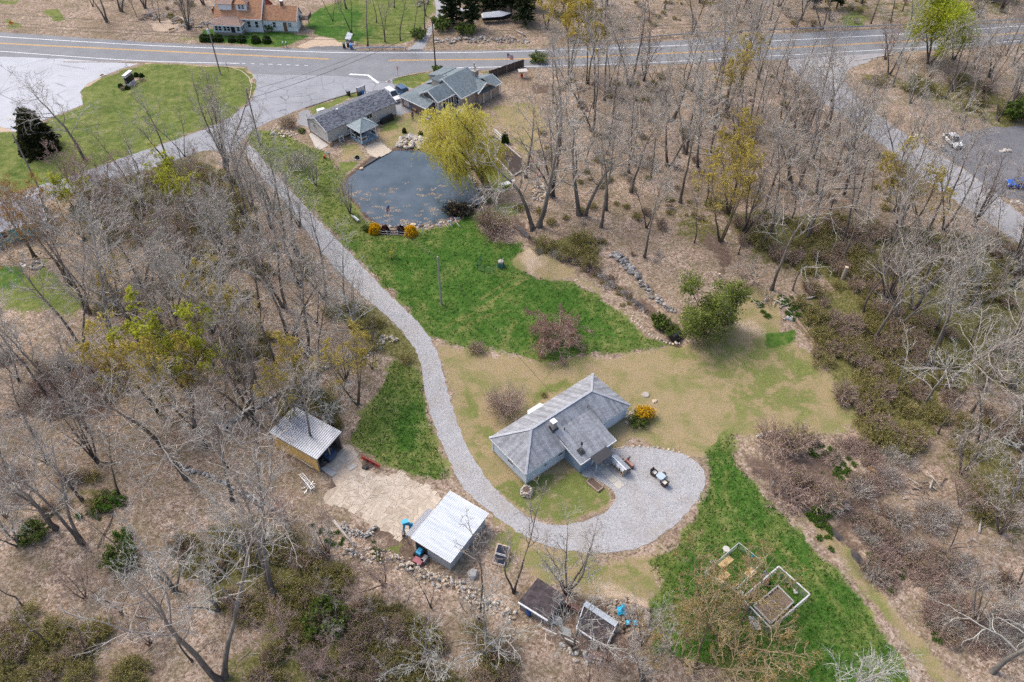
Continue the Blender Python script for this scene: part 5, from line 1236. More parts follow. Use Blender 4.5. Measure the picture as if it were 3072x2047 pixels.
def shingle(name,lo,hi,speck=0.25,streak=0.0,course=0.16,warm=None,pale=0.0):
 t = NT(name)
 b = t.n('ShaderNodeTexBrick');b.inputs['Scale'].default_value = 1.0;b.inputs['Mortar Size'].default_value = 0.012
 b.inputs['Brick Width'].default_value = 0.42;b.inputs['Row Height'].default_value = course;b.offset = 0.5
 uv = t.n('ShaderNodeUVMap');uv.uv_map = 'slope';t.l(uv.outputs[0],b.inputs['Vector'])
 b.inputs['Color1'].default_value = (0.1,0.1,0.1,1);b.inputs['Color2'].default_value = (0.9,0.9,0.9,1);b.inputs['Mortar'].default_value = (0,0,0,1)
 f = t.math('ADD',t.math('MULTIPLY',b.outputs['Color'],speck),t.math('MULTIPLY',t.noise(1.2,5,.65),1 - speck))
 col = t.ramp(f,[(0.2,lo),(0.7,hi)])
 if streak:
  mp = t.n('ShaderNodeMapping');mp.inputs['Scale'].default_value = (1.6,0.10,1);t.l(uv.outputs[0],mp.inputs['Vector'])
  nz = t.n('ShaderNodeTexNoise');nz.inputs['Scale'].default_value = 1.0;nz.inputs['Detail'].default_value = 6;nz.inputs['Roughness'].default_value = 0.65;t.l(mp.outputs[0],nz.inputs['Vector'])
  col = t.mix(t.math('MULTIPLY',t.ramp(nz.outputs['Fac'],[(0.48,(0,0,0)),(0.66,(1,1,1))]),streak),col,tuple(np.array(lo) * 0.5))
  col = t.mix(t.math('MULTIPLY',t.ramp(nz.outputs['Fac'],[(0.3,(1,1,1)),(0.46,(0,0,0))]),streak * 0.7),col,tuple(np.minimum(np.array(hi) * 1.45,.9)))
 col = t.mix(t.math('MULTIPLY',t.math('SUBTRACT',1.0,b.outputs['Fac']),0.0),col,lo) if False else t.mix(t.math('MULTIPLY',b.outputs['Fac'],0.55),col,tuple(np.array(lo) * 0.55))
 return t.done(col,0.75,spec=0.3)
def roof_plane(name,quad,th,mat,parent,up_hint=None):
 """tilted roof plane with uv 'slope' in metres: u along the eave, v up the slope"""
 q = [Vector(p) for p in quad]
 nn = (q[1] - q[0]).cross(q[2] - q[0]).normalized()
 if nn.z < 0: q = q[::-1];nn = -nn
 e = Vector((-nn.y,nn.x,0)).normalized() if abs(nn.z) < 0.9999 else Vector((1,0,0))
 v = nn.cross(e)
 b = MB();b.slab(q,th);me = bpy.data.meshes.new(name);me.from_pydata(b.v,[],b.f);me.materials.append(mat)
 ul = me.uv_layers.new(name='slope')
 for lp in me.loops:
  p = me.vertices[lp.vertex_index].co;ul.data[lp.index].uv = (p.dot(e),p.dot(v))
 return link(name,me,parent)
TRIM = plain('white_trim',(0.72,0.73,0.74),0.5,0.06)
GLASS = plain('window_glass',(0.025,0.03,0.035),0.06,0.1,1.0,spec=0.6)
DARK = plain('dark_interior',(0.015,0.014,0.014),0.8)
def window(parent,o,e,w,h,bars=(1,1),frame=TRIM,name='window',fw=0.1):
 """o = lower-left corner on the wall face, e = outward unit normal, width runs right as seen from outside"""
 o,e = Vector(o),Vector(e);r = Vector((0,0,1)).cross(e).normalized();up = Vector((0,0,1))
 f = MB();m_ = e * 0.05
 f.bar(o + m_ - r * fw / 2 * 0,o + r * w + m_,0.08,fw);f.bar(o + up * h + m_,o + r * w + up * h + m_,0.08,fw)
 f.bar(o - up * fw / 2 + m_,o + up * (h + fw / 2) + m_,fw,0.08,e);f.bar(o + r * w - up * fw / 2 + m_,o + r * w + up * (h + fw / 2) + m_,fw,0.08,e)
 for i in range(1,bars[0]): f.bar(o + r * w * i / bars[0] + m_,o + r * w * i / bars[0] + up * h + m_,0.06,0.05,e)
 for i in range(1,bars[1]): f.bar(o + up * h * i / bars[1] + m_,o + r * w + up * h * i / bars[1] + m_,0.05,0.06)
 fo = f.build(name,frame,parent)
 g = MB();a = o + e * 0.02;g.add([a,a + r * w,a + r * w + up * h,a + up * h,a - e * .04,a + r * w - e * .04,a + r * w + up * h - e * .04,a + up * h - e * .04],[(0,1,2,3),(7,6,5,4),(0,4,5,1),(1,5,6,2),(2,6,7,3),(3,7,4,0)])
 g.build('pane',GLASS,fo)
 return fo
def door(parent,o,e,w,h,mat,frame=TRIM):
 o,e = Vector(o),Vector(e);r = Vector((0,0,1)).cross(e).normalized();up = Vector((0,0,1));a = o + e * 0.03
 g = MB();g.add([a,a + r * w,a + r * w + up * h,a + up * h,a - e * .05,a + r * w - e * .05,a + r * w + up * h - e * .05,a + up * h - e * .05],[(0,1,2,3),(7,6,5,4),(0,4,5,1),(1,5,6,2),(2,6,7,3),(3,7,4,0)])
 d = g.build('door',mat,parent)
 f = MB();m_ = e * .05
 f.bar(o + m_,o + up * h + m_,.1,.08,e);f.bar(o + r * w + m_,o + r * w + up * h + m_,.1,.08,e);f.bar(o + up * h - r * .05 + m_,o + r * (w + .05) + up * h + m_,.08,.1);f.build('door_frame',frame,d)
 k = MB();k.box(*(a + r * w * .88 + e * .05).xy,1.0,.06,.06,.06);k.build('handle',plain('brass',(.4,.3,.12),.4,metal=1),d)
 return d
# -- blue grey hip roofed house
SID_B = siding('blue_siding',(0.60,0.67,0.75),0.19)
SID_D = siding('slate_siding',(0.24,0.305,0.375),0.22,True)
SH_B = shingle('weathered_shingles',(0.17,0.175,0.19),(0.38,0.39,0.41),0.3,0.55)
SH_BL = SH_B
hs = thing('blue_house','long blue grey house with weathered hip roof beside the gravel loop','house',(1.62,55.05,0),R(38.7))
Lh,Wh,Hh,oh,rz_ = 16.3,6.3,2.62,0.3,4.75
b = MB();b.prism([(0,0),(Lh,0),(Lh,Wh),(0,Wh)],0.25,Hh - .02);b.build('wall',SID_B,hs)
b = MB();b.prism([(.04,.04),(Lh - .04,.04),(Lh - .04,Wh - .04),(.04,Wh - .04)],-0.3,0.25);b.build('foundation',CONC,hs)
E0,E1,E2,E3 = (-oh,-oh,Hh),(Lh + oh,-oh,Hh),(Lh + oh,Wh + oh,Hh),(-oh,Wh + oh,Hh)
R0,R1 = (3.35,Wh / 2,rz_),(13.0,Wh / 2,rz_)
for q in ([E0,E1,R1,R0],[E1,E2,R1],[E2,E3,R0,R1],[E3,E0,R0]): roof_plane('roof',q,0.12,SH_B,hs)
cap = plain('ridge_caps',(0.36,0.37,0.40),0.7,0.2,2)
b = MB()
for p,q in ((R0,R1),(E0,R0),(E1,R1),(E2,R1),(E3,R0)):
 b.bar(Vector(p) + Vector((0,0,.015)),Vector(q) + Vector((0,0,.015)),0.3,0.05)
b.build('ridge_cap',cap,hs)
b = MB()
for p,q in ((E0,E1),(E1,E2),(E2,E3),(E3,E0)):
 b.bar(Vector(p) - Vector((0,0,.14)),Vector(q) - Vector((0,0,.14)),0.06,0.2)
b.build('fascia',TRIM,hs)
for x,y in ((0,0),(Lh,0),(0,Wh),(Lh,Wh)):
 b = MB();b.box(x,y,0.2,0.18,0.18,Hh - .35);b.build('corner_board',TRIM,hs)
xs0,xs1,yo = 6.05,11.2,-2.75
b = MB();b.prism([(xs0,yo),(xs1,yo),(xs1,-0.004),(xs0,-0.004)],0.05,2.25);b.build('wing_wall',SID_D,hs)
for x in (xs0,xs1):
 b = MB();b.add([(x,yo,2.2),(x,0,2.2),(x,1.4,3.52),(x,0,3.1),(x + .06,yo,2.2),(x + .06,0,2.2),(x + .06,1.4,3.52),(x + .06,0,3.1)],[(0,1,2,3),(7,6,5,4),(0,3,7,4),(3,2,6,7)]);b.build('wing_gable',SID_B,hs)
roof_plane('wing_roof',[(xs0 - .28,yo - .35,2.32),(xs1 + .28,yo - .35,2.32),(xs1 + .28,1.62,3.87),(xs0 - .28,1.62,3.87)],0.12,SH_B,hs)
b = MB();b.bar((xs0 - .3,yo - .36,2.24),(xs1 + .3,yo - .36,2.24),.06,.2)
for x in (xs0 - .3,xs1 + .3): b.bar((x,yo - .36,2.24),(x,0.8,3.16),.06,.2)
b.build('wing_fascia',TRIM,hs)
b = MB();b.slab([(7.3,-3.0,2.36),(9.95,-3.0,2.36),(9.95,-4.25,2.2),(7.3,-4.25,2.2)],.07)
can = b.build('canopy',plain('dark_membrane',(0.045,0.043,0.048),.8,.2),hs)
for x in (7.4,9.8):
 b = MB();b.box(x,-4.12,0.0,.14,.14,2.15);b.build('post',plain('blue_post',(0.25,0.31,0.38),.7),hs)
door(hs,(8.0,yo - .003,0.15),(0,-1,0),0.95,2.0,plain('white_door',(.6,.62,.64),.5))
window(hs,(4.9,-.003,1.35),(0,-1,0),0.85,0.85,(1,2))
window(hs,(-.003,3.35,1.2),(-1,0,0),1.1,1.0,(1,2))
b = MB();b.box(2.6 + .4,-.05,1.3,.35,.12,.22);b.build('wall_vent',plain('grey_vent',(.25,.27,.3)),hs)
b = MB();b.box(3.5,-.09,1.15,.12,.18,.16);b.build('wall_lamp',TRIM,hs)
b = MB();b.prism([(5.6,Wh),(8.2,Wh),(7.9,Wh + .62),(5.9,Wh + .62)],0.6,2.75);b.build('bay',TRIM,hs)
b = MB();b.box(5.9,2.1,3.85,.55,.55,1.35);ch = b.build('chimney',plain('chimney_stone',(.33,.29,.27),.9,.35,4),hs)
b = MB();b.box(5.9,2.1,5.2,.7,.7,.1);b.build('chimney_cap',TRIM,ch)
b = MB();b.box(5.9,2.05,3.82,1.0,1.0,.3,rx=R(33));b.build('flashing',plain('tar',(.03,.03,.03),.6),ch)
b = MB();b.cyl(6.85,-1.9,2.6,4.15,.1);st = b.build('stove_pipe',plain('galvanised',(.42,.43,.45),.35,.15,metal=.7),hs)
b = MB();b.cyl(6.85,-1.9,4.1,4.4,.15);b.build('pipe_cap',plain('black_iron',(.03,.03,.03)),st)
b = MB();b.box(6.85,-1.9,2.75,.8,.8,.06,rx=R(17));b.build('flashing',plain('tar',(.03,.03,.03),.6),st)
b = MB();b.cyl(6.9,1.2,3.6,4.15,.07);b.build('vent_pipe',plain('black_iron',(.03,.03,.03)),hs)
b = MB();b.cyl(11.3,1.9,3.9,4.35,.05);b.build('vent_pipe',plain('black_iron',(.03,.03,.03)),hs)
# -- long grey building
SID_G = siding('putty_siding',(0.52,0.50,0.48),0.17)
SH_G = shingle('charcoal_shingles',(0.045,0.05,0.062),(0.20,0.215,0.25),0.75)
gb = thing('grey_building','long putty grey building with charcoal shingle roof beside the pond','house',(-34.1,131.35,0),R(43.3))
Lg,Wg,Hg = 15.75,6.45,2.95
b = MB();b.prism([(0,0),(Lg,0),(Lg,Wg),(0,Wg)],0.35,Hg);b.build('wall',SID_G,gb)
b = MB();b.prism([(.05,.05),(Lg - .05,.05),(Lg - .05,Wg - .05),(.05,Wg - .05)],-.2,.35);b.build('foundation',plain('brown_block',(.17,.13,.11),.9),gb)
prof = [(-.3,2.82),(3.225,4.3),(6.75,2.82)]
for x in (0.0,Lg - .12):
 b = MB();vs = [(x,y,z - .06) for y,z in prof] + [(x + .12,y,z - .06) for y,z in prof]
 b.add(vs,[(0,1,2),(5,4,3)] + [(i,(i + 1) % 3,3 + (i + 1) % 3,3 + i) for i in range(3)]);b.build('gable',SID_G,gb)
for (ya,za),(yb,zb) in zip(prof[:-1],prof[1:]):
 roof_plane('roof',[(-.25,ya,za),(Lg + .25,ya,za),(Lg + .25,yb,zb),(-.25,yb,zb)],.1,SH_G,gb)
b = MB()
for x in (-.27,Lg + .27):
 for (ya,za),(yb,zb) in zip(prof[:-1],prof[1:]): b.bar((x,ya,za - .06),(x,yb,zb - .06),.05,.18)
b.build('rake_trim',TRIM,gb)
for x,y in ((0,0),(Lg,0),(0,Wg)):
 b = MB();b.box(x,y,.3,.16,.16,2.5);b.build('corner_board',TRIM,gb)
window(gb,(4.2,-.003,1.3),(0,-1,0),.85,1.0,(3,2));window(gb,(8.9,-.003,1.7),(0,-1,0),1.3,.95,(2,1))
b = MB();b.cyl(4.2,2.2,3.9,4.75,.12);v_ = b.build('roof_vent',plain('galvanised',(.42,.43,.45)),gb);b = MB();b.cyl(4.2,2.2,4.75,4.85,.19);b.build('vent_cap',TRIM,v_)
b = MB();b.tube([(-.35,4.3,2.35),(-.18,4.3,2.35)],[.36,.36],16);dsh = b.build('satellite_dish',plain('dish_grey',(.5,.51,.52),.4),gb);b = MB();b.bar((-.2,4.3,2.2),(0,4.3,1.9),.05);b.build('dish_arm',plain('black_iron',(.03,.03,.03)),dsh)
b = MB();b.bar((-.1,6.2,.8),(-.1,6.2,3.9),.06);b.build('service_mast',plain('galvanised',(.42,.43,.45)),gb)
b = MB();b.tube([(12.2,-.1,2.6),(12.2,-.1,.5),(10.6,-.1,.42)],.06,8);b.build('downpipe',TRIM,gb)
b = MB();b.tube([(4.0,-.1,.55),(7.0,-.1,.55)],.09,8);b.build('conduit',TRIM,gb)
gzb = thing('gazebo','small gazebo with grey hip roof and blue deck beside the pond beach','gazebo',(*at('g',1165,1490).xy,0),R(45.2))
DECK = plain('blue_deck',(.24,.33,.39),.7,.15)
n_d = 16
for i in range(n_d):
 b = MB();b.box(0.12 + (i + .5) * 3.75 / n_d,1.9,.27,3.75 / n_d - .02,3.8,.07);b.build('deck_board',DECK,gzb)
b = MB();b.prism([(.1,.05),(3.9,.05),(3.9,3.75),(.1,3.75)],-.1,.265);b.build('deck_frame',plain('blue_skirt',(.2,.27,.32)),gzb)
for x,y in ((.3,.3),(3.7,.3),(.3,3.5),(3.7,3.5)):
 b = MB();b.box(x,y,.34,.15,.15,2.4)
 for dx,dy in ((.5 if x < 2 else -.5,0),(0,.5 if y < 2 else -.5)): b.bar((x,y,2.2),(x + dx,y + dy,2.72),.08)
 b.build('post',TRIM,gzb)
SH_Z = shingle('sage_shingles',(.19,.24,.25),(.33,.39,.40),.5)
ap = (2.0,1.9,4.15);ez = 2.75;cs = [(-.1,-.15,ez),(4.1,-.15,ez),(4.1,3.95,ez),(-.1,3.95,ez)]
for i in range(4): roof_plane('roof',[cs[i],cs[(i + 1) % 4],ap],.08,SH_Z,gzb)
b = MB()
for c_ in cs: b.bar(c_,ap,.12,.06)
b.build('ridge_cap',plain('sage_caps',(.22,.26,.26)),gzb)
b = MB()
for i in range(4): b.bar(Vector(cs[i]) - Vector((0,0,.1)),Vector(cs[(i + 1) % 4]) - Vector((0,0,.1)),.06,.16)
b.build('beam',TRIM,gzb)
for p,q in (((.3,.3),(1.5,.3)),((3.7,.5),(3.7,1.9)),((.3,.3),(.3,1.3)),((.3,2.3),(.3,3.5))):
 b = MB();P_,Q_ = Vector((*p,0)),Vector((*q,0));up = Vector((0,0,1))
 for z in (.55,1.25): b.bar(P_ + up * z,Q_ + up * z,.09)
 b.bar(P_ + up * .5,P_ + up * 1.3,.1);b.bar(Q_ + up * .5,Q_ + up * 1.3,.1);rl = b.build('railing',TRIM,gzb)
 b = MB();d = (Q_ - P_).normalized() * .06;b.add([P_ + d + up * .58,Q_ - d + up * .58,Q_ - d + up * 1.2,P_ + d + up * 1.2],[(0,1,2,3)]);b.build('screen',plain('screen_mesh',(.09,.1,.1)),rl)
b = MB();b.box(2.0,3.0,.34,1.3,.8,.7);tag(b.build('patio_table',plain('dark_wood',(.06,.05,.045)),None),'dark table standing under the gazebo roof','table').matrix_world = Matrix.Translation(gzb.location) @ Matrix.Rotation(R(45.2),4,'Z')
# -- taupe house with sage roofs
SID_T = siding('taupe_siding',(0.40,0.345,0.30),0.17)
SID_M = siding('mauve_siding',(0.24,0.165,0.15),0.17)
SH_T = shingle('slate_green_shingles',(.10,.13,.145),(.21,.255,.275),.35,.25)
t3 = thing('taupe_house','taupe house with many slate green gable roofs between the pond and the main road','house',(-9.8,143.5,0),R(48))
def W3(name,poly,z0,z1,m): b = MB();b.prism(poly,z0,z1);return b.build(name,m,t3)
def gable3(name,x,y0,y1,z0,zr,m,th=.12,ym=None):
 b = MB();ym = (y0 + y1) / 2 if ym is None else ym
 b.add([(x,y0,z0),(x,y1,z0),(x,ym,zr),(x + th,y0,z0),(x + th,y1,z0),(x + th,ym,zr)],[(2,1,0),(3,4,5),(0,1,4,3),(1,2,5,4),(2,0,3,5)]);return b.build(name,m,t3)
W3('wall',[(0.15,.3),(6.6,.3),(6.6,9.7),(.15,9.7)],0,3.0,SID_T)
gable3('gable',.15,.3,9.7,3.0,5.15,SID_T);gable3('gable',6.5,.3,9.7,3.0,5.15,SID_T)
roof_plane('roof',[(-.1,-.1,2.95),(6.9,-.1,2.95),(6.9,5.0,5.3),(-.1,5.0,5.3)],.14,SH_T,t3)
roof_plane('roof',[(-.1,10.1,2.95),(6.9,10.1,2.95),(6.9,5.0,5.3),(-.1,5.0,5.3)],.14,SH_T,t3)
b = MB()
for x in (-.13,6.93):
 b.bar((x,-.12,2.85),(x,5,5.2),.07,.24);b.bar((x,10.12,2.85),(x,5,5.2),.07,.24)
b.bar((-.1,-.13,2.85),(6.9,-.13,2.85),.07,.2);b.build('rake_trim',TRIM,t3)
window(t3,(.147,1.7,1.3),(-1,0,0),.8,1.5,(1,2));window(t3,(.147,5.3,4.0),(-1,0,0),.35,.6,(1,1))
W3('wing_wall',[(-4.55,1.9),(.14,1.9),(.14,6.8),(-4.55,6.8)],0,3.4,SID_T)
gable3('wing_gable',-4.55,1.9,6.8,3.4,4.7,SID_T)
roof_plane('wing_roof',[(-4.85,1.6,3.36),(.1,1.6,3.36),(.1,4.35,4.86),(-4.85,4.35,4.86)],.12,SH_T,t3)
roof_plane('wing_roof',[(-4.85,7.1,3.36),(.1,7.1,3.36),(.1,4.35,4.86),(-4.85,4.35,4.86)],.12,SH_T,t3)
b = MB();b.bar((-4.88,1.58,3.28),(-4.88,4.35,4.8),.07,.24);b.bar((-4.88,7.12,3.28),(-4.88,4.35,4.8),.07,.24);b.bar((-4.85,1.58,3.28),(0,1.58,3.28),.07,.2)
b.bar((-4.6,1.88,.3),(-4.6,1.88,3.3),.14);b.bar((-4.6,6.8,2.0),(-4.6,6.8,3.3),.14);b.build('wing_trim',TRIM,t3)
for y in (2.55,3.75):
 window(t3,(-4.553,y + .95,1.45),(-1,0,0),.95,1.55,(1,2))
b = MB();b.add([(-4.62,4.4,3.25),(-4.62,5.6,3.25),(-4.62,5.6,3.7),(-4.62,4.4,4.3)],[(0,1,2,3)]);b.build('transom_pane',GLASS,t3)
b = MB();b.add([(-4.62,4.2,3.25),(-4.62,2.8,3.25),(-4.62,2.8,3.45),(-4.62,4.2,4.2)],[(0,1,2,3)]);b.build('transom_pane',GLASS,t3)
b = MB();b.box(-2.0,1.86,1.0,3.0,.06,2.15);sl = b.build('patio_door',DARK,t3)
for x in (-3.5,-2.6,-1.9,-1.2,-.5):
 b = MB();b.box(x,1.8,1.0,.16,.1,2.15);b.build('door_frame',TRIM,sl)
b = MB();b.box(-1.5,1.82,1.1,.9,.05,1.9);b.build('door_glass',plain('sea_glass',(.05,.10,.10),.08,spec=.6),sl)
W3('lower_wall',[(-6.2,3.3),(-4.56,3.3),(-4.56,10.6),(-6.2,10.6)],0,2.3,SID_M)
W3('lower_wall',[(-4.56,6.81),(.14,6.81),(.14,10.6),(-4.56,10.6)],0,2.5,SID_M)
roof_plane('lower_roof',[(-6.7,3.0,2.3),(-6.7,10.9,2.3),(-3.9,7.3,3.3),(-4.5,3.0,3.0)],.12,SH_T,t3)
roof_plane('lower_roof',[(-6.7,10.9,2.3),(.2,10.9,2.4),(.2,7.2,3.4),(-3.9,7.25,3.3)],.12,SH_T,t3)
b = MB();b.bar((-6.73,3.0,2.2),(-6.73,10.9,2.2),.07,.18);b.bar((-6.4,10.6,0),(-6.4,10.6,2.2),.14);b.build('lower_trim',TRIM,t3)
b = MB();b.box(-6.24,9.2,.5,.06,1.5,1.5);b.build('lattice_panel',plain('lattice_white',(.5,.47,.46),.7,.35,12),t3)
W3('dormer_wall',[(-.6,5.4),(1.6,5.4),(1.6,7.6),(-.6,7.6)],3.0,4.75,SID_T)
b = MB();b.slab([(-.8,5.2,4.85),(1.7,5.2,4.85),(1.7,7.8,4.75),(-.8,7.8,4.75)],.1);b.build('dormer_roof',SH_T,t3)
W3('street_wing_wall',[(3.2,9.75),(7.4,9.75),(7.4,12.4),(3.2,12.4)],0,2.6,SID_T)
roof_plane('street_wing_roof',[(2.9,12.7,2.6),(7.7,12.7,2.6),(7.7,9.0,3.6),(2.9,9.0,3.6)],.12,SH_T,t3)
W3('cross_wing_wall',[(4.4,-.4),(8.3,-.4),(8.3,.28),(4.4,.28)],0,2.7,SID_T)
b = MB();b.add([(4.2,-.4,2.7),(8.4,-.4,2.7),(6.3,-.4,3.95),(4.2,-.28,2.7),(8.4,-.28,2.7),(6.3,-.28,3.95)],[(0,1,2),(5,4,3),(0,3,4,1),(1,4,5,2),(2,5,3,0)]);b.build('cross_gable',SID_T,t3)
roof_plane('cross_roof',[(3.9,-.75,2.6),(3.9,3.0,2.6),(6.3,3.0,4.1),(6.3,-.75,4.1)],.12,SH_T,t3)
roof_plane('cross_roof',[(8.7,-.75,2.6),(8.7,3.0,2.6),(6.3,3.0,4.1),(6.3,-.75,4.1)],.12,SH_T,t3)
b = MB();b.bar((3.88,-.78,2.55),(6.3,-.78,4.04),.07,.2);b.bar((8.72,-.78,2.55),(6.3,-.78,4.04),.07,.2);b.build('cross_trim',TRIM,t3)
roof_plane('pent_roof',[(4.3,-.42,3.0),(8.4,-.42,3.0),(8.4,-1.1,2.45),(4.3,-1.1,2.45)],.1,shingle('dark_porch_shingles',(.05,.062,.068),(.11,.13,.14),.3),t3)
for x in (5.5,7.6,10.4):
 b = MB();b.box(x,-.62,0,.14,.14,2.4);b.build('porch_post',TRIM,t3)
W3('far_wing_wall',[(8.35,-.4),(10.3,-.4),(10.3,4.4),(8.35,4.4)],0,2.5,SID_T)
roof_plane('far_roof',[(8.0,-.8,2.45),(10.7,-.8,2.45),(10.7,1.9,3.5),(8.0,1.9,3.5)],.12,SH_T,t3)
roof_plane('far_roof',[(8.0,4.8,2.45),(10.7,4.8,2.45),(10.7,1.9,3.5),(8.0,1.9,3.5)],.12,SH_T,t3)
b = MB();b.bar((10.73,-.82,2.38),(10.73,1.9,3.42),.07,.2);b.bar((8.0,-.82,2.38),(10.7,-.82,2.38),.07,.16);b.build('far_trim',TRIM,t3)
b = MB();b.box(7.0,3.0,3.0,1.0,.8,2.1);ck = b.build('chimney',plain('chimney_block',(.30,.29,.28),.9,.3,3),t3)
b = MB();b.box(7.0,3.0,5.1,1.15,.95,.12);b.build('chimney_crown',CONC,ck)
for x,h_ in ((6.8,1.5),(7.2,.7)):
 b = MB();b.cyl(x,3.0,5.2,5.2 + h_,.11);b.cyl(x,3.0,5.2 + h_,5.32 + h_,.22);b.build('flue',plain('galvanised',(.42,.43,.45)),ck)
b = MB();b.cyl(2.2,6.4,4.5,5.0,.06);b.build('vent_pipe',plain('black_iron',(.03,.03,.03)),t3)
b = MB();b.box(-2.2,.3,.75,4.0,3.0,.15);b.build('deck',plain('grey_deck',(.36,.35,.34)),t3)
b = MB()
for p,q in (((-4.1,-1.15),(-.3,-1.15)),((-4.1,-1.15),(-4.1,1.6))):
 P_,Q_ = Vector((*p,0)),Vector((*q,0))
 for z in (1.0,1.7): b.bar(P_ + Vector((0,0,z)),Q_ + Vector((0,0,z)),.08)
 for i in range(9): r_ = P_.lerp(Q_,i / 8);b.bar(r_ + Vector((0,0,.9)),r_ + Vector((0,0,1.7)),.05)
b.build('deck_railing',TRIM,t3)
for x,y in ((-4.0,-1.0),(-.4,-1.0)):
 b = MB();b.box(x,y,0,.14,.14,.75);b.build('deck_post',TRIM,t3)
# -- white and red house across the road
SID_W = siding('white_siding',(0.72,0.74,0.76),0.2);SID_R = siding('red_shingle_wall',(0.33,0.06,0.055),0.25)
SH_N = shingle('tan_shingles',(.28,.13,.07),(.52,.28,.155),.5,.2);SH_N2 = shingle('brown_porch_shingles',(.20,.125,.10),(.31,.215,.175),.4)
FST = plain('field_stone',(.30,.26,.22),.9,.5,4)
wh = thing('white_red_house','white house with red gable end and tan roofs across the main road','house',(-57.2,180.55,0),R(-5))
def WW(name,poly,z0,z1,m): b = MB();b.prism(poly,z0,z1);return b.build(name,m,wh)
WW('wall',[(-10.5,0),(0,0),(0,8),(-10.5,8)],0,3.4,SID_W)
b = MB();b.add([(0.03,-.0,0.3),(0.03,8,0.3),(.03,8,3.4),(.03,4,7.0),(.03,0,3.4),(-.1,0,.3),(-.1,8,.3),(-.1,8,3.4),(-.1,4,7.0),(-.1,0,3.4)],[(0,1,2,3,4),(9,8,7,6,5),(0,4,9,5),(4,3,8,9),(3,2,7,8),(2,1,6,7)]);b.build('red_gable',SID_R,wh)
b = MB();b.add([(-10.5,0,3.4),(-10.5,8,3.4),(-10.5,4,7.0),(-10.4,0,3.4),(-10.4,8,3.4),(-10.4,4,7.0)],[(2,1,0),(3,4,5),(0,1,4,3),(1,2,5,4),(2,0,3,5)]);b.build('gable',SID_R,wh)
roof_plane('roof',[(-10.9,-.5,3.1),(.25,-.5,3.1),(.25,4,7.15),(-10.9,4,7.15)],.15,SH_N,wh)
roof_plane('roof',[(-10.9,8.5,3.1),(.25,8.5,3.1),(.25,4,7.15),(-10.9,4,7.15)],.15,SH_N,wh)
b = MB();b.bar((.28,-.52,3.0),(.28,4,7.05),.08,.22);b.bar((-10.9,-.53,3.0),(.25,-.53,3.0),.07,.2);b.bar((.02,-.02,0),(.02,-.02,3.2),.18);b.build('trim',TRIM,wh)
for x0,w,h in ((-9.8,3.0,1.5),(-5.6,2.4,1.55)):
 y0 = 1.0;b = MB();b.prism([(x0,y0),(x0 + w,y0),(x0 + w,3.4),(x0,3.4)],4.2,4.4 + h);dm = b.build('dormer',SID_W,wh)
 zt = 4.4 + h
 if w == 3.0:
  roof_plane('dormer_roof',[(x0 - .3,y0 - .3,zt - .1),(x0 + w + .3,y0 - .3,zt - .1),(x0 + w + .3,4.0,zt + .95),(x0 - .3,4.0,zt + .95)],.1,SH_N2,dm)
 else:
  pk,bk = (x0 + w / 2,y0 + 1.1,zt + .9),(x0 + w / 2,4.0,zt + .9)
  roof_plane('dormer_roof',[(x0 - .25,y0 - .3,zt),(x0 + w + .25,y0 - .3,zt),pk],.1,SH_N,dm)
  roof_plane('dormer_roof',[(x0 - .25,y0 - .3,zt),pk,bk,(x0 - .25,4.0,zt)],.1,SH_N,dm);roof_plane('dormer_roof',[(x0 + w + .25,y0 - .3,zt),pk,bk,(x0 + w + .25,4.0,zt)],.1,SH_N2,dm)
  for q in range(2): window(dm,(x0 + .5 + q * .8,y0 - .004,4.75),(0,-1,0),.6,1.0,(1,2))
window(wh,(.034,3.4,4.5),(1,0,0),.9,1.3,(2,2));window(wh,(.034,1.6,1.3),(1,0,0),.9,1.3,(1,2))
window(wh,(-3.4,-.004,1.0),(0,-1,0),.8,1.5,(1,2));window(wh,(-1.6,-.004,1.0),(0,-1,0),.8,1.5,(1,2))
WW('porch_stone_base',[(-10.6,-2.5),(-4.1,-2.5),(-4.1,-.01),(-10.6,-.01)],-.2,.75,FST)
WW('porch_wall',[(-10.55,-2.45),(-4.15,-2.45),(-4.15,-.01),(-10.55,-.01)],.75,2.5,SID_W)
for x in (-10.2,-9.35,-8.2,-7.35,-5.1): window(wh,(x,-2.454,1.05),(0,-1,0),.72,1.2,(1,2))
for y in (-2.2,-1.3): window(wh,(-4.146,y,1.05),(1,0,0),.72,1.2,(1,2))
b = MB();b.box(-6.0,-2.46,.3,.9,.06,2.0);b.build('porch_door',DARK,wh)
pe_ = [(-11.0,-2.95,2.5),(-3.7,-2.95,2.5),(-3.7,.0,2.9),(-11.0,0,2.9)]
roof_plane('porch_roof',[pe_[0],pe_[1],(-5.4,-.02,3.55),(-9.2,-.02,3.55)],.1,SH_N2,wh);roof_plane('porch_roof',[pe_[1],(-3.7,-.02,2.5),(-5.4,-.02,3.55)],.1,SH_N2,wh);roof_plane('porch_roof',[pe_[0],(-11.0,-.02,2.5),(-9.2,-.02,3.55)],.1,SH_N2,wh)
b = MB();b.bar((-11,-2.97,2.42),(-3.7,-2.97,2.42),.06,.16);b.bar((-3.68,-2.97,2.42),(-3.68,0,2.42),.06,.16);b.build('porch_fascia',TRIM,wh)
WW('wing_wall',[(.05,.4),(8.0,.4),(8.0,4.6),(.05,4.6)],.3,2.9,SID_W);WW('wing_base',[(.1,.45),(7.95,.45),(7.95,4.55),(.1,4.55)],-.4,.3,FST)
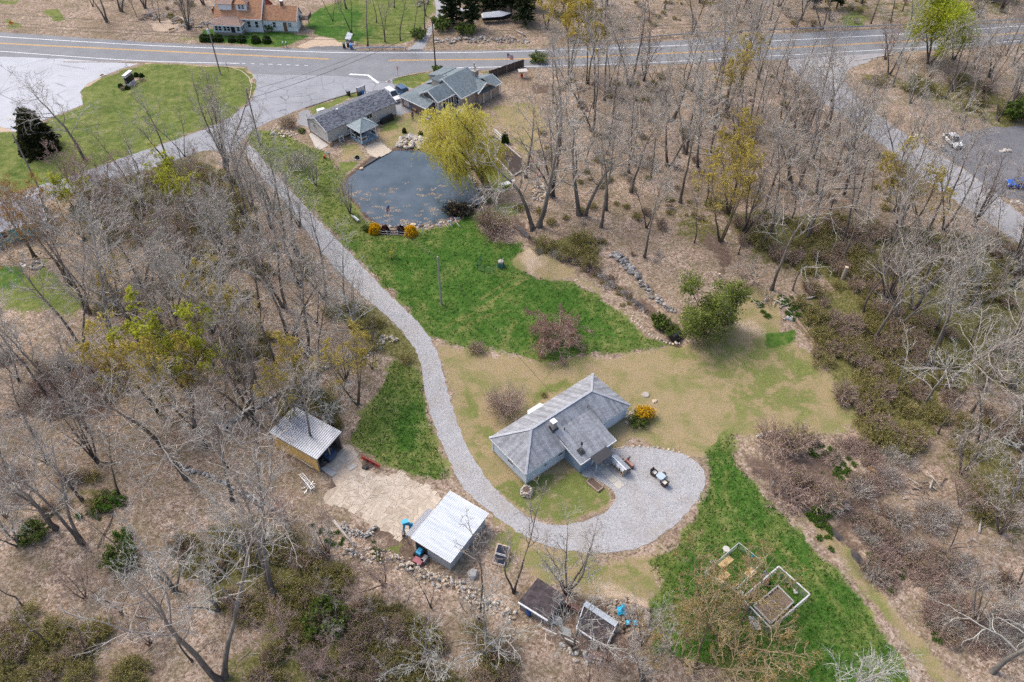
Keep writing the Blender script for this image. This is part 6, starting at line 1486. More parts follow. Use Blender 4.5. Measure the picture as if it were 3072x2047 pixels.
b = MB();b.add([(8.0,.4,2.9),(8.0,4.6,2.9),(8.0,2.5,5.2),(7.9,.4,2.9),(7.9,4.6,2.9),(7.9,2.5,5.2)],[(0,1,2),(5,4,3),(0,3,4,1),(1,4,5,2),(2,5,3,0)]);b.build('wing_gable',SID_W,wh)
roof_plane('wing_roof',[(.06,.1,2.75),(8.25,.1,2.75),(8.25,2.5,5.3),(.06,2.5,5.3)],.12,SH_N,wh);roof_plane('wing_roof',[(.06,4.9,2.75),(8.25,4.9,2.75),(8.25,2.5,5.3),(.06,2.5,5.3)],.12,SH_N,wh)
b = MB();b.bar((8.28,.08,2.66),(8.28,2.5,5.2),.07,.2);b.bar((8.28,4.92,2.66),(8.28,2.5,5.2),.07,.2);b.bar((8.02,.38,.2),(8.02,.38,2.7),.16);b.build('wing_trim',TRIM,wh)
window(wh,(2.4,.396,1.0),(0,-1,0),.75,1.35,(1,2));window(wh,(6.0,.396,1.3),(0,-1,0),.8,1.0,(2,2));window(wh,(8.004,2.4,1.7),(1,0,0),.75,1.4,(1,2))
door(wh,(4.8,.396,.3),(0,-1,0),.95,2.1,plain('brown_door',(.16,.08,.04),.6,.3))
b = MB();b.box(4.6,2.7,4.6,.6,.6,1.6);cm = b.build('chimney',plain('brick_red',(.2,.09,.07),.9,.3,6),wh);b = MB();b.box(4.6,2.7,6.2,.68,.68,.15);b.build('chimney_cap',TRIM,cm)
b = MB();b.box(9.1,4.2,1.9,2.0,2.6,.15)
for x in (8.2,10.1): b.bar((x,2.95,-.3),(x,2.95,2.9),.12)
for i in range(12): b.bar((8.15 + i * .17,2.93,2.0),(8.15 + i * .17,2.93,2.9),.09,.04)
b.bar((8.1,2.93,2.9),(10.1,2.93,2.9),.1);b.bar((10.1,2.93,2.9),(10.1,5.4,2.9),.1)
for i in range(10): b.bar((10.1,3.0 + i * .25,2.0),(10.1,3.0 + i * .25,2.9),.05,.12)
b.build('side_deck',plain('old_deck_wood',(.2,.15,.12),.9,.25),wh)
# -- teal house at the left edge
SID_TL = siding('teal_siding',(0.14,0.42,0.47),0.2)
th_ = thing('teal_house','teal sided house with grey roof half hidden behind rust budded trees','house',(*at('l',455,405).xy,0),R(28))
b = MB();b.prism([(-14,0),(0,0),(0,8),(-14,8)],-.2,2.7);b.build('wall',SID_TL,th_)
b = MB();b.add([(0,0,2.7),(0,8,2.7),(0,4,4.6),(-.1,0,2.7),(-.1,8,2.7),(-.1,4,4.6)],[(0,1,2),(5,4,3),(0,3,4,1),(1,4,5,2),(2,5,3,0)]);b.build('gable',SID_TL,th_)
SH_TL = shingle('blue_grey_shingles',(.26,.27,.31),(.42,.435,.48),.6)
roof_plane('roof',[(-14.3,-.4,2.6),(.3,-.4,2.6),(.3,4,4.75),(-14.3,4,4.75)],.12,SH_TL,th_);roof_plane('roof',[(-14.3,8.4,2.6),(.3,8.4,2.6),(.3,4,4.75),(-14.3,4,4.75)],.12,SH_TL,th_)
b = MB();b.bar((-14.3,-.42,2.5),(.3,-.42,2.5),.06,.2);b.bar((.32,-.42,2.5),(.32,4,4.65),.06,.2);b.bar((.32,8.42,2.5),(.32,4,4.65),.06,.2);b.build('fascia',TRIM,th_)
for x in (-6.6,-7.7,-10.2): window(th_,(x,-.004,1.0),(0,-1,0),.85,1.2,(1,2))
door(th_,(-9.0,-.004,.1),(0,-1,0),.95,2.0,TRIM)
b = MB();b.box(-8.6,-1.0,0,2.4,1.9,.18);b.box(-8.6,-2.0,-.1,2.0,.5,.16);b.build('door_steps',plain('grey_concrete',(.33,.32,.31)),th_)
# -- white metal roofed shed
WMET = NT('white_metal');_f = WMET.noise(0.8,5,.6,(3,.3,1));WHITE_METAL = WMET.done(WMET.ramp(_f,[(.3,(.46,.50,.53)),(.62,(.62,.65,.67))]),.45,spec=.3)
GMET = plain('grey_metal',(.33,.35,.39),.4,.1,2,.3);SID_S = siding('shed_siding',(.42,.44,.45),.3)
ws = thing('white_shed','shed with a bright white ribbed metal roof at the bend of the driveway','shed',(*at('s',155,520,2.4).xy,0),R(57))
b = MB();b.prism([(.25,-5.0),(6.9,-5.0),(6.9,-.25),(.25,-.25)],-.2,2.1);b.build('wall',SID_S,ws)
roof_plane('roof',[(0,0,2.45),(7.15,0,2.55),(7.15,-5.3,2.35),(0,-5.3,2.25)],.05,WHITE_METAL,ws)
for i in range(24):
 y = -.1 - i * 5.1 / 23;f_ = -y / 5.3
 b = MB();b.bar((0.01,y,2.455 - .2 * f_),(7.14,y,2.555 - .2 * f_),.035,.03);b.build('roof_rib',WHITE_METAL,ws)
b = MB();b.bar((0,-.02,2.38),(0,-5.3,2.18),.06,.14);b.bar((0,-5.32,2.18),(7.15,-5.32,2.28),.06,.14);b.bar((7.17,0,2.48),(7.17,-5.3,2.28),.06,.12);b.build('fascia',TRIM,ws)
for x in (1.6,5.2): window(ws,(x + .7,-5.003,1.2),(0,-1,0),.7,.5,(2,1)) if False else window(ws,(x,-5.003,1.2),(0,-1,0),.7,.5,(2,1))
b = MB();b.box(.22,-1.2,0,.06,1.5,1.9);b.build('doorway',DARK,ws)  # near-black sheet on the wall; its colour stands for shade inside the opening
b = MB();b.slab([(.2,.95,1.95),(4.2,.95,2.0),(4.2,.02,2.3),(.2,.02,2.25)],.05);ln_ = b.build('lean_to_roof',GMET,ws)
for i in range(5):
 f_ = (i + .5) / 5;b = MB();b.bar((.2,.02 + .93 * f_,2.262 - .3 * f_),(4.2,.02 + .93 * f_,2.312 - .3 * f_),.05,.05);b.build('roof_rib',plain('dark_grey_metal',(.2,.21,.23),.4),ln_)
for x in (.35,4.05):
 b = MB();b.box(x,.85,0,.1,.1,1.9);b.build('lean_to_post',plain('grey_post',(.3,.29,.28)),ws)
# -- grey metal roofed shed with plywood side
PLY = plain('plywood',(.80,.50,.17),.8,.22,1.2)
ys = thing('grey_roof_shed','open shed with grey ribbed metal roof and yellow plywood side wall','shed',(*at('y',52,190,3).xy,0),R(-32))
roof_plane('roof',[(0,0,2.75),(7.6,0,2.75),(7.6,4.5,3.15),(0,4.5,3.15)],.05,GMET,ys)
for i in range(26):
 x = .15 + i * 7.3 / 25;b = MB();b.bar((x,.01,2.765),(x,4.49,3.165),.04,.04);b.build('roof_rib',plain('dark_grey_metal',(.2,.21,.23),.4),ys)
b = MB();b.bar((-.02,-.03,2.68),(7.62,-.03,2.68),.05,.14);b.bar((7.63,0,2.68),(7.63,4.5,3.08),.05,.14);b.build('fascia',plain('dark_grey_metal',(.2,.21,.23)),ys)
for i in range(3):
 b = MB();b.box(.3 + 1.17 + i * 2.36,.12,0,2.34,.04,2.62);b.build('plywood_panel',PLY,ys)
b = MB();b.box(.16,2.3,0,.06,4.2,2.75);b.box(3.8,4.3,0,7.2,.06,2.95);b.build('wall',plain('old_boards',(.25,.2,.16),.9,.25),ys)
b = MB();b.box(3.8,2.2,0.0,7.1,4.0,.05);b.build('shed_floor',plain('packed_dirt',(.12,.1,.085)),ys)
for x,y in ((7.35,.2),(7.35,4.2),(7.35,2.2)):
 b = MB();b.box(x,y,0,.14,.14,2.75);b.build('post',plain('old_boards',(.25,.2,.16)),ys)
DKR = NT('dark_roofing');DARK_ROOF = DKR.done(DKR.ramp(DKR.noise(2.0,6,.7),[(.3,(.035,.03,.033)),(.7,(.13,.105,.105))]),.9,spec=.15)
q = [at('d',95,300,1.5),at('d',345,455,1.3),at('d',500,250,1.6),at('d',262,95,1.8)]
c0 = sum(q,Vector()) / 4;ds_ = thing('dark_roof_shed','shed with a flat dark roof and white edge under grey branches','shed',(c0.x,c0.y,0));q = [p - Vector((c0.x,c0.y,0)) for p in q]
b = MB();b.slab(q,.12);b.build('roof',DARK_ROOF,ds_)
b = MB();b.prism([(p * .93).xy for p in q],-.1,1.2);b.build('wall',plain('grey_boards',(.24,.22,.21),.9,.3),ds_)
b = MB();b.bar(q[0] - Vector((0,0,.05)),q[1] - Vector((0,0,.05)),.16,.18);b.build('fascia',TRIM,ds_)
q = [at('d',585,520,.9),at('d',830,680,.7),at('d',925,490,1.0),at('d',655,310,1.2)]
c0 = sum(q,Vector()) / 4;d2_ = thing('fallen_lean_to','low fallen lean to with dark roof and peeling white edges beside the woodpile','shed',(c0.x,c0.y,0));q = [p - Vector((c0.x,c0.y,0)) for p in q]
b = MB();b.slab(q,.1);b.build('roof',DARK_ROOF,d2_)
b = MB();b.prism([(p * .9).xy for p in q],-.1,.6);b.build('wall',plain('pale_boards',(.38,.37,.34),.9,.35,2),d2_)
b = MB();b.bar(q[0],q[1],.16,.14);b.bar(q[0],q[3],.1,.1);b.bar(q[1],q[2],.07,.07);b.build('fascia',TRIM,d2_)
b = MB();b.bar(q[3] + Vector((0,0,.06)),q[2] + Vector((0,0,.06)),.65,.1);b.build('gutter_board',plain('pale_blue_board',(.5,.54,.57),.7,.15),d2_)
# -- broken concrete patio, walkways, beds
SLAB = [plain('patio_slab_%d' % i if False else n_,c_,.92,.16,1.4) for i,(n_,c_) in enumerate((('tan_slab',(.50,.42,.325)),('pale_slab',(.54,.455,.36)),('worn_slab',(.46,.385,.30))))]
pt = thing('concrete_patio','broken tan concrete slab patio in front of the two sheds','patio',(*at('y',800,600).xy,0),R(-29))
PO = pa('y','520,470 640,440 740,470 850,445 900,480 1010,530 1110,600 1040,700 960,760 900,850 790,805 700,750 600,700 520,650 440,620 400,590 500,530')
PO2 = pa('y','420,330 520,290 585,320 560,380 480,400 430,400 380,440 370,420')
Mi = (Matrix.Translation(pt.location) @ Matrix.Rotation(R(-29),4,'Z')).inverted()
zz1,zz2 = Zone(PO),Zone(PO2);hole = at('y',708,555);npc = 0
sr = random.Random(5)
for i in range(-9,10):
 for j in range(-9,12):
  cx_,cy_ = i * 0.95,j * 0.95 + (0.4 if i % 2 else 0)
  w_ = Matrix.Translation(pt.location) @ Matrix.Rotation(R(-29),4,'Z') @ Vector((cx_,cy_,0))
  if not (zz1.has(w_.x,w_.y) or zz2.has(w_.x,w_.y)) or (w_.xy - hole.xy).length < .75: continue
  if sr.random() < .04: continue
  A = [(cx_ - .475 + sr.uniform(-.05,.02),cy_ - .475),(cx_ + .475,cy_ - .475 + sr.uniform(-.02,.05)),(cx_ + .475,cy_ + .475),(cx_ - .475,cy_ + .475 + sr.uniform(-.05,.02))]
  parts_ = [A]
  for _ in range(sr.choice((0,1,1,2,2))):
   nxt = []
   for P_ in parts_:
    c_ = (sum(p[0] for p in P_) / len(P_) + sr.uniform(-.12,.12),sum(p[1] for p in P_) / len(P_) + sr.uniform(-.12,.12));a_ = sr.uniform(0,3.14);n_ = (math.cos(a_),math.sin(a_))
    for sg in (1,-1):
     out = []
     for q_ in range(len(P_)):
      p,r_ = P_[q_],P_[(q_ + 1) % len(P_)];dp = sg * ((p[0] - c_[0]) * n_[0] + (p[1] - c_[1]) * n_[1]) - .018;dr = sg * ((r_[0] - c_[0]) * n_[0] + (r_[1] - c_[1]) * n_[1]) - .018
      if dp >= 0: out.append(p)
      if dp * dr < 0: t_ = dp / (dp - dr);out.append((p[0] + (r_[0] - p[0]) * t_,p[1] + (r_[1] - p[1]) * t_))
     if len(out) >= 3: nxt.append(out)
   parts_ = nxt
  for P_ in parts_:
   if npc >= 290: break
   npc += 1;cxx = sum(p[0] for p in P_) / len(P_);cyy = sum(p[1] for p in P_) / len(P_);k_ = sr.uniform(.985,1.02)
   P_ = [(cxx + (p[0] - cxx) * k_ + sr.uniform(-.03,.03),cyy + (p[1] - cyy) * k_ + sr.uniform(-.03,.03)) for p in P_]
   b = MB();b.prism(P_,-.03,.04 + sr.uniform(-.006,.008));b.build('slab',sr.choice(SLAB),pt)
for k,s,lab in (('y','368,420 400,408 472,445 440,472','long grey concrete slab lying beside the plywood shed'),('y','530,410 575,390 595,408 548,436','square grey concrete slab lying near the red plow')):
 q = pts(k,s);c_ = sum(q,Vector()) / 4;b = MB();b.prism([(p - c_).xy for p in q],0,.1);tag(b.build('concrete_slab',CONC,None,loc=c_),lab,'slab')
wk = thing('paver_walkway','pale concrete paver walkway leading from the house canopy across the gravel','walkway',(*at('t',905,1095).xy,0),R(127.0))
PAV = plain('paver',(.46,.43,.37),.9,.12,2)
for i in range(3):
 b = MB();b.box(.02 + i * 1.08 + .52,-.5,.0,1.05,1.0,.055);b.build('paver',PAV,wk)
stp = thing('stone_steps','rough grey stone steps under the edge of the dark entry canopy','steps',(*at('t',500,560).xy,0),R(127))
for i in range(3):
 b = MB();b.box(.0 + i * .55,0,0,.52,1.15,.12 + .12 * i);b.build('step',ROCK[1],stp)
for i in range(5): rock_at(stp,-.2 + i * .4,-.8,.12,.2,[2,1])
rb = thing('raised_bed','raised bed of weathered timbers on the island lawn beside the walkway','garden bed',(*at('t',345,985).xy,0),R(-47.7))
OLDW = plain('weathered_timber',(.34,.25,.19),.9,.25,3);SOIL = plain('soil',(.13,.09,.065),.95,.4,6)
for p,q in (((-.95,-.47),(.95,-.47)),((.95,-.47),(.95,.47)),((.95,.47),(-.95,.47)),((-.95,.47),(-.95,-.47))):
 b = MB();b.bar((*p,.12),(*q,.12),.12,.26);b.build('timber',OLDW,rb)
b = MB();b.box(0,0,.0,1.78,.84,.2);b.build('soil',SOIL,rb)
pl = thing('stone_planter','round stacked stone planter at the near corner of the blue grey house','planter',(*at('h',520,1455).xy,0))
for ring in range(4):
 for i in range(11):
  a_ = 6.283 * (i + .5 * (ring % 2)) / 11;rock_at(pl,math.cos(a_) * (.62 - ring * .03),math.sin(a_) * (.62 - ring * .03),.12 + ring * .2,.2,[0,1,2])
b = MB();b.cyl(0,0,0,.72,.5,.5,12);b.build('soil',SOIL,pl)
sk = thing('stone_skirt','low bed of brown and pale stones along the right end of the blue house','rock border',(*at('h',1660,580).xy,0))
for i in range(22): rock_at(sk,random.uniform(-.5,.5),random.uniform(-1.6,1.0),.1,.2,[0,2,3])
fp = thing('fire_pit','round stone fire pit with iron ring beside the pond','fire pit',(*at('p',255,370).xy,0))
b = MB();b.tube([(0,0,0),(0,0,.35)],[.42,.42],16,False);b.tube([(0,0,.35),(0,0,.02)],[.38,.38],16,False);b.build('fire_ring',plain('rusty_iron',(.07,.05,.045),.7,.3),fp)
b = MB();b.cyl(0,0,.0,.06,.37,.37,14);b.build('ash',plain('ash',(.05,.05,.05)),fp)
for i in range(30): a_ = 6.283 * i / 30;rr = random.uniform(.55,.85);rock_at(fp,rr * math.cos(a_),rr * math.sin(a_),.06,.14,[0,0,1])
# -- patio furniture
WICK = plain('brown_wicker',(.055,.036,.032),.7,.3,20);CUSH = plain('cream_cushion',(.66,.62,.55),.8)
def wicker_chair(p,rz,lab):
 t = thing('wicker_chair',lab,'chair',(p.x,p.y,.02),rz,'wicker chairs on the gravel')
 b = MB();b.box(0,0,.05,.6,.58,.3);b.build('seat_base',WICK,t)
 b = MB();b.box(0,.31,.05,.66,.09,.82,rx=R(-8));b.build('backrest',WICK,t)
 for x in (-.32,.32):
  b = MB();b.box(x,0,.05,.08,.6,.56);b.build('arm',WICK,t)
 b = MB();b.box(0,-.02,.35,.53,.5,.1);b.build('cushion',CUSH,t)
 return t
wicker_chair(at('t',1735,735),R(42),'brown wicker chair with cream cushion on the upper side of the glass table')
wicker_chair(at('t',1985,985),R(222),'brown wicker chair with cream cushion on the lower side of the glass table')
tb = thing('glass_table','square frosted glass patio table between two wicker chairs','table',(*at('t',1885,850).xy,.02),R(40))
b = MB();b.prism([(x * .47 * (1 if abs(y) < 1 else .92),y * .47 * (1 if abs(x) < 1 else .92)) for x,y in ((-1,-.75),(-.75,-1),(.75,-1),(1,-.75),(1,.75),(.75,1),(-.75,1),(-1,.75))],.68,.71);b.build('table_top',plain('frosted_glass',(.42,.50,.55),.12,.08,spec=.6),tb)
for x,y in ((-.36,-.36),(.36,-.36),(.36,.36),(-.36,.36)):
 b = MB();b.box(x,y,0,.06,.06,.68);b.build('leg',WICK,tb)
st = thing('wicker_stool','small round brown side stool behind the glass table','stool',(*at('t',1970,770).xy,.02));b = MB();b.cyl(0,0,.0,.42,.24,.24,16);b.build('body',WICK,st);b = MB();b.cyl(0,0,.42,.46,.27,.27,16);b.build('top',WICK,st)
c_ = at('t',955,600);wd = thing('firewood_rack','small firewood rack with grey metal roof and sagging tarp on the gravel','firewood rack',(*at('t',900,600).xy,.02),R(-54))
b = MB()
for x in (-1.15,1.15):
 for y in (-.35,.45): b.box(x,y,0,.1,.1,1.15)
b.bar((-1.2,-.35,.1),(1.2,-.35,.1),.1);b.bar((-1.2,.45,.1),(1.2,.45,.1),.1);b.build('frame',OLDW,wd)
b = MB();b.slab([(-1.35,-.05,1.3),(1.35,-.05,1.3),(1.35,.6,1.12),(-1.35,.6,1.12)],.04);b.build('roof',plain('zinc_sheet',(.40,.43,.47),.35,.1,metal=.4),wd)
b = MB()
for i in range(4): b.bar((-1.34,.03 + i * .17,1.31 - i * .046),(1.34,.03 + i * .17,1.31 - i * .046),.05,.04)
b.build('roof_rib',plain('zinc_rib',(.3,.33,.37),.35),wd)
b = MB();b.bar((-1.35,-.1,1.31),(1.35,-.1,1.31),.12,.05);b.build('ridge_board',TRIM,wd)
b = MB()
for i in range(10):
 for j in range(2): b.add([(-1.2 + i * .24 + .24 * a_,-.12 - .3 * c2 + .05 * math.sin(i * 2.),1.28 - (j + c2) * .32 * (1 - .06 * abs(i - 2))) for a_,c2 in ((0,0),(1,0),(1,1),(0,1))],[(0,1,2,3)])
b.build('tarp',plain('grey_tarp',(.38,.41,.44),.45),wd)
LOGM = [plain('log_bark',(.24,.18,.135),.95,.3,5),plain('log_grey',(.40,.33,.26),.95,.3,5)];CUTM = plain('cut_wood',(.66,.50,.33),.9,.2,4)
LOG_ME = []
for i in range(6):
 b = MB();r_ = .10 + .03 * (i % 3);b.m(LOGM[i % 2]).tube([(-.24,0,0),(.24,.02,.01)],[r_,r_ * .93],7,False)
 b.m(CUTM)
 for x in (-.24,.24): b.poly([(x,r_ * math.cos(6.283 * k / 7),r_ * math.sin(6.283 * k / 7)) for k in range(7)])
 LOG_ME.append(b.mesh('log'))
for i in range(18): link('log',LOG_ME[i % 6],wd,(-1.0 + (i % 6) * .4,.05,.2 + (i // 6) * .24),(0,0,1.57 + random.uniform(-.1,.1)))
ob = thing('orange_blower','orange machine with grey hood behind the firewood rack','machine',(*at('t',1110,450).xy,.02),R(-40));b = MB();b.cyl(0,0,.1,.65,.26,.22,12);b.build('body',plain('orange_plastic',(.62,.10,.02),.4),ob);b = MB();b.tube([(0,0,.65),(.05,.05,1.0),(.2,.15,1.15)],[.2,.22,.12],10);b.build('hood',plain('dark_grey_plastic',(.13,.14,.15),.4),ob)
for x in (-.22,.22):
 b = MB();b.tube([(x,-.1,.16),(x + .06,-.1,.16)],.16,12);b.build('wheel',DARK,ob)
bx = thing('brick_box','small reddish brown block hearth at the end of the firewood rack','hearth',(*at('t',1165,530).xy,.02),R(-54));b = MB();b.box(0,0,0,1.1,.3,.55);b.build('body',plain('brick_brown',(.25,.13,.10),.9,.25,8),bx);b = MB();b.box(0,0,.55,1.14,.34,.05);b.build('top',plain('brick_tan',(.36,.2,.16)),bx)
bk = thing('white_bucket','white bucket of soil beside the firewood rack roof','bucket',(*at('t',1010,430).xy,.02));b = MB();b.cyl(0,0,0,.4,.17,.22,14);b.build('pail',TRIM,bk);b = MB();b.cyl(0,0,.401,.41,.19,.19,14);b.build('soil',SOIL,bk)
gr = thing('black_grill','black kettle with curved pipe at the near end of the firewood rack','grill',(*at('t',1105,650).xy,.02));b = MB();b.tube([(0,0,.05),(0,0,.2),(0,0,.5),(0,0,.6)],[.15,.27,.26,.12],12);b.build('kettle',DARK,gr);b = MB();b.tube([(.2,.1,.1),(.7,.2,.15),(.85,.5,.3)],.05,8);b.build('pipe',DARK,gr)
so = thing('solar_stand','pair of dark solar panels on a raw timber stand beside the white shed','solar panel',(*at('s',965,700).xy,0),R(73));TIM = plain('raw_timber',(.50,.36,.23),.8,.15)
b = MB()
for y in (-.7,.7):
 b.bar((-.95,y,.15),(1.0,y,1.05),.09);b.bar((1.0,y,1.05),(1.0,y - .0,0),.09);b.bar((-.95,y,.15),(1.0,y,.05),.08)
b.bar((-.95,-.8,.15),(-.95,.8,.15),.09);b.bar((1.0,-.8,1.05),(1.0,.8,1.05),.09);b.bar((0,-.8,.05),(0,.8,.05),.09);b.build('stand',TIM,so)
for x in (-.45,.5):
 b = MB();n_ = Vector((-.42,0,.907));b.slab([(x - .42,-.62,.15 + (x + .53) * .4615 + .06),(x + .42,-.62,.15 + (x + 1.37) * .4615 + .06),(x + .42,.62,.15 + (x + 1.37) * .4615 + .06),(x - .42,.62,.15 + (x + .53) * .4615 + .06)],.04);pn = b.build('panel',plain('solar_cell',(.012,.014,.025),.15,.2,6,spec=.6),so)
 b = MB();z0,z1 = .15 + (x + .53) * .4615 + .07,.15 + (x + 1.37) * .4615 + .07;c4 = [(x - .42,-.62,z0),(x + .42,-.62,z1),(x + .42,.62,z1),(x - .42,.62,z0)]
 for i in range(4): b.bar(c4[i],c4[(i + 1) % 4],.04)
 b.build('panel_frame',plain('aluminium',(.6,.61,.62),.35,metal=.6),pn)
# -- machinery by the sheds
RED = plain('red_paint',(.42,.035,.02),.45,.2);BLK = plain('black_iron',(.03,.03,.03));BLUE = plain('tractor_blue',(.035,.30,.52),.4)
pw = thing('snow_plow','red snow plow blade with black hitch lying beside the patio','snow plow',(*at('y',677,385).xy,0),R(-31))
b = MB();prof_ = [(.12,.05),(.02,.12),(-.04,.3),(-.02,.5),(.1,.68),(.14,.68),(.03,.5),(.0,.3),(.06,.14),(.14,.07)];b.extr(prof_,(-1.4,0,0),(1.4,0,0));b.build('blade',RED,pw)
b = MB();b.bar((-1.4,.02,.7),(1.4,.02,.7),.06);b.build('top_edge',plain('dark_red',(.2,.03,.03)),pw)
b = MB();b.bar((-.5,-.1,.25),(-.1,-1.0,.2),.12);b.bar((.5,-.1,.25),(-.1,-1.0,.2),.12);b.box(-.1,-1.0,0,.6,.4,.3);b.build('hitch',BLK,pw)
for x in (-.9,-.3,.3,.9):
 b = MB();b.bar((x,-.06,.1),(x,-.05,.65),.05,.1);b.build('rib',RED,pw)
bh = thing('backhoe','blue backhoe arm with steel bucket standing on the patio by the white shed','backhoe',(*at('s',110,470).xy,0),R(10))
b = MB();b.bar((-.2,-.2,.35),(0,.2,1.5),.2,.26);b.build('dipper',BLUE,bh);b = MB();b.bar((0,.2,1.5),(.8,.3,.9),.24,.3);b.build('boom',BLUE,bh);b = MB();b.box(.12,.35,1.38,.75,.5,.3,rz=R(10));b.build('cover',plain('bright_blue',(.04,.42,.66),.5),bh)
b = MB();b.extr([(0,0),(.35,0),(.45,.25),(.3,.5),(.05,.45)],(-.45,-.6,.05),(-.45,-.05,.05));b.build('bucket',plain('rusty_steel',(.14,.10,.08),.6,.3),bh);b = MB();b.box(.7,.3,0,.5,.5,.9);b.build('base',BLUE,bh)
tr = thing('shed_tractor','blue tractor nose with black tyre poking out under the white shed','tractor',(*at('s',255,660).xy,0),R(57));b = MB();b.box(0,0,.5,1.3,.6,.45);b.box(.1,0,.9,.9,.5,.15);b.build('hood',BLUE,tr)
for x,y,r_ in ((-.5,.42,.35),(-.5,-.42,.35),(.7,.45,.5)):
 b = MB();b.tube([(x,y - .12,r_),(x,y + .12,r_)],r_,16);w_ = b.build('wheel',DARK,tr);b = MB();b.tube([(x,y - .13,r_),(x,y + .13,r_)],r_ * .5,12);b.build('rim',plain('rim_yellow',(.5,.33,.05)),w_)
for (x,y),lab,nm,mt,sz_ in (((225,745),'faded pink red storage box by the rubble wall','pink_box',plain('faded_red',(.33,.10,.12),.6,.2),(1.0,.65,.5)),((282,725),'grey plastic box leaning beside the pink box','grey_box',plain('grey_plastic',(.27,.26,.28),.5),(.45,.8,.5))):
 t = thing(nm,lab,'box',(*at('s',x,y).xy,0),R(-30));b = MB();b.box(0,0,0,*sz_);b.build('body',mt,t);b = MB();b.box(0,0,sz_[2],sz_[0] * 1.05,sz_[1] * 1.05,.08);b.build('lid',mt,t)
hc = thing('hose_coil','teal hose coil hanging at the white shed doorway','hose',(*at('s',262,640).xy,.8));b = MB();b.tube([(.25 * math.cos(a_ * .3),.06 * math.sin(a_),.4 * math.sin(a_ * .3)) for a_ in range(60)],.03,6);b.build('coil',plain('teal_hose',(.03,.2,.22)),hc)
for k,x,y,rz,lab,L_ in (('y',260,375,-36,'aluminium ladder leaning along the plywood wall',4.2),('y',290,510,-50,'aluminium ladder lying in the brush below the plywood shed',3.0)):
 t = thing('ladder',lab,'ladder',(*at(k,x,y).xy,.25),R(rz));AL = plain('aluminium',(.6,.61,.62),.35,metal=.6)
 for y_ in (-.22,.22):
  b = MB();b.bar((-L_ / 2,y_,.1),(L_ / 2,y_,.35),.06,.08);b.build('rail',AL,t)
 for i in range(12):
  u = (i + .5) / 12;b = MB();b.bar((-L_ / 2 + L_ * u,-.22,.1 + .25 * u),(-L_ / 2 + L_ * u,.22,.1 + .25 * u),.04);b.build('rung',AL,t)
sc = thing('scaffold_frame','bent bundle of aluminium poles in the brush beside the plywood shed','poles',(*at('y',300,540).xy,0))
for i in range(6): b = MB();a_ = random.uniform(0,3.1);b.tube([(-math.cos(a_) * .9,-math.sin(a_) * .9,.1),(math.cos(a_) * .9,math.sin(a_) * .9,random.uniform(.3,1.1))],.035,6);b.build('pole',plain('aluminium',(.6,.61,.62)),sc)
uc = thing('blue_cart','dark blue covered vehicle parked under the grey roofed shed','vehicle',(*at('y',410,345).xy,0),R(-32));b = MB();b.box(0,0,.3,2.2,1.3,.7);b.box(-.2,0,1.0,1.4,1.2,.45);b.build('body',plain('navy_cover',(.04,.07,.13),.6),uc)
for x in (-.7,.7):
 for y in (-.6,.6):
  b = MB();b.tube([(x,y - .1,.3),(x,y + .1,.3)],.3,14);b.build('wheel',DARK,uc)
ty = thing('worn_tyre','worn tyre lying at the open corner of the grey roofed shed','tyre',(*at('y',395,375).xy,.12));b = MB();b.tube([(.28 * math.cos(a_ * .449),.28 * math.sin(a_ * .449),0) for a_ in range(15)],.1,8,False);b.build('tread',plain('grey_rubber',(.16,.16,.15)),ty)
# -- woodpile, tarps, junk
wp = thing('woodpile','heap of split firewood around a blue tarp','woodpile',(*at('d',1030,430).xy,0));PW = Zone(pa('d','840,310 900,265 1000,290 1090,340 1190,380 1215,450 1150,520 1170,600 1080,610 1010,560 920,550 890,480 850,420') - np.array(wp.location[:2]));g = 0
while g < 260:
 x,y = random.uniform(PW.lo[0],PW.hi[0]),random.uniform(PW.lo[1],PW.hi[1])
 if not PW.has(x,y): continue
 g += 1;rr = math.hypot(x * .7,y)
 link('log',random.choice(LOG_ME),wp,(x,y,.1 + random.random() * max(.1,.8 - rr * .35)),(random.uniform(-.3,.3),random.gauss(0,.35),random.uniform(0,3.14)),(random.uniform(1.0,1.5),) * 3)
def tarp(k,outline,z,amp,lab,mat,name='blue_tarp',base=0.0):
 P = pa(k,outline);c0 = P.mean(0);zn = Zone(P);n_ = 26;V,F,ix = [],[],{}
 for i in range(n_ + 1):
  for j in range(n_ + 1):
   x = zn.lo[0] + (zn.hi[0] - zn.lo[0]) * i / n_;y = zn.lo[1] + (zn.hi[1] - zn.lo[1]) * j / n_
   if zn.has(x,y):
    d = float(edge_dist(P,np.array([x]),np.array([y]))[0]);ix[i,j] = len(V)
    V.append((x - c0[0],y - c0[1],base + z * min(1,.25 + d * 1.3) + amp * float(wavy(np.array(x * 1.0),np.array(y),1.1)) + random.gauss(0,amp * .25)))
 for i in range(n_):
  for j in range(n_):
   if all(q in ix for q in ((i,j),(i + 1,j),(i + 1,j + 1),(i,j + 1))): F.append((ix[i,j],ix[i + 1,j],ix[i + 1,j + 1],ix[i,j + 1]))
 return tag(link(name,np_mesh(name,V,F,mat),None,(c0[0],c0[1],0)),lab,'tarp')
TARP = plain('tarp_blue',(.02,.50,.75),.4,.2,2)
tarp('d','960,345 1020,365 1010,410 980,420 1000,460 960,470 900,450 905,405 940,375',.95,.14,'large crumpled blue tarp over the middle of the woodpile',TARP,base=.55)
tarp('d','970,470 1040,455 1105,490 1100,508 1050,510 1030,538 1000,530 995,495',.4,.08,'smaller crumpled blue tarp at the near side of the woodpile',TARP,base=.55)
PALEB = plain('pale_boards',(.38,.37,.34),.9,.35,2)
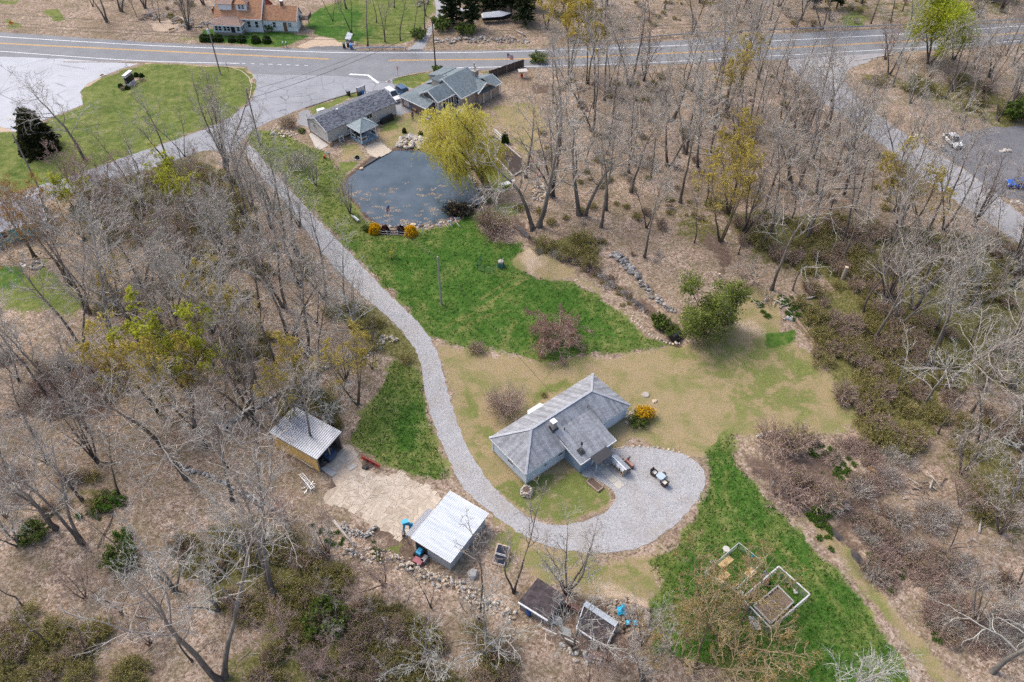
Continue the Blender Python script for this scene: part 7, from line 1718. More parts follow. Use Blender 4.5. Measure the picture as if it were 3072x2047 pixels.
for p,q,w_,lab in (((300,515),(590,650),.12,'long white pipe lying below the dark shed'),((435,545),(610,640),.08,'thin white board lying beside the long white pipe'),((680,690),(830,738),.3,'ragged white sheet lying in front of the fallen lean to'),((330,560),(325,625),.08,'short white stake end lying across the brush')):
 a_,c2 = at('d',*p,.15),at('d',*q,.15);b = MB();b.bar(a_ - a_,c2 - a_,w_,.07);tag(b.build('white_board',plain('peeling_white',(.6,.6,.58),.7,.2),None,loc=a_),lab,'board')
for q_,(s_,lab) in enumerate((('385,410 465,445 455,480 375,478','grey panel leaning between the dark shed and the lean to'),('440,500 540,540 545,590 460,560','grey sheet lying flat in the junk between the sheds'),('705,625 770,655 760,697 700,680','square beige board propped on the fallen lean to'))):
 q = pts('d',s_,.5);c_ = sum(q,Vector()) / 4;b = MB();b.slab([p - c_ + Vector((0,0,.5 * (i < 2))) for i,p in enumerate(q)],.06);tag(b.build('fallen_sheet',PALEB,None,loc=(c_.x,c_.y,.3)),lab,'panel')
t = thing('blue_barrel','blue plastic barrel under the edge of the dark shed roof','barrel',(*at('d',185,400).xy,0));b = MB();b.tube([(0,0,0),(0,0,.1),(0,0,.5),(0,0,.9)],[.24,.29,.3,.25],14);b.build('drum',plain('barrel_blue',(.02,.10,.30),.4),t)
t = thing('black_barrel','dark plastic tub at the near end of the woodpile','tub',(*at('d',885,560).xy,0));b = MB();b.cyl(0,0,0,.6,.3,.34,14);b.build('drum',plain('dark_grey_plastic',(.13,.14,.15)),t)
t = thing('brick_wall_stub','low reddish brick wall stub between the dark shed and the lean to','wall',(*at('d',545,350).xy,0),R(-35))
for i in range(8):
 for j in range(5): b = MB();b.box(-.9 + i * .24 + (.12 if j % 2 else 0),0,j * .14,.225,.35,.125);b.build('brick',plain('old_brick',(.23,.10,.075),.9,.3,8),t)
# -- garden enclosures
LATH = plain('peeling_white_rail',(.55,.54,.53),.8,.3,4);MESHW = plain('chicken_wire',(.30,.31,.31),.5)
def wire_panel(b,p,q,h,step=.3):
 p,q = Vector(p),Vector(q);n_ = max(2,int((q - p).length / step))
 for i in range(n_ + 1): r_ = p.lerp(q,i / n_);b.bar(r_,r_ + Vector((0,0,h)),.012)
 for j in range(1,6): b.bar(p + Vector((0,0,h * j / 6)),q + Vector((0,0,h * j / 6)),.012)
ge = thing('garden_enclosure','wire garden enclosure with a white top rail round raised beds','garden fence',(*at('e',720,500).xy,0));o_ = Vector(ge.location)
C4 = [at('e',x,y,1.5) - o_ for x,y in ((755,262),(1000,483),(690,750),(462,512))]
for i in range(4):
 p,q = C4[i],C4[(i + 1) % 4]
 if i == 2: q = p.lerp(q,.93)
 b = MB();b.bar(p,q,.14,.09);b.build('top_rail',LATH,ge)
 b = MB();wire_panel(b,(p.x,p.y,.1),(q.x,q.y,.1),1.35);b.build('wire_mesh',MESHW,ge)
 for u in (0,.33,.66):
  r_ = p.lerp(q,u);b = MB();b.bar((r_.x,r_.y,0),(r_.x,r_.y,1.5),.09);b.build('post',OLDW,ge)
gb_ = thing('timber_bed','rectangular timber planting bed inside the wire garden enclosure','garden bed',(*at('e',715,570).xy,0));o_ = Vector(gb_.location)
B4 = [at('e',x,y,.3) - o_ for x,y in ((745,420),(870,545),(690,715),(555,575))]
for i in range(4):
 b = MB();b.bar(B4[i],B4[(i + 1) % 4],.15,.3);b.build('timber',plain('grey_timber',(.40,.37,.34),.9,.25),gb_)
b = MB();b.bar(B4[0].lerp(B4[3],.45),B4[1].lerp(B4[2],.45),.12,.25);b.build('divider',plain('grey_timber',(.4,.37,.34)),gb_)
b = MB();b.prism([(p * .97).xy for p in B4],0,.22);b.build('soil',plain('brown_soil',(.20,.15,.11),.95,.4,5),gb_)
for s_,lab in (('490,665 520,660 590,700 620,760 605,792 550,755 505,715','broken white lattice panel lying outside the garden corner'),('840,450 895,440 905,495 875,505 850,480','small white lattice piece inside the garden enclosure')):
 P = pa('e',s_);c0 = P.mean(0);t = thing('lattice',lab,'lattice',(c0[0],c0[1],.25));zn = Zone(P)
 for dr in (0,1):
  b = MB()
  for i in range(-14,15):
   run = []
   for j in range(-30,31):
    u,v = i * .14,j * .06;x,y = (u * .8 - v * .6,u * .6 + v * .8) if dr else (u * .6 - v * -.8,u * -.8 + v * .6)
    if zn.has(x + c0[0],y + c0[1]): run.append((x,y,dr * .03))
   if len(run) > 2: b.bar(run[0],run[-1],.055,.02)
  b.build('lath',LATH,t)
cf = thing('poultry_fence','teal wire poultry fence with light rails above the lawn','garden fence',(*at('e',430,280).xy,0));o_ = Vector(cf.location);TEALW = plain('teal_mesh',(.06,.22,.22),.5)
Q4 = [at('e',x,y,1.2) - o_ for x,y in ((440,75),(625,225),(420,440),(165,310))]
for i,(lo_,m_) in enumerate(((0,1),(1,2),(2,3),(3,0))):
 p,q = Q4[lo_],Q4[m_]
 b = MB();wire_panel(b,(p.x,p.y,.05),(q.x,q.y,.05),1.15,.22);b.build('wire_mesh',TEALW if i < 1 else MESHW,cf)
 b = MB();b.bar(p,q,.05);b.build('top_rail',plain('pale_rail',(.5,.54,.55)),cf);b = MB();b.bar((p.x,p.y,0),p,.07);b.build('post',BLK,cf)
tarp('e','520,140 545,150 550,190 545,215 528,215 520,180',.5,.1,'blue cloth draped on the poultry fence',plain('tarp_teal',(.02,.30,.45)),'blue_cloth',.5)
for p,q,lab,w_ in (((275,385),(350,310),'yellow wood chip path inside the poultry yard, lower one',.75),((290,270),(380,195),'yellow wood chip path inside the poultry yard, upper one',.7),((500,340),(560,290),'yellow straw patch by the flower pots of the poultry yard',.8)):
 a_,c2 = at('e',*p),at('e',*q);b = MB();b.bar((0,0,.02),(c2 - a_) + Vector((0,0,.02)),w_,.12);tag(b.build('chip_mound',plain('wood_chips',(.55,.38,.18),.95,.25,6),None,loc=a_),lab,'wood chips')
def pot(k,x,y,r_,h_,mat,lab,name='flower_pot',cat='pot',z=0.0,fill=SOIL):
 t = thing(name,lab,cat,(*at(k,x,y).xy,z));b = MB();b.tube([(0,0,0),(0,0,h_)],[r_ * .75,r_],14);b.build('body',mat,t)
 b = MB();b.cyl(0,0,h_ + .004,h_ + .012,r_ * .85,r_ * .85,14);b.build('filling',fill,t);return t
pot('e',228,237,.24,.3,TRIM,'white ring pot at the upper left of the poultry yard',fill=BLK);pot('e',445,492,.3,.55,plain('zinc_tub',(.5,.52,.54),.4,metal=.4),'round white topped tub at the garden enclosure corner','round_tub','tub',fill=TRIM)
pot('e',563,412,.26,.35,plain('clay',(.42,.25,.16)),'clay pot outside the garden enclosure rail');pot('e',555,470,.36,.25,BLK,'black hoop tub in front of the garden enclosure','black_tub','tub');pot('e',645,400,.36,.4,plain('dark_clay',(.13,.09,.08)),'dark barrel planter just inside the garden rail','barrel_planter','planter')
pot('e',660,378,.22,.45,plain('orange_plastic',(.62,.10,.02)),'orange bucket beside the garden rail','orange_bucket','bucket');pot('e',525,505,.32,.4,plain('dark_grey_plastic',(.13,.14,.15)),'grey tub behind the round white topped tub','grey_tub','tub')
pot('e',490,590,.38,.5,plain('zinc_tub',(.5,.52,.54)),'grey round bin under the ochre tree at the garden corner','grey_bin','bin',fill=BLK)
t = thing('blue_chair','grey blue plastic chair by the garden rail','chair',(*at('e',645,345).xy,0),R(40));m_ = plain('grey_blue_plastic',(.25,.32,.40),.5)
b = MB();b.box(0,0,.4,.5,.5,.05);b.build('seat',m_,t);b = MB();b.box(0,.25,.4,.5,.06,.55);b.build('backrest',m_,t)
for x in (-.21,.21):
 for y in (-.2,.22): b = MB();b.box(x,y,0,.05,.05,.4);b.build('leg',m_,t)
t = thing('bird_bath','pale grey bird bath at the top of the poultry yard','bird bath',(*at('e',330,150).xy,0));b = MB();b.tube([(0,0,0),(0,0,.1),(0,0,.6)],[.2,.08,.08],10);b.build('pedestal',CONC,t);b = MB();b.tube([(0,0,.6),(0,0,.72)],[.15,.38],16);b.build('basin',plain('pale_concrete',(.5,.46,.42)),t)
# -- pond side
FLAG = [plain('flag_red',(.45,.03,.05),.7),plain('flag_white',(.75,.75,.75),.7),plain('flag_blue',(.03,.04,.17),.7)]
def flag(k,x,y,h,lab,fw,fh,rz,limp):
 t = thing('flagpole',lab,'flag',(*at(k,x,y).xy,0),rz);b = MB();b.tube([(0,0,0),(0,0,h)],.03,8);b.tube([(0,0,h),(0,0,h + .1)],[.05,.02],8);b.build('pole',plain('pole_grey',(.4,.42,.45),.4),t)
 b = MB();n_ = 10
 for s_ in range(13):
  for i in range(n_):
   def P(u,v): return Vector((.04 + fw * u * (1 - .55 * limp),.10 * math.sin(u * 9) * (1 + limp),h - .08 - fh * v - limp * u * fw * .75 - .05 * u))
   b.m(FLAG[2] if (s_ < 7 and i < 4) else FLAG[0] if s_ % 2 == 0 else FLAG[1]);b.poly([P(i / n_,s_ / 13),P((i + 1) / n_,s_ / 13),P((i + 1) / n_,(s_ + 1) / 13),P(i / n_,(s_ + 1) / 13)])
 fo = b.build('flag',None,t)
 b = MB()
 for r_ in range(4):
  for c_ in range(5):
   u,v = .04 + c_ * .075,.05 + r_ * .13;p = P(u,v) + Vector((0,-.015,0));b.add([p + Vector((math.cos(q * 1.2566 + .3) * (.03 if q % 1 == 0 else .01),0,math.sin(q * 1.2566 + .3) * .03)) for q in range(5)],[(0,1,2,3,4)])
 b.build('star',FLAG[1],fo)
flag('p',760,1345,4.0,'limp American flag on a thin pole at the near shore of the pond',1.1,1.1,R(170),.9)
flag('2',1143,510,4.6,'American flag flying on a pole beside the board fence',1.6,1.0,R(-20),.25)
rf = thing('rope_fence','short white post and rope fence behind the ball shrubs','fence',(*at('p',780,1505).xy,0));o_ = Vector(rf.location);RP = [at('p',x,y) - o_ for x,y in ((563,1487),(697,1505),(852,1508),(1005,1517))]
for p in RP: b = MB();b.tube([p,p + Vector((0,0,.95))],.05,8);b.build('post',TRIM,rf)
for p,q in zip(RP[:-1],RP[1:]):
 for z in (.85,.4): b = MB();b.tube([p.lerp(q,u / 8) + Vector((0,0,z - .5 * (u / 8) * (1 - u / 8))) for u in range(9)],.022,5);b.build('rope',TRIM,rf)
mb = thing('mulch_strip','dark mulch bed under the rope fence shrubs','garden bed',(*at('p',780,1470).xy,.02));b = MB();b.prism([(-2.6,-.45),(2.4,-.7),(2.5,.4),(0,.8),(-2.5,.6)],0,.06);b.build('mulch',plain('dark_mulch',(.05,.035,.03),.95,.3,6),mb)
t = thing('bird_post','white post with a rusty brown finial by the pond rocks','post',(*at('p',1225,1485).xy,0));b = MB();b.bar((0,0,0),(0,0,1.6),.12);b.build('post',TRIM,t);b = MB();b.box(0,0,1.6,.35,.3,.3);b.build('bird_house',plain('rust_brown',(.18,.08,.05)),t)
t = thing('garden_statue','small white garden statue with a pink top by the pond rocks','statue',(*at('p',1638,1350).xy,0));b = MB();b.tube([(0,0,0),(0,0,.15),(0,0,.6),(0,0,.9),(0,0,1.1)],[.22,.16,.2,.22,.08],10);b.build('body',plain('peeling_white',(.6,.6,.58)),t);b = MB();b.tube([(0,0,1.1),(0,0,1.2),(0,0,1.35),(0,0,1.45)],[.1,.16,.15,.05],10);b.build('head',plain('pink',(.55,.25,.22)),t)
def branch(k,s,r_,lab,name='fallen_branch',mat=None,cat='branch',z=.12,rs=None):
 q = pts(k,s);c_ = Vector((q[0].x,q[0].y,0));n_ = len(q)
 b = MB();b.tube([p - c_ + Vector((0,0,gz(p.x,p.y) + z + random.uniform(0,.06))) for p in q],rs or [r_ * (1 - .5 * i / (n_ - 1)) for i in range(n_)],7);return tag(b.build(name,mat or plain('dead_wood',(.42,.37,.31),.9,.2,3),None,True,loc=c_),lab,cat)
branch('p','1690,1265 1710,1320 1740,1360 1775,1400',.09,'bare pale branch lying on the grass by the white statue','driftwood')
branch('p','1560,1360 1600,1410',.06,'short straw coloured stick on the lawn below the pond rocks')
branch('p','1700,560 1690,570',.05,'tiny stick at the far shore under the willow') if False else None
bn = thing('white_bench','white tipped garden bench on the grass left of the pond','bench',(*at('p',235,1280).xy,0),R(-50));
for y in (-.12,.12): b = MB();b.box(0,y,.4,1.6,.2,.05);b.build('seat_plank',TRIM,bn)
for x in (-.6,.6): b = MB();b.box(x,0,0,.1,.4,.4);b.build('leg',plain('grey_post',(.3,.29,.28)),bn)
b = MB();b.box(0,-.28,.5,1.5,.05,.35);b.build('backrest',TRIM,bn)
for k,x,y,r_,h_,lab in (('p',0,0,0,0,''),): pass
REEDM = bark_mat('dark_reeds',(.012,.012,.014),(.03,.03,.034),(.07,.065,.06))
ce = thing('reed_clump','dark reedy bush with tan tips standing in the lower right of the pond','reeds',(*at('p',1740,1190).xy,-.1))
for nm,me in shrub_meshes('reeds',77,2.0,2.4,REEDM,150,5,LF_OCHRE,700,.09,twig_r=.045): link('stems' if nm == 'stems' else 'seed_heads',me,ce,scale=(1.3,.8,1))
c2 = thing('reed_clump','small thin dark reed tuft right of the big reedy bush','reeds',(*at('p',1985,1080).xy,-.1))
for nm,me in shrub_meshes('reeds2',78,.6,1.3,REEDM,26,3,twig_r=.04): link(nm,me,c2)
t = thing('wooden_dock','dark sunken board edge along the upper left shore of the pond','retaining board',(*at('p',450,440).xy,0));a_,c2 = at('p',300,520) - Vector(t.location),at('p',590,345) - Vector(t.location);b = MB();b.bar((a_.x,a_.y,-.05),(c2.x,c2.y,-.05),.25,.3);b.build('board',plain('wet_wood',(.06,.035,.02),.6,.3),t)
t = rock_at(None,*at('p',315,520).xy,.05,.5,[2],'orange_rock',.4);tag(t,'flat orange rock at the left end of the dark shoreline board','rock')
hm = thing('hammock','white striped hammock slung between a stake and the tree right of the willow','hammock',(*at('2',1140,1262).xy,0));o_ = Vector(hm.location);p,q = at('2',1085,1270,.7) - o_,at('2',1200,1238,.9) - o_
b = MB();d = (q - p).normalized();s_ = d.cross(Vector((0,0,1)))
for i in range(8):
 u0,u1 = i / 8,(i + 1) / 8;w0,w1 = .12 + .35 * math.sin(u0 * 3.14),.12 + .35 * math.sin(u1 * 3.14);A_,B_ = p.lerp(q,u0) - Vector((0,0,1.0 * u0 * (1 - u0))),p.lerp(q,u1) - Vector((0,0,1.0 * u1 * (1 - u1)));b.poly([A_ - s_ * w0,B_ - s_ * w1,B_ + s_ * w1,A_ + s_ * w0])
b.build('sling',plain('canvas',(.55,.56,.58),.8),hm);b = MB();b.bar((p.x,p.y,0),p + Vector((0,0,.2)),.1);b.build('stake',OLDW,hm)
mt = thing('mulch_bed','dark mulch bed edged with timbers right of the willow','garden bed',(*at('2',1110,1080).xy,.01));o_ = Vector(mt.location)
b = MB();b.prism([(p - o_).xy for p in pts('2','1015,945 1060,935 1240,1090 1245,1180 1185,1212 1045,1062')],0,.05);b.build('mulch',plain('dark_mulch',(.05,.035,.03)),mt)
for s_ in ('1045,1064 1110,1135','1112,1137 1183,1213','1062,935 1150,1012','1152,1014 1243,1092','1185,1214 1246,1178'):
 p,q = [v - o_ for v in pts('2',s_,.15)];b = MB();b.bar((p.x,p.y,.12),(q.x,q.y,.12),.2,.24);b.build('timber',plain('grey_timber',(.4,.37,.34)),mt)
t = thing('white_rail','short white railing at the top of the mulch bed','railing',(*at('2',1075,930).xy,0));o_ = Vector(t.location);p,q = at('2',1050,915) - o_,at('2',1105,965) - o_
for z in (.4,.9): b = MB();b.bar(p + Vector((0,0,z)),q + Vector((0,0,z)),.1);b.build('rail',TRIM,t)
for r_ in (p,q): b = MB();b.bar(r_,r_ + Vector((0,0,1.0)),.12);b.build('post',TRIM,t)
pg = thing('play_frame','small red and blue play frame under the bare tree','play frame',(*at('2',1335,1170).xy,0))
for x in (-.9,.9):
 for y in (-.5,.5): b = MB();b.bar((x,y,0),(x * .8,0,1.7),.06);b.build('leg',plain('play_blue',(.08,.12,.25)),pg)
b = MB();b.bar((-1.4,0,1.7),(1.4,0,1.7),.08);b.build('top_bar',plain('play_red',(.5,.08,.06)),pg);b = MB();b.box(.7,.2,.7,.5,.3,.06);b.build('swing_seat',plain('play_green',(.05,.4,.15)),pg)
for u in (.5,.9): b = MB();b.bar((u,.2,.76),(u,.05,1.7),.02);b.build('swing_rope',BLK,pg)
t = thing('toy','small red and blue toy lying by the fieldstone heap','toy',(*at('2',1362,1215).xy,0));b = MB();b.box(0,0,.05,.6,.35,.25);b.build('tub',plain('play_red',(.5,.08,.06)),t);b = MB();b.box(.2,.3,.05,.35,.25,.2);b.build('scoop',plain('play_blue2',(.05,.2,.45)),t)
sh = thing('lawn_shrine','small white shelter with a red item near the board fence','shelter',(*at('2',1250,535).xy,0),R(10));
for x in (-.75,.75):
 for y in (-.5,.5): b = MB();b.box(x,y,0,.1,.1,1.5);b.build('post',TRIM,sh)
b = MB();b.box(0,0,1.5,1.9,1.4,.1);b.build('roof',plain('pale_concrete',(.5,.46,.42)),sh);b = MB();b.box(-.2,0,.2,.5,.4,.7);b.build('bin',RED,sh)
# -- board fence
FW = plain('dark_fence_wood',(.085,.068,.058),.9,.3,3);bf = thing('board_fence','dark wooden board fence along the main road beside the taupe house','fence',(*at('2',1018,545).xy,0));o_ = Vector(bf.location)
a_,c2 = at('2',1018,545) - o_,at('2',1262,462) - o_;L_ = (c2 - a_).length;rz = math.atan2(c2.y - a_.y,c2.x - a_.x);bf.rotation_euler.z = rz
b = MB();b.box(.09,0,0,.165,.03,1.75);board_me = b.mesh('fence_board',FW)
nb = int(L_ / .18)
for i in range(nb): link('board',board_me,bf,(i * .18,random.uniform(-.01,.01),0),(0,0,0),(1,1,random.uniform(.97,1.03)))
for i in range(int(L_ / 2.2) + 1): b = MB();b.box(i * 2.2,-.08,0,.12,.12,1.9);b.build('post',plain('grey_fence_post',(.2,.17,.15),.9),bf)
for z in (.4,1.4): b = MB();b.bar((0,-.04,z),(L_,-.04,z),.05,.09);b.build('rail',FW,bf)
# -- poles and wires
PW_ = plain('pole_wood',(.22,.19,.165),.9,.2,2);PW_D = plain('dark_pole_wood',(.10,.065,.05),.9,.2,2);POLES = {}
def pole(key,k,x,y,h,lab,mat,arm=False,can=False,rz=0):
 t = thing('utility_pole',lab,'utility pole',(*at(k,x,y).xy,0),rz);b = MB();b.tube([(0,0,-.2),(0,0,h)],[.17,.11],10);b.build('shaft',mat,t)
 if arm: b = MB();b.bar((-1.2,.14,h - .4),(1.2,.14,h - .4),.1);b.build('crossarm',PW_,t)
 if arm:
  for x_ in (-1.1,-.4,.4,1.1): b = MB();b.tube([(x_,.14,h - .35),(x_,.14,h - .1)],[.06,.04],8);b.build('insulator',plain('porcelain',(.5,.5,.52),.3),t)
 if can: b = MB();b.tube([(-.45,0,h - 2.0),(-.45,0,h - 1.9),(-.45,0,h - 1.1),(-.45,0,h - 1.0)],[.22,.28,.28,.2],12);b.build('transformer',plain('transformer_grey',(.5,.52,.55),.4),t)
 POLES[key] = Vector((t.location.x,t.location.y,h));return t
pole('a','1',1520,510,10.8,'grey utility pole with crossarm and transformer on the sign lawn by the main road',PW_,True,True,R(90))
pole('b','2',650,475,10.2,'dark brown utility pole at the roadside behind the taupe house',PW_D,False,False,R(90))
pole('c','1',1793,1000,11.3,'thin weathered utility pole at the corner of driveway and side road',PW_)
pole('d','1',265,1290,10.4,'weathered utility pole on the side road below the dark spruce',PW_)
pole('e','5',690,530,8.8,'lone grey utility pole standing on the green lawn',plain('silver_pole_wood',(.36,.32,.28),.9,.2,2))
def wire(p,q,sag,lab,r_=.022):
 p,q = Vector(p),Vector(q);b = MB();b.tube([p.lerp(q,i / 14) - p - Vector((0,0,4 * sag * (i / 14) * (1 - i / 14))) for i in range(15)],r_,4,False);return tag(b.build('power_line',plain('black_cable',(.02,.02,.022),.6),None,loc=p),lab,'cable','overhead cables')
PA,PB,PC,PD,PE = (POLES[k] for k in 'abcde')
Lf,Rt = Vector((-150,176,10.0)),Vector((95,176,9.5))
for dz,lab in ((-.3,'topmost cable along the main road'),(-2.2,'middle cable along the main road'),(-2.9,'lowest thick cable along the main road')):
 v = Vector((0,0,dz));wire(PA + v,Lf + v,.8,lab + ' left of the transformer pole',.03);wire(PA + v,PB + v,.7,lab + ' between the transformer pole and the dark brown pole',.03);wire(PB + v,Rt + v,.9,lab + ' right of the dark brown pole',.03)
wire(PB + Vector((0,0,-.8)),PC + Vector((0,0,-2.0)),1.0,'thick dark cable crossing the intersection to the side road pole',.035);wire(PB + Vector((0,0,-.3)),PC + Vector((0,0,-.6)),1.0,'thin dark cable above the thick one across the intersection')
wire(PC + Vector((0,0,-.6)),PD + Vector((0,0,-.4)),1.0,'cable along the side road toward the dark spruce');wire(PC + Vector((0,0,-.4)),PE + Vector((0,0,-.2)),1.1,'upper cable running over the grass to the lone lawn pole');wire(PC + Vector((0,0,-1.0)),PE + Vector((0,0,-.7)),1.1,'lower cable running over the grass to the lone lawn pole')
wire(PE + Vector((0,0,-.2)),at('h',820,350,2.9),.7,'cable from the lone lawn pole to the blue grey house')
wire(PE + Vector((0,0,-.3)),at('5',775,600),.0,'guy wire of the lone lawn pole',.015)
# -- signs, bins, roadside things
sg = thing('message_sign','white framed school message sign with black screen on the lawn island','sign',(*at('i',945,1040).xy,0),R(77))
LW,SD = 2.5,.6;WS = plain('sign_white',(.72,.73,.75),.45,.06)
b = MB();b.box(0,SD / 2,.0,LW,SD,.55);b.build('base_panel',WS,sg);b = MB();b.box(0,SD / 2,.55,LW - .06,SD - .06,1.35);b.build('screen',plain('led_black',(.008,.008,.016),.3),sg);b = MB();b.box(0,SD / 2,1.9,LW,SD,.42);hd = b.build('header_panel',WS,sg);b = MB();b.box(0,SD / 2,2.32,LW + .25,SD + .25,.05);b.build('cap_edge',plain('sign_red',(.35,.02,.08)),sg);b = MB();b.box(0,SD / 2,2.371,LW + .22,SD + .22,.06);b.build('cap',plain('sign_top',(.72,.66,.68)),sg)
def text(s,x,z,h,parent,mat,name='lettering',y=-.006):
 cu = bpy.data.curves.new(name,'FONT');cu.body = s;cu.size = h;cu.extrude = .004;cu.align_x = 'CENTER';cu.materials.append(mat)
 tmp = bpy.data.objects.new('tmp_text',cu);COL.objects.link(tmp);bpy.context.view_layer.update()
 me = bpy.data.meshes.new_from_object(tmp.evaluated_get(bpy.context.evaluated_depsgraph_get()));bpy.data.objects.remove(tmp)
 return link(name,me,parent,(x,y,z),(R(90),0,0))
text('CHAPLIN',0,1.98,.36,hd,plain('letter_black',(.02,.02,.03)))
b = MB()
for z,w_ in ((.34,.5),(.2,1.5)):
 for i in range(int(w_ / .09)): b.box(.1 - w_ / 2 + i * .09,-.004,z,.06,.006,.09)
b.build('small_lettering',plain('letter_black',(.02,.02,.03)),sg)
bd = thing('sign_bed','pink paver bed around the school message sign','garden bed',(*at('i',945,1040).xy,.005),R(77));b = MB();b.prism([(-2.6,-1.1),(2.4,-1.5),(2.9,.6),(2.2,1.6),(-2.2,1.7),(-2.9,.6)],0,.03);b.build('mulch',plain('brown_mulch',(.16,.11,.085),.95,.3,4),bd)
for i in range(11):
 for j in range(4):
  b = MB();b.box(-2.0 + i * .4 + (.2 if j % 2 else 0),-.55 + j * .42 - .1,.02,.38,.40,.03);b.build('paver',plain('pink_paver',(.42,.27,.23),.9,.15),bd)
def post_sign(k,x,y,h,lab,face,colr,name='road_sign',rz=0.0,mat_post=None,back=None):
 t = thing(name,lab,'sign',(*at(k,x,y).xy,0),rz);b = MB();b.bar((0,.03,0),(0,.03,h),.06);b.build('post',mat_post or plain('galvanised',(.42,.43,.45)),t)
 b = MB();n_ = len(face);b.add([(p[0],-.01,h - .35 + p[1]) for p in face] + [(p[0],.01,h - .35 + p[1]) for p in face],[tuple(range(n_)),tuple(reversed(range(n_,2 * n_)))] + [(i,n_ + i,n_ + (i + 1) % n_,(i + 1) % n_) for i in range(n_)]);b.build('sign_face',colr,t);return t
octo = [(.38 * math.cos(R(22.5 + 45 * i)),.38 * math.sin(R(22.5 + 45 * i))) for i in range(8)]
post_sign('2',393,540,2.6,'red octagonal stop sign seen edge on at the grass corner by the taupe house',octo,plain('stop_red',(.55,.03,.05),.4),'stop_sign',R(125))
os_ = post_sign('1',100,215,2.6,'orange road work sign on a stand beside the main road',[(-.62,-.35),(.0,-.97),(.62,-.35),(0,.27)],plain('work_orange',(.75,.27,.01),.5),'road_work_sign',R(8))
b = MB()
for z in (-.25,-.42):
 for i in range(5): b.box(-.28 + i * .12,-.018,2.25 + z,.07,.006,.11)
b.build('lettering',BLK,os_)
wb = thing('white_board_sign','white two post board sign standing on the grass behind the grey building','sign',(*at('g',1090,580).xy,0),R(41.3))
for x in (0,1.85): b = MB();b.box(x,0,0,.13,.13,2.1);b.build('post',plain('dark_post',(.07,.06,.06)),wb);b = MB();b.box(x,0,2.1,.18,.18,.12);b.build('post_cap',TRIM,wb)
b = MB();b.box(.92,0,.75,1.72,.06,1.15);b.build('board',plain('board_grey',(.5,.53,.55),.5),wb);b = MB();b.box(.92,0,1.9,1.75,.1,.14);b.build('top_rail',TRIM,wb)
def bin_(k,x,y,col,lab,rz=0.0,lidc=None,s=1.0):
 t = thing('wheelie_bin',lab,'bin',(*at(k,x,y).xy,0),rz);t.scale = (s,s,s);b = MB();b.add([(-.24,-.27,.06),(.24,-.27,.06),(.24,.27,.06),(-.24,.27,.06),(-.3,-.36,1.0),(.3,-.36,1.0),(.3,.36,1.0),(-.3,.36,1.0)],[(3,2,1,0),(4,5,6,7),(0,1,5,4),(1,2,6,5),(2,3,7,6),(3,0,4,7)]);b.build('body',col,t)
 b = MB();b.slab([(-.32,-.4,1.03),(.32,-.4,1.03),(.32,.4,1.1),(-.32,.4,1.1)],.06);b.build('lid',lidc or col,t)
 for x_ in (-.25,.25): b = MB();b.tube([(x_ - .04,.3,.12),(x_ + .04,.3,.12)],.12,10);b.build('wheel',DARK,t)
 b = MB();b.bar((-.25,.42,.95),(.25,.42,.95),.04);b.build('handle',DARK,t);return t
BBL = plain('bin_blue',(.015,.16,.45),.45);BGR = plain('bin_green',(.01,.05,.05),.5);BBK = plain('bin_charcoal',(.03,.035,.04),.5)
bin_('a',570,825,BBL,'blue recycling bin at the corner of the taupe house',.6,plain('bin_cyan',(.03,.28,.48),.45));bin_('g',915,545,BBK,'dark wheelie bin alone on the grass strip by the intersection',.6,plain('bin_lid_grey',(.2,.22,.24),.4),1.1)
bin_('g',1125,565,BBK,'charcoal bin under the white board sign',.7);bin_('g',1180,545,BBL,'blue bin under the white board sign',.7)
bin_('r',453,520,BGR,'dark green bin at the far left of the roadside bin cluster',.1);bin_('r',525,505,BBK,'black bin behind the blue one in the roadside cluster',.2);bin_('r',585,540,BBL,'bright blue bin nearest the road in the roadside cluster',.1)
ts = thing('tilted_board','tilted white board leaning on the stone gatepost by the roadside bins','board',(*at('r',545,400).xy,0),R(10));b = MB();b.slab([(-.9,-.5,.9),(0.2,-.9,.7),(1.0,.2,1.6),(-.1,.7,1.9)],.06);b.build('panel',TRIM,ts);b = MB();b.box(-.2,.3,0,1.2,.7,.9);b.build('crate',plain('grey_blue_crate',(.22,.26,.32)),ts)
rock_group('stone gatepost rubble beside the roadside bins','r','600,430 690,430 680,480 610,480',14,.2,.4,[2,1],.7,'stone_gatepost','stone pier')
mbx = thing('mailboxes','pair of grey mailboxes on dark posts by the main road','mailbox',(*at('w',1670,935).xy,0))
for i,x in enumerate((-.35,.35)):
 b = MB();b.box(x,0,0,.1,.1,1.05);b.build('post',plain('navy_post',(.04,.05,.08)),mbx);b = MB();b.extr([(-.14,0),(.14,0),(.14,.16),(.08,.26),(-.08,.26),(-.14,.16)],(x,-.28,1.05),(x,.28,1.05));b.build('box',plain('mailbox_grey',(.42,.42,.45),.4),mbx)
def guard(k,s,lab,step=3.0):
 L = fine(k,s,step);c0 = L[0];t = thing('guard_rail',lab,'guard rail',(c0[0],c0[1],0));b = MB();m_ = plain('rail_steel',(.46,.49,.53),.4,.1,metal=.3)
 for a_,c_ in zip(L[:-1],L[1:]):
  b.bar((*(a_ - c0),.62),(*(c_ - c0),.62),.06,.3);b.bar((*(a_ - c0),.62),(*(c_ - c0),.62),.1,.08)
 b.build('beam',m_,t)
 for a_ in L[::1]: b = MB();b.box(a_[0] - c0[0],a_[1] - c0[1] + .1,0,.12,.12,.75);b.build('post',plain('rail_post',(.2,.18,.17),.9),t)
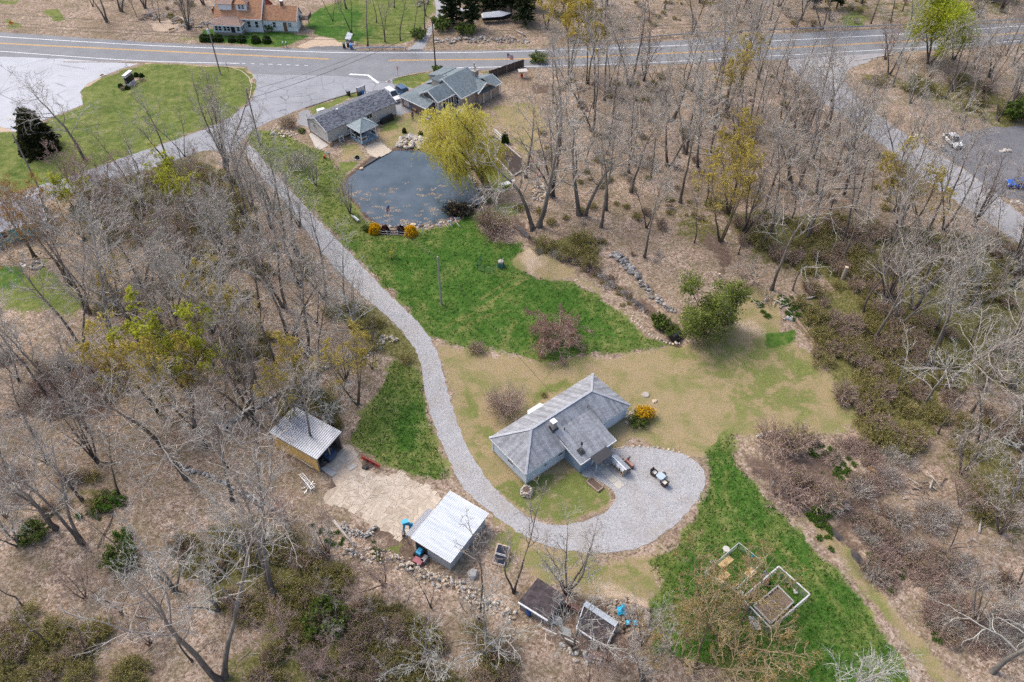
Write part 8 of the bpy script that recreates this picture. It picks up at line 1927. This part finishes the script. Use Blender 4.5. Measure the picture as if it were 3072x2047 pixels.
guard('r','670,577 900,560 1200,545 1400,545 1590,570','short steel guard rail beside the roadside bins');guard('f','1712,137 1850,129 2048,109 2265,98 2483,91 2701,83 3072,65','long steel guard rail on the far side of the main road');guard('3','1860,345 2050,318 2353,285','steel guard rail on the near side of the main road at right')
t = thing('marker_post','thin dark marker post near the transformer pole','post',(*at('1',1578,492).xy,0));b = MB();b.bar((0,0,0),(-.2,0,1.9),.07);b.build('shaft',BLK,t);b = MB();b.box(-.2,0,1.9,.1,.1,.08);b.build('cap',BLK,t)
# -- around the grey building and taupe house
hp = thing('heat_pump','white heat pump unit on feet against the grey building','heat pump',(*at('g',785,1405).xy,0),R(43.3));b = MB();b.box(0,0,.3,.95,.4,.8);b.build('cabinet',plain('pump_white',(.58,.58,.56),.5),hp);b = MB();b.tube([(-.12,-.215,.7),(-.12,-.205,.7)],.3,16);b.build('fan_grille',plain('dark_grille',(.12,.12,.12)),hp)
for x in (-.35,.35): b = MB();b.box(x,-.1,0,.1,.8,.12);b.box(x,0,.12,.06,.06,.2);b.build('foot',TRIM,hp)
t = thing('rain_barrel','tan rain barrel at the near corner of the grey building','barrel',(*at('g',590,1495).xy,0));b = MB();b.tube([(0,0,0),(0,0,.1),(0,0,.5),(0,0,.8),(0,0,.9)],[.27,.31,.34,.3,.18],14);b.build('body',plain('barrel_tan',(.45,.28,.17),.6),t);b = MB();b.cyl(0,0,.9,.98,.2,.2,12);b.build('lid',plain('barrel_lid',(.38,.23,.14)),t)
t = thing('white_tank','white box shaped tank behind the grey building','tank',(*at('g',400,875).xy,0),R(30));b = MB();b.box(0,0,.1,1.5,.8,.75);b.build('body',TRIM,t);b = MB();b.box(0,0,.0,1.2,.6,.1);b.build('base',CONC,t)
t = thing('black_cover','black tarp covered stack against the grey building wall','covered stack',(*at('a',135,1035).xy,0),R(43));b = MB();b.add([(-1.5,-.3,0),(1.4,-.3,0),(1.4,.4,0),(-1.5,.4,0),(-1.45,-.15,.95),(1.3,-.15,1.2),(1.3,.3,1.25),(-1.45,.3,.95),(0,-.2,1.0),(0,.3,1.05)],[(3,2,1,0),(0,1,5,8,4),(8,5,6,9),(4,8,9,7),(2,3,7,9,6),(1,2,6,5),(3,0,4,7)]);b.build('tarp',plain('black_tarp',(.010,.010,.014),.6),t)
pc = thing('picnic_table','grey picnic table with benches on the grass beside the taupe house','picnic table',(*at('a',850,985).xy,0),R(-50));PWD = plain('grey_planks',(.45,.42,.38),.9,.12)
for i in range(5): b = MB();b.box(0,-.36 + i * .18,.72,1.9,.16,.05);b.build('top_plank',PWD,pc)
for y in (-.72,.72):
 for d in (-.08,.08): b = MB();b.box(0,y + d,.42,1.9,.15,.05);b.build('bench_plank',PWD,pc)
for x in (-.7,.7): b = MB();b.bar((x,-.75,0),(x,-.2,.72),.09);b.bar((x,.75,0),(x,.2,.72),.09);b.bar((x,-.8,.38),(x,.8,.38),.09);b.build('leg_frame',plain('grey_timber',(.4,.37,.34)),pc)
gt = thing('game_table','yellow sided arcade table with pale top beside the blue bin','game table',(*at('a',675,835).xy,0),R(45));b = MB();b.box(0,0,.5,2.0,1.1,.3);b.build('body',plain('game_yellow',(.62,.38,.06),.5,.2),gt);b = MB();b.box(0,0,.8,2.0,1.1,.04);b.box(.1,0,.84,.9,.5,.01);b.build('top',plain('game_top',(.55,.55,.5),.4,.15),gt)
for x in (-.85,.85):
 for y in (-.45,.45): b = MB();b.box(x,y,0,.1,.1,.5);b.build('leg',BLK,gt)
tr_ = thing('wheelbarrow','black wheeled cart beside the arcade table','cart',(*at('a',785,850).xy,0),R(40));b = MB();b.add([(-.5,-.3,.35),(.5,-.25,.35),(.5,.25,.35),(-.5,.3,.35),(-.65,-.4,.7),(.65,-.35,.7),(.65,.35,.7),(-.65,.4,.7)],[(3,2,1,0),(0,1,5,4),(1,2,6,5),(2,3,7,6),(3,0,4,7)]);b.build('tray',BLK,tr_);b = MB();b.tube([(.6,-.05,.2),(.6,.05,.2)],.2,12);b.build('wheel',DARK,tr_);b = MB();b.bar((-.6,-.2,.45),(-1.2,-.25,.6),.05);b.bar((-.6,.2,.45),(-1.2,.25,.6),.05);b.build('handle',OLDW,tr_)
t = thing('orange_tub','small orange tub at the street side corner of the taupe house','tub',(*at('a',765,400).xy,0));b = MB();b.cyl(0,0,0,.5,.3,.36,12);b.build('body',plain('tub_orange',(.6,.28,.03)),t);b = MB();b.cyl(0,0,.5,.55,.38,.38,12);b.build('rim',plain('tub_orange',(.6,.28,.03)),t)
t = thing('bird_feeder','teal roofed bird feeder on a dark post left of the pond','bird feeder',(*at('1',2285,1140).xy,0));b = MB();b.bar((0,0,0),(-.1,0,2.3),.07);b.build('post',BLK,t);b = MB();b.box(-.1,0,2.3,.4,.35,.3);b.build('house',plain('teal_hose',(.03,.2,.22)),t);b = MB();b.slab([(-.4,-.3,2.6),(.2,-.3,2.6),(.2,.3,2.72),(-.4,.3,2.72)],.05);b.build('roof',plain('sea_glass',(.05,.1,.1)),t)
t = thing('red_hose_reel','small red hose reel on the grass left of the fire pit','hose reel',(*at('1',2238,1090).xy,0));b = MB();b.tube([(-.15,0,.3),(.15,0,.3)],.28,12);b.build('drum',RED,t);b = MB();b.box(0,0,0,.4,.4,.06);b.build('stand',BLK,t)
# -- tractor and tarp, boats, logs across the road
ot = thing('orange_tractor','orange tractor with big wheels parked at the left end of the white house','tractor',(*at('w',360,265).xy,0),R(-30));b = MB();b.box(.4,0,.6,1.6,.7,.6);b.build('hood',plain('orange_paint',(.5,.08,.02),.5),ot);b = MB();b.box(-.6,0,.6,.8,.9,.4);b.box(-.8,0,1.0,.2,.6,.5);b.build('seat',DARK,ot)
for x,y,r_ in ((-.7,.6,.6),(-.7,-.6,.6),(.9,.5,.35),(.9,-.5,.35)): b = MB();b.tube([(x,y - .15,r_),(x,y + .15,r_)],r_,16);w_ = b.build('wheel',DARK,ot);b = MB();b.tube([(x,y - .16,r_),(x,y + .16,r_)],r_ * .5,12);b.build('rim',plain('orange_paint',(.5,.08,.02)),w_)
tarp('w','250,165 300,140 370,120 405,140 400,180 320,190 260,192',.9,.1,'bright blue tarp over a stack left of the white house',TARP)
for x,y,rz,lab in ((1060,150,8,'large dark hulled boat under a white cover in the evergreen grove'),(860,110,-15,'smaller boat under a white cover left of the large one')):
 t = thing('covered_boat',lab,'boat',(*at('2',x,y).xy,0),R(rz));s_ = 1.0 if x > 1000 else .75;t.scale = (s_,s_,s_)
 b = MB();hull = [(-3,-.2,.4),(2,-.25,.4),(3.6,0,.7),(2,.25,.4),(-3,.2,.4),(-3.1,-1.1,1.5),(1.5,-1.15,1.6),(3.9,0,1.8),(1.5,1.15,1.6),(-3.1,1.1,1.5)];b.add(hull,[(4,3,2,1,0),(0,1,6,5),(1,2,7,6),(2,3,8,7),(3,4,9,8),(4,0,5,9)]);b.build('hull',plain('boat_dark',(.02,.025,.03),.4),t)
 b = MB();cv = [(-3.15,-1.15,1.5),(1.5,-1.2,1.6),(3.95,0,1.8),(1.5,1.2,1.6),(-3.15,1.15,1.5),(-2.6,0,2.3),(1.0,0,2.5)];b.add(cv,[(0,1,6,5),(1,2,6),(2,3,6),(3,4,5,6),(4,0,5)]);b.build('cover',plain('boat_cover',(.62,.64,.66),.6,.15,1),t)
 for x_ in (-2,1): b = MB();b.box(x_,0,0,.15,1.2,.45);b.build('cradle',OLDW,t)
DW = plain('dead_wood',(.42,.37,.31),.9,.2,3);BW = plain('brown_wood',(.24,.17,.125),.95,.25,3);GW = plain('grey_log',(.38,.35,.315),.9,.15,3)
def log_heap(k,outline,n,L0,r0,lab,name='log_pile',cat='log pile'):
 P = pa(k,outline);c0 = P.mean(0);zn = Zone(P);t = thing(name,lab,cat,(c0[0],c0[1],0));g = 0;tr2 = 0
 while g < n and tr2 < 3000:
  tr2 += 1;x,y = random.uniform(zn.lo[0],zn.hi[0]),random.uniform(zn.lo[1],zn.hi[1])
  if not zn.has(x,y): continue
  g += 1;a_ = random.uniform(0,3.14);L_ = L0 * random.uniform(.5,1.3);r_ = r0 * random.uniform(.6,1.3);z = gz(x,y) + r_ + random.random() * .35;d = Vector((math.cos(a_),math.sin(a_),random.gauss(0,.08))) * L_ / 2;c_ = Vector((x - c0[0],y - c0[1],z));bnd = Vector((random.gauss(0,.06),random.gauss(0,.06),.03)) * L_
  b = MB();b.tube([c_ - d,c_ + bnd,c_ + d],[r_,r_ * .9,r_ * .75],7);b.build('log',random.choice((DW,BW,GW)),t,True)
 return t
log_heap('1','1180,150 1260,130 1370,160 1360,200 1250,210 1150,240',26,2.4,.16,'tangle of cut logs on the bank left of the white house')
log_heap('1','960,110 1120,90 1150,140 1000,160',18,2.0,.14,'scattered logs on the brown bank above the main road')
log_heap('1','1370,165 1460,150 1470,185 1380,195',12,1.8,.14,'pale stacked logs nearest the white house porch')
log_heap('6','475,560 545,450 590,470 600,520 700,500 760,600 640,560 520,580',26,2.0,.07,'brush pile of cut branches at the lawn corner by the woods','brush_pile','brush pile')
log_heap('9','1560,220 1640,180 1800,150 1830,190 1700,250',12,2.2,.08,'heap of fallen grey trunks in the brambles at right','fallen_logs')
log_heap('2','510,10 600,0 600,45 520,45',14,1.6,.14,'stack of logs with a red item on the far lawn')
log_heap('2','1090,225 1280,240 1300,290 1120,290',10,3.0,.12,'fallen branches on the stony ledge across the road','fallen_branches','branches')
branch('6','840,505 880,500 920,480 935,460',.2,'thick pale cut limb lying at the edge of the brush pile','cut_limb',GW);branch('6','660,565 740,540 830,505',.13,'long thin grey limb lying between brush pile and thicket','cut_limb',DW);branch('6','780,650 830,700 880,770 930,830 970,870',.22,'old timber edging running along the foot of the olive thicket','timber_edging',BW,'timber',.1,[.22] * 5)
branch('9','2030,555 2045,470 2060,330',.14,'pale dead trunk lying in the brambles near the right edge','fallen_log',GW,'log');branch('9','2000,230 2060,290 2110,350',.15,'dark brown fallen trunk beside the pale one at right','fallen_log',BW,'log');branch('9','1270,100 1350,150 1440,210',.2,'mossy orange brown log above the bramble tangle','fallen_log',plain('mossy_log',(.22,.13,.045),.95,.3),'log')
branch('7','790,390 760,470 700,580 670,650',.1,'long thin brown branch lying on the pink leaf litter','fallen_branch',BW);branch('7','710,55 805,62',.09,'short pale log lying in the litter near the top of the open wood','fallen_branch',DW);branch('7','0,1200 60,1210 180,1290 310,1400',.16,'crooked dark fallen limb at the lower left edge','fallen_branch',BW);branch('7','940,1115 1000,1125 1080,1140',.14,'pale fallen log under the purplish brush','fallen_branch',DW)
branch('8','0,1470 80,1420 180,1370 260,1310',.14,'dark slanting fallen trunk at the bottom left of the thicket','fallen_log',BW,'log');branch('7','2300,460 2380,560 2450,640',.2,'broken pale trunk lying at the edge of the left thicket','fallen_log',GW,'log');branch('4','1830,790 1920,770 2020,740',.12,'whitish fallen branch across the left woods litter','fallen_branch',GW)
branch('3','40,1050 200,1080 340,1115',.14,'long grey fallen trunk between the trees right of the pond','fallen_log',GW,'log');branch('3','1030,1310 1130,1300 1230,1290',.12,'pale fallen log in the woods near the back road','fallen_log',DW,'log');branch('3','1000,1180 1120,1190 1230,1200',.2,'dark mossy fallen trunk by the back road','fallen_log',BW,'log');branch('2','1780,1110 1840,1105 1885,1095',.12,'broken whitish limb hanging low under the wide bare tree','fallen_branch',GW)
branch('2','2240,1280 2290,1330 2350,1390',.16,'grey fallen trunk at the foot of the forest trees','fallen_log',GW,'log')
wr2 = random.Random(9);wn_ = 0
DEB = MB()
for zone_,s_,n_ in (('m','0,900 560,700 640,1000 560,1180 300,1300 0,1400',260),('m','300,1250 900,1300 1150,1568 200,1568',200),('m','1200,480 1260,190 1880,200 2200,480 1700,560 1400,590',420),('m','1750,1100 2353,1050 2353,1500 2100,1400',240)):
 P = pa(zone_,s_);zn = Zone(P);g = 0
 while g < n_:
  x,y = wr2.uniform(zn.lo[0],zn.hi[0]),wr2.uniform(zn.lo[1],zn.hi[1]);g += .2
  if not zn.has(x,y) or blocked(x,y): continue
  g += .8;a_ = wr2.uniform(0,3.14);L_ = wr2.uniform(.6,2.4);r_ = wr2.uniform(.02,.05);d = Vector((math.cos(a_),math.sin(a_),0)) * L_ / 2;c_ = Vector((x,y,gz(x,y) + .07));DEB.tube([c_ - d,c_ + Vector((wr2.gauss(0,.1),wr2.gauss(0,.1),.06)),c_ + d],[r_,r_ * .8,r_ * .4],3,False)
tag(DEB.build('fallen_sticks',DW),'fallen sticks strewn over the wood floor',kind='stuff')
def stump(k,x,y,r_,h_,lab,cut=CUTM):
 t = thing('tree_stump',lab,'stump',(*at(k,x,y).xy,0));b = MB();b.tube([(0,0,-.1),(0,0,.12),(0,0,h_)],[r_ * 1.3,r_ * 1.05,r_],10);b.build('bark',LOGM[1],t);b = MB();b.cyl(0,0,h_ + .003,h_ + .015,r_ * .93,r_ * .93,10);b.build('cut_face',cut,t);return t
stump('n',430,415,.45,1.0,'grey tree stump wrapped in green netting on the lawn',GW);stump('6',250,340,.2,.55,'fresh cut stump with orange top at the wood edge');stump('5',2098,1157,.45,.15,'low pale stump disc on the dry grass above the forsythia',GW);stump('6',1100,360,.28,2.4,'tall broken stub with orange torn top in the thicket')
sn = thing('net_fence','green net on dark stakes around the lawn stump','net fence',(*at('n',300,420).xy,0));o_ = Vector(sn.location);NETM = plain('green_net',(.02,.11,.075),.6)
SP_ = [at('n',x,y) - o_ for x,y in ((180,350),(142,470),(224,485),(298,512),(440,430))]
for p in SP_: b = MB();b.bar(p,p + Vector((0,0,1.5)),.06);b.build('stake',NETM,sn)
for p,q in zip(SP_[:-1],SP_[1:]): b = MB();wire_panel(b,p + Vector((0,0,.05)),q + Vector((0,0,.05)),1.2,.18);b.build('net',NETM,sn)
nt = thing('stump_net','dark green net skirt with a leaning pole around the grey stump','net',(*at('n',430,415).xy,0));b = MB();b.tube([(0,0,.0),(0,0,.75)],[.66,.52],14,False);b.build('net',NETM,nt);b = MB();b.bar((.1,-.6,0),(.4,-.3,1.9),.05);b.build('pole',plain('pale_rail',(.5,.54,.55)),nt)
cv = thing('culvert_pipe','black culvert pipe mouth at the end of the stream','culvert',(*at('5',2325,745).xy,-.2),R(-50));b = MB();b.tube([(0,-1.2,.2),(0,.6,.2)],[.55,.55],16,True);b.build('pipe',plain('pipe_black',(.012,.012,.016),.4),cv);b = MB();b.tube([(0,.61,.2),(0,.7,.2)],[.6,.6],16,False);b.build('lip',plain('pipe_black',(.012,.012,.016)),cv)
t = rock_at(None,*at('5',2310,800).xy,.08,.35,[0],'flat_stone',.3);tag(t,'flat white stone slab on the grass by the culvert','rock')
mu = thing('ash_heap','grey ash and stone heap at the edge of the bramble mounds','ash heap',(*at('9',560,190).xy,0))
for i in range(40): rock_at(mu,random.gauss(0,.8),random.gauss(0,.6),.05,random.uniform(.1,.22),[1,3,3])
ac = thing('white_lawn_chair','white wooden lawn chair on the grass by the teal house','chair',(*at('l',220,725).xy,0),R(-40));
for i in range(4): b = MB();b.box(0,-.25 + i * .16,.35,.6,.13,.04);b.build('seat_slat',TRIM,ac);b = MB();b.box(-.24 + i * .16,.38,.35,.13,.05,.8,rx=R(-20));b.build('back_slat',TRIM,ac)
for x in (-.33,.33): b = MB();b.box(x,0,.55,.12,.75,.04);b.box(x,-.3,0,.06,.06,.55);b.box(x,.3,0,.06,.06,.55);b.build('arm',TRIM,ac)
fr = thing('stone_fire_ring','pale stone fire ring beside the white lawn chair','fire pit',(*at('l',330,715).xy,0))
for i in range(34): a_ = 6.283 * i / 17;rock_at(fr,.85 * math.cos(a_),.85 * math.sin(a_),.1 + .2 * (i // 17),.22,[0,1])
cw = thing('rubble_steps','low row of pale stones in front of the teal house steps','rock border',(*at('l',210,600).xy,0))
for i in range(24): rock_at(cw,-2 + i * .2,random.gauss(0,.4),.08,.2,[0,2])
for k,o_,lab in (('3','1660,985 1740,985 1735,1000 1670,1000','row of pale stones beside the parked white car'),('3','2190,1035 2255,1035 2250,1050 2195,1050','pale stones in the middle of the dark car park'),('3','2240,1390 2330,1380 2330,1410 2250,1420','white slabs at the near corner of the car park'),('3','920,445 1140,430 1150,470 940,480','pale rocks at the mouth of the back road'),('3','1590,930 1640,930 1640,950 1600,950','white stones on the verge of the back road')):
 rock_group(lab,k,o_,10,.25,.55,[0],.1)
t = thing('lion_statue','pale stone bench ornament next to the white car','ornament',(*at('3',1785,1030).xy,0),R(-60));b = MB();b.box(0,0,0,1.5,.6,.25);b.build('plinth',CONC,t);b = MB();b.tube([(-.6,0,.4),(-.2,0,.6),(.3,0,.62),(.6,0,.9)],[.15,.25,.25,.22],10);b.build('figure',plain('pale_concrete',(.5,.46,.42)),t)
t = thing('white_sign','small white sign on two posts beyond the guard rail at right','sign',(*at('3',2035,118).xy,0));b = MB();b.box(0,0,.7,2.0,.08,.9);b.build('board',plain('board_grey',(.5,.53,.55)),t)
for x in (-.9,.9): b = MB();b.box(x,.06,0,.1,.1,1.5);b.build('post',OLDW,t)
t = thing('dark_birdhouse','dark diamond shaped board sign on a post beside the back road','sign',(*at('3',1015,735).xy,0));b = MB();b.bar((0,0,0),(0,0,1.6),.1);b.build('post',OLDW,t);b = MB();b.add([(-.55,-.06,1.5),(0,-.06,1.0),(.55,-.06,1.5),(0,-.06,2.0),(-.55,-.1,1.5),(0,-.1,1.0),(.55,-.1,1.5),(0,-.1,2.0)],[(0,1,2,3),(7,6,5,4),(0,4,5,1),(1,5,6,2),(2,6,7,3),(3,7,4,0)]);b.build('board',plain('dark_board',(.10,.08,.07)),t)
# -- vehicles
def car(k,x,y,rz,lab,paint,name='parked_car',cat='car',L=4.7,W=1.88,H=1.72,suv=True,roofp=None):
 t = thing(name,lab,cat,(*at(k,x,y).xy,.02),rz);h = L / 2;bl = .95 if suv else .82
 prof = [(-h,.38),(-h + .02,.75),(-h + .12,bl),(.55 * h,bl + .0),(h - .18,bl - .16),(h - .02,.66),(h,.38),(h - .25,.26),(-h + .25,.26)]
 b = MB();n_ = len(prof);vs = []
 for yy,f in ((-W / 2,.0),(-W / 2 + .09,1),(W / 2 - .09,1),(W / 2,.0)):
  for px_,pz_ in prof: vs.append((px_ * (.985 + .015 * f),yy,pz_ - (0 if f else (.10 if pz_ > .7 else -.03))))
 fs = [tuple(range(n_)),tuple(reversed(range(3 * n_,4 * n_)))]
 for s_ in range(3): fs += [(s_ * n_ + i,(s_ + 1) * n_ + i,(s_ + 1) * n_ + (i + 1) % n_,s_ * n_ + (i + 1) % n_) for i in range(n_)]
 b.add(vs,fs);b.build('body',paint,t)
 x0,x1,x2,x3 = (-h + .14,-h + .45,.12 * h,.50 * h) if suv else (-h + .55,-h + 1.15,.10 * h,.48 * h)
 wt,wb_ = W / 2 - .26,W / 2 - .1
 b = MB();A = [(x0,-wb_,bl - .02),(x3,-wb_,bl - .02),(x3,wb_,bl - .02),(x0,wb_,bl - .02),(x1,-wt,H),(x2,-wt,H),(x2,wt,H),(x1,wt,H)];b.add(A,[(0,1,5,4),(1,2,6,5),(2,3,7,6),(3,0,4,7),(4,5,6,7)]);b.build('cabin',paint,t)
 gl = plain('car_glass',(.02,.03,.035),.05,.1,spec=.7)
 def face(ix,nm,inset=.10,off=.012):
  P_ = [Vector(A[i]) for i in ix];c_ = sum(P_,Vector()) / 4;nn = (P_[1] - P_[0]).cross(P_[2] - P_[0]).normalized()
  if nn.dot(c_ - Vector((0,0,1.2))) < 0: nn = -nn
  b = MB();b.poly([p.lerp(c_,inset) + nn * off for p in P_]);b.build(nm,gl,t)
 face((1,2,6,5),'windscreen');face((3,0,4,7),'rear_window',.14)
 for ix in ((0,1,5,4),(2,3,7,6)):
  P_ = [Vector(A[i]) for i in ix];lo0,lo1,hi1,hi0 = P_;sgn = -1 if ix[0] == 0 else 1
  for u0,u1 in ((.04,.33),(.36,.62),(.65,.93)):
   q_ = [lo0.lerp(lo1,u0),lo0.lerp(lo1,u1),hi0.lerp(hi1,u1),hi0.lerp(hi1,u0)];c_ = sum(q_,Vector()) / 4;b = MB();b.poly([p.lerp(c_,.12) + Vector((0,sgn * .014,.004)) for p in q_]);b.build('side_window',gl,t)
 b = MB();b.box((x1 + x2) / 2,0,H,x2 - x1 - .25,2 * wt - .3,.03);b.build('roof_panel',roofp or paint,t)
 if suv:
  for y_ in (-wt + .06,wt - .06): b = MB();b.bar((x1 + .1,y_,H + .05),(x2 - .1,y_,H + .05),.05);b.build('roof_rail',plain('chrome',(.55,.56,.58),.25,metal=.9),t)
 for x_ in (-h + .9,h - .9):
  for y_ in (-W / 2 + .09,W / 2 - .09):
   b = MB();b.tube([(x_,y_ - .12,.35),(x_,y_ + .12,.35)],.36,18);w_ = b.build('wheel',plain('tyre',(.02,.02,.02),.8),t);b = MB();b.tube([(x_,y_ - .13,.35),(x_,y_ + .13,.35)],.21,12);b.build('rim',plain('chrome',(.55,.56,.58)),w_)
 for y_ in (-W / 2 + .32,W / 2 - .32):
  b = MB();b.box(h - .06,y_,.66,.12,.36,.13);b.build('headlight',plain('lamp_glass',(.6,.62,.65),.1),t);b = MB();b.box(-h + .05,y_,.72,.08,.26,.16);b.build('taillight',plain('lamp_red',(.4,.01,.01),.2),t)
 b = MB();b.box(h - .0,0,.5,.06,W * .55,.2);b.build('grille',BLK,t);b = MB();b.box(h - .0,0,.3,.1,W * .9,.12);b.build('bumper',plain('chrome',(.55,.56,.58)),t)
 for y_ in (-W / 2 - .05,W / 2 + .05): b = MB();b.box(.42 * h,y_,bl,.12,.2,.14);b.build('mirror',paint,t)
 return t
car('a',432,575,R(-53),'blue sport utility vehicle parked between the grey building and the taupe house',plain('car_blue',(.03,.09,.19),.2,.05,spec=.6))
car('a',225,620,R(-53),'white vehicle parked close behind the end of the grey building',plain('car_white',(.72,.72,.72),.25,.04,spec=.6),L=4.8)
hd_ = None
car('c',262,240,R(-82),'white car parked on the dark car park behind the trees',plain('car_white',(.72,.72,.72)),suv=False,H=1.5)
car('c',960,690,R(172),'bright blue car at the right edge of the car park',plain('car_bright_blue',(.02,.10,.42),.18,.05,spec=.6),suv=False,H=1.45)
# -- person
pr = thing('person','person in black clothes with a white print on the back walking by the arcade table','person',(*at('a',580,1005).xy,0),R(15))
J = {'pel': (0,0,.95),'wst': (0,0,1.1),'chs': (0,.01,1.33),'nk': (0,.0,1.47),'hd0': (0,.02,1.56),'hd1': (0,.03,1.66),'hd2': (0,.02,1.73),
  'sl': (-.19,0,1.40),'el': (-.27,.02,1.14),'wl': (-.24,.14,.95),'fl': (-.22,.19,.87),'sr': (.19,0,1.40),'er': (.28,-.03,1.14),'wr': (.25,.08,.93),'fr': (.24,.13,.85),
  'hl': (-.1,0,.9),'kl': (-.11,.10,.5),'al': (-.11,.0,.1),'tl': (-.12,.16,.03),'hr': (.1,0,.9),'kr': (.11,.0,.5),'ar': (.11,-.14,.1),'tr': (.12,.02,.04)}
ED = [('pel','wst'),('wst','chs'),('chs','nk'),('nk','hd0'),('hd0','hd1'),('hd1','hd2'),('chs','sl'),('sl','el'),('el','wl'),('wl','fl'),('chs','sr'),('sr','er'),('er','wr'),('wr','fr'),('pel','hl'),('hl','kl'),('kl','al'),('al','tl'),('pel','hr'),('hr','kr'),('kr','ar'),('ar','tr')]
RD = dict(pel=.15,wst=.14,chs=.16,nk=.06,hd0=.085,hd1=.105,hd2=.07,sl=.075,el=.052,wl=.04,fl=.035,sr=.075,er=.052,wr=.04,fr=.035,hl=.1,kl=.07,al=.05,tl=.04,hr=.1,kr=.07,ar=.05,tr=.04)
ks = list(J);me = bpy.data.meshes.new('person_body');me.from_pydata([J[k] for k in ks],[(ks.index(a_),ks.index(b_)) for a_,b_ in ED],[])
po = link('body',me,pr);sm = po.modifiers.new('skin','SKIN')
for i,k in enumerate(ks): me.skin_vertices[0].data[i].radius = (RD[k],RD[k] * (.8 if k in ('chs','wst','pel') else 1));me.skin_vertices[0].data[i].use_root = (k == 'pel')
po.modifiers.new('sub','SUBSURF').levels = 1;po.modifiers['sub'].render_levels = 2
t = NT('clothed_figure');sp = t.n('ShaderNodeSeparateXYZ');t.l(t.coord(),sp.inputs[0]);me.materials.append(t.done(t.ramp(t.math('DIVIDE',sp.outputs[2],1.8),[(.0,(.12,.08,.06)),(.055,(.015,.015,.02)),(.5,(.015,.015,.02)),(.52,(.02,.022,.035)),(.82,(.02,.022,.035)),(.84,(.35,.20,.14))]),.8))
b = MB();b.tube([(0,.0,1.58),(0,-.01,1.68),(0,.01,1.77)],[.108,.112,.07],10);b.build('hair',plain('dark_hair',(.03,.02,.015),.7),pr)
b = MB();b.box(0,-.165,1.24,.2,.02,.11);b.build('back_print',TRIM,pr)
for sx in (-1,1):
 b = MB();fx_,fy_,fz_ = J['fl' if sx < 0 else 'fr']
 for i in range(4): b.tube([(fx_ - .03 + i * .02,fy_,fz_),(fx_ - .03 + i * .02,fy_ + .04,fz_ - .05),(fx_ - .03 + i * .02,fy_ + .03,fz_ - .085 + abs(i - 1.5) * .008)],[.01,.009,.007],5)
 b.tube([(fx_ - sx * .035,fy_ - .01,fz_ + .02),(fx_ - sx * .055,fy_ + .03,fz_ - .03)],[.011,.008],5);b.build('fingers',plain('skin',(.35,.20,.14),.6),pr)
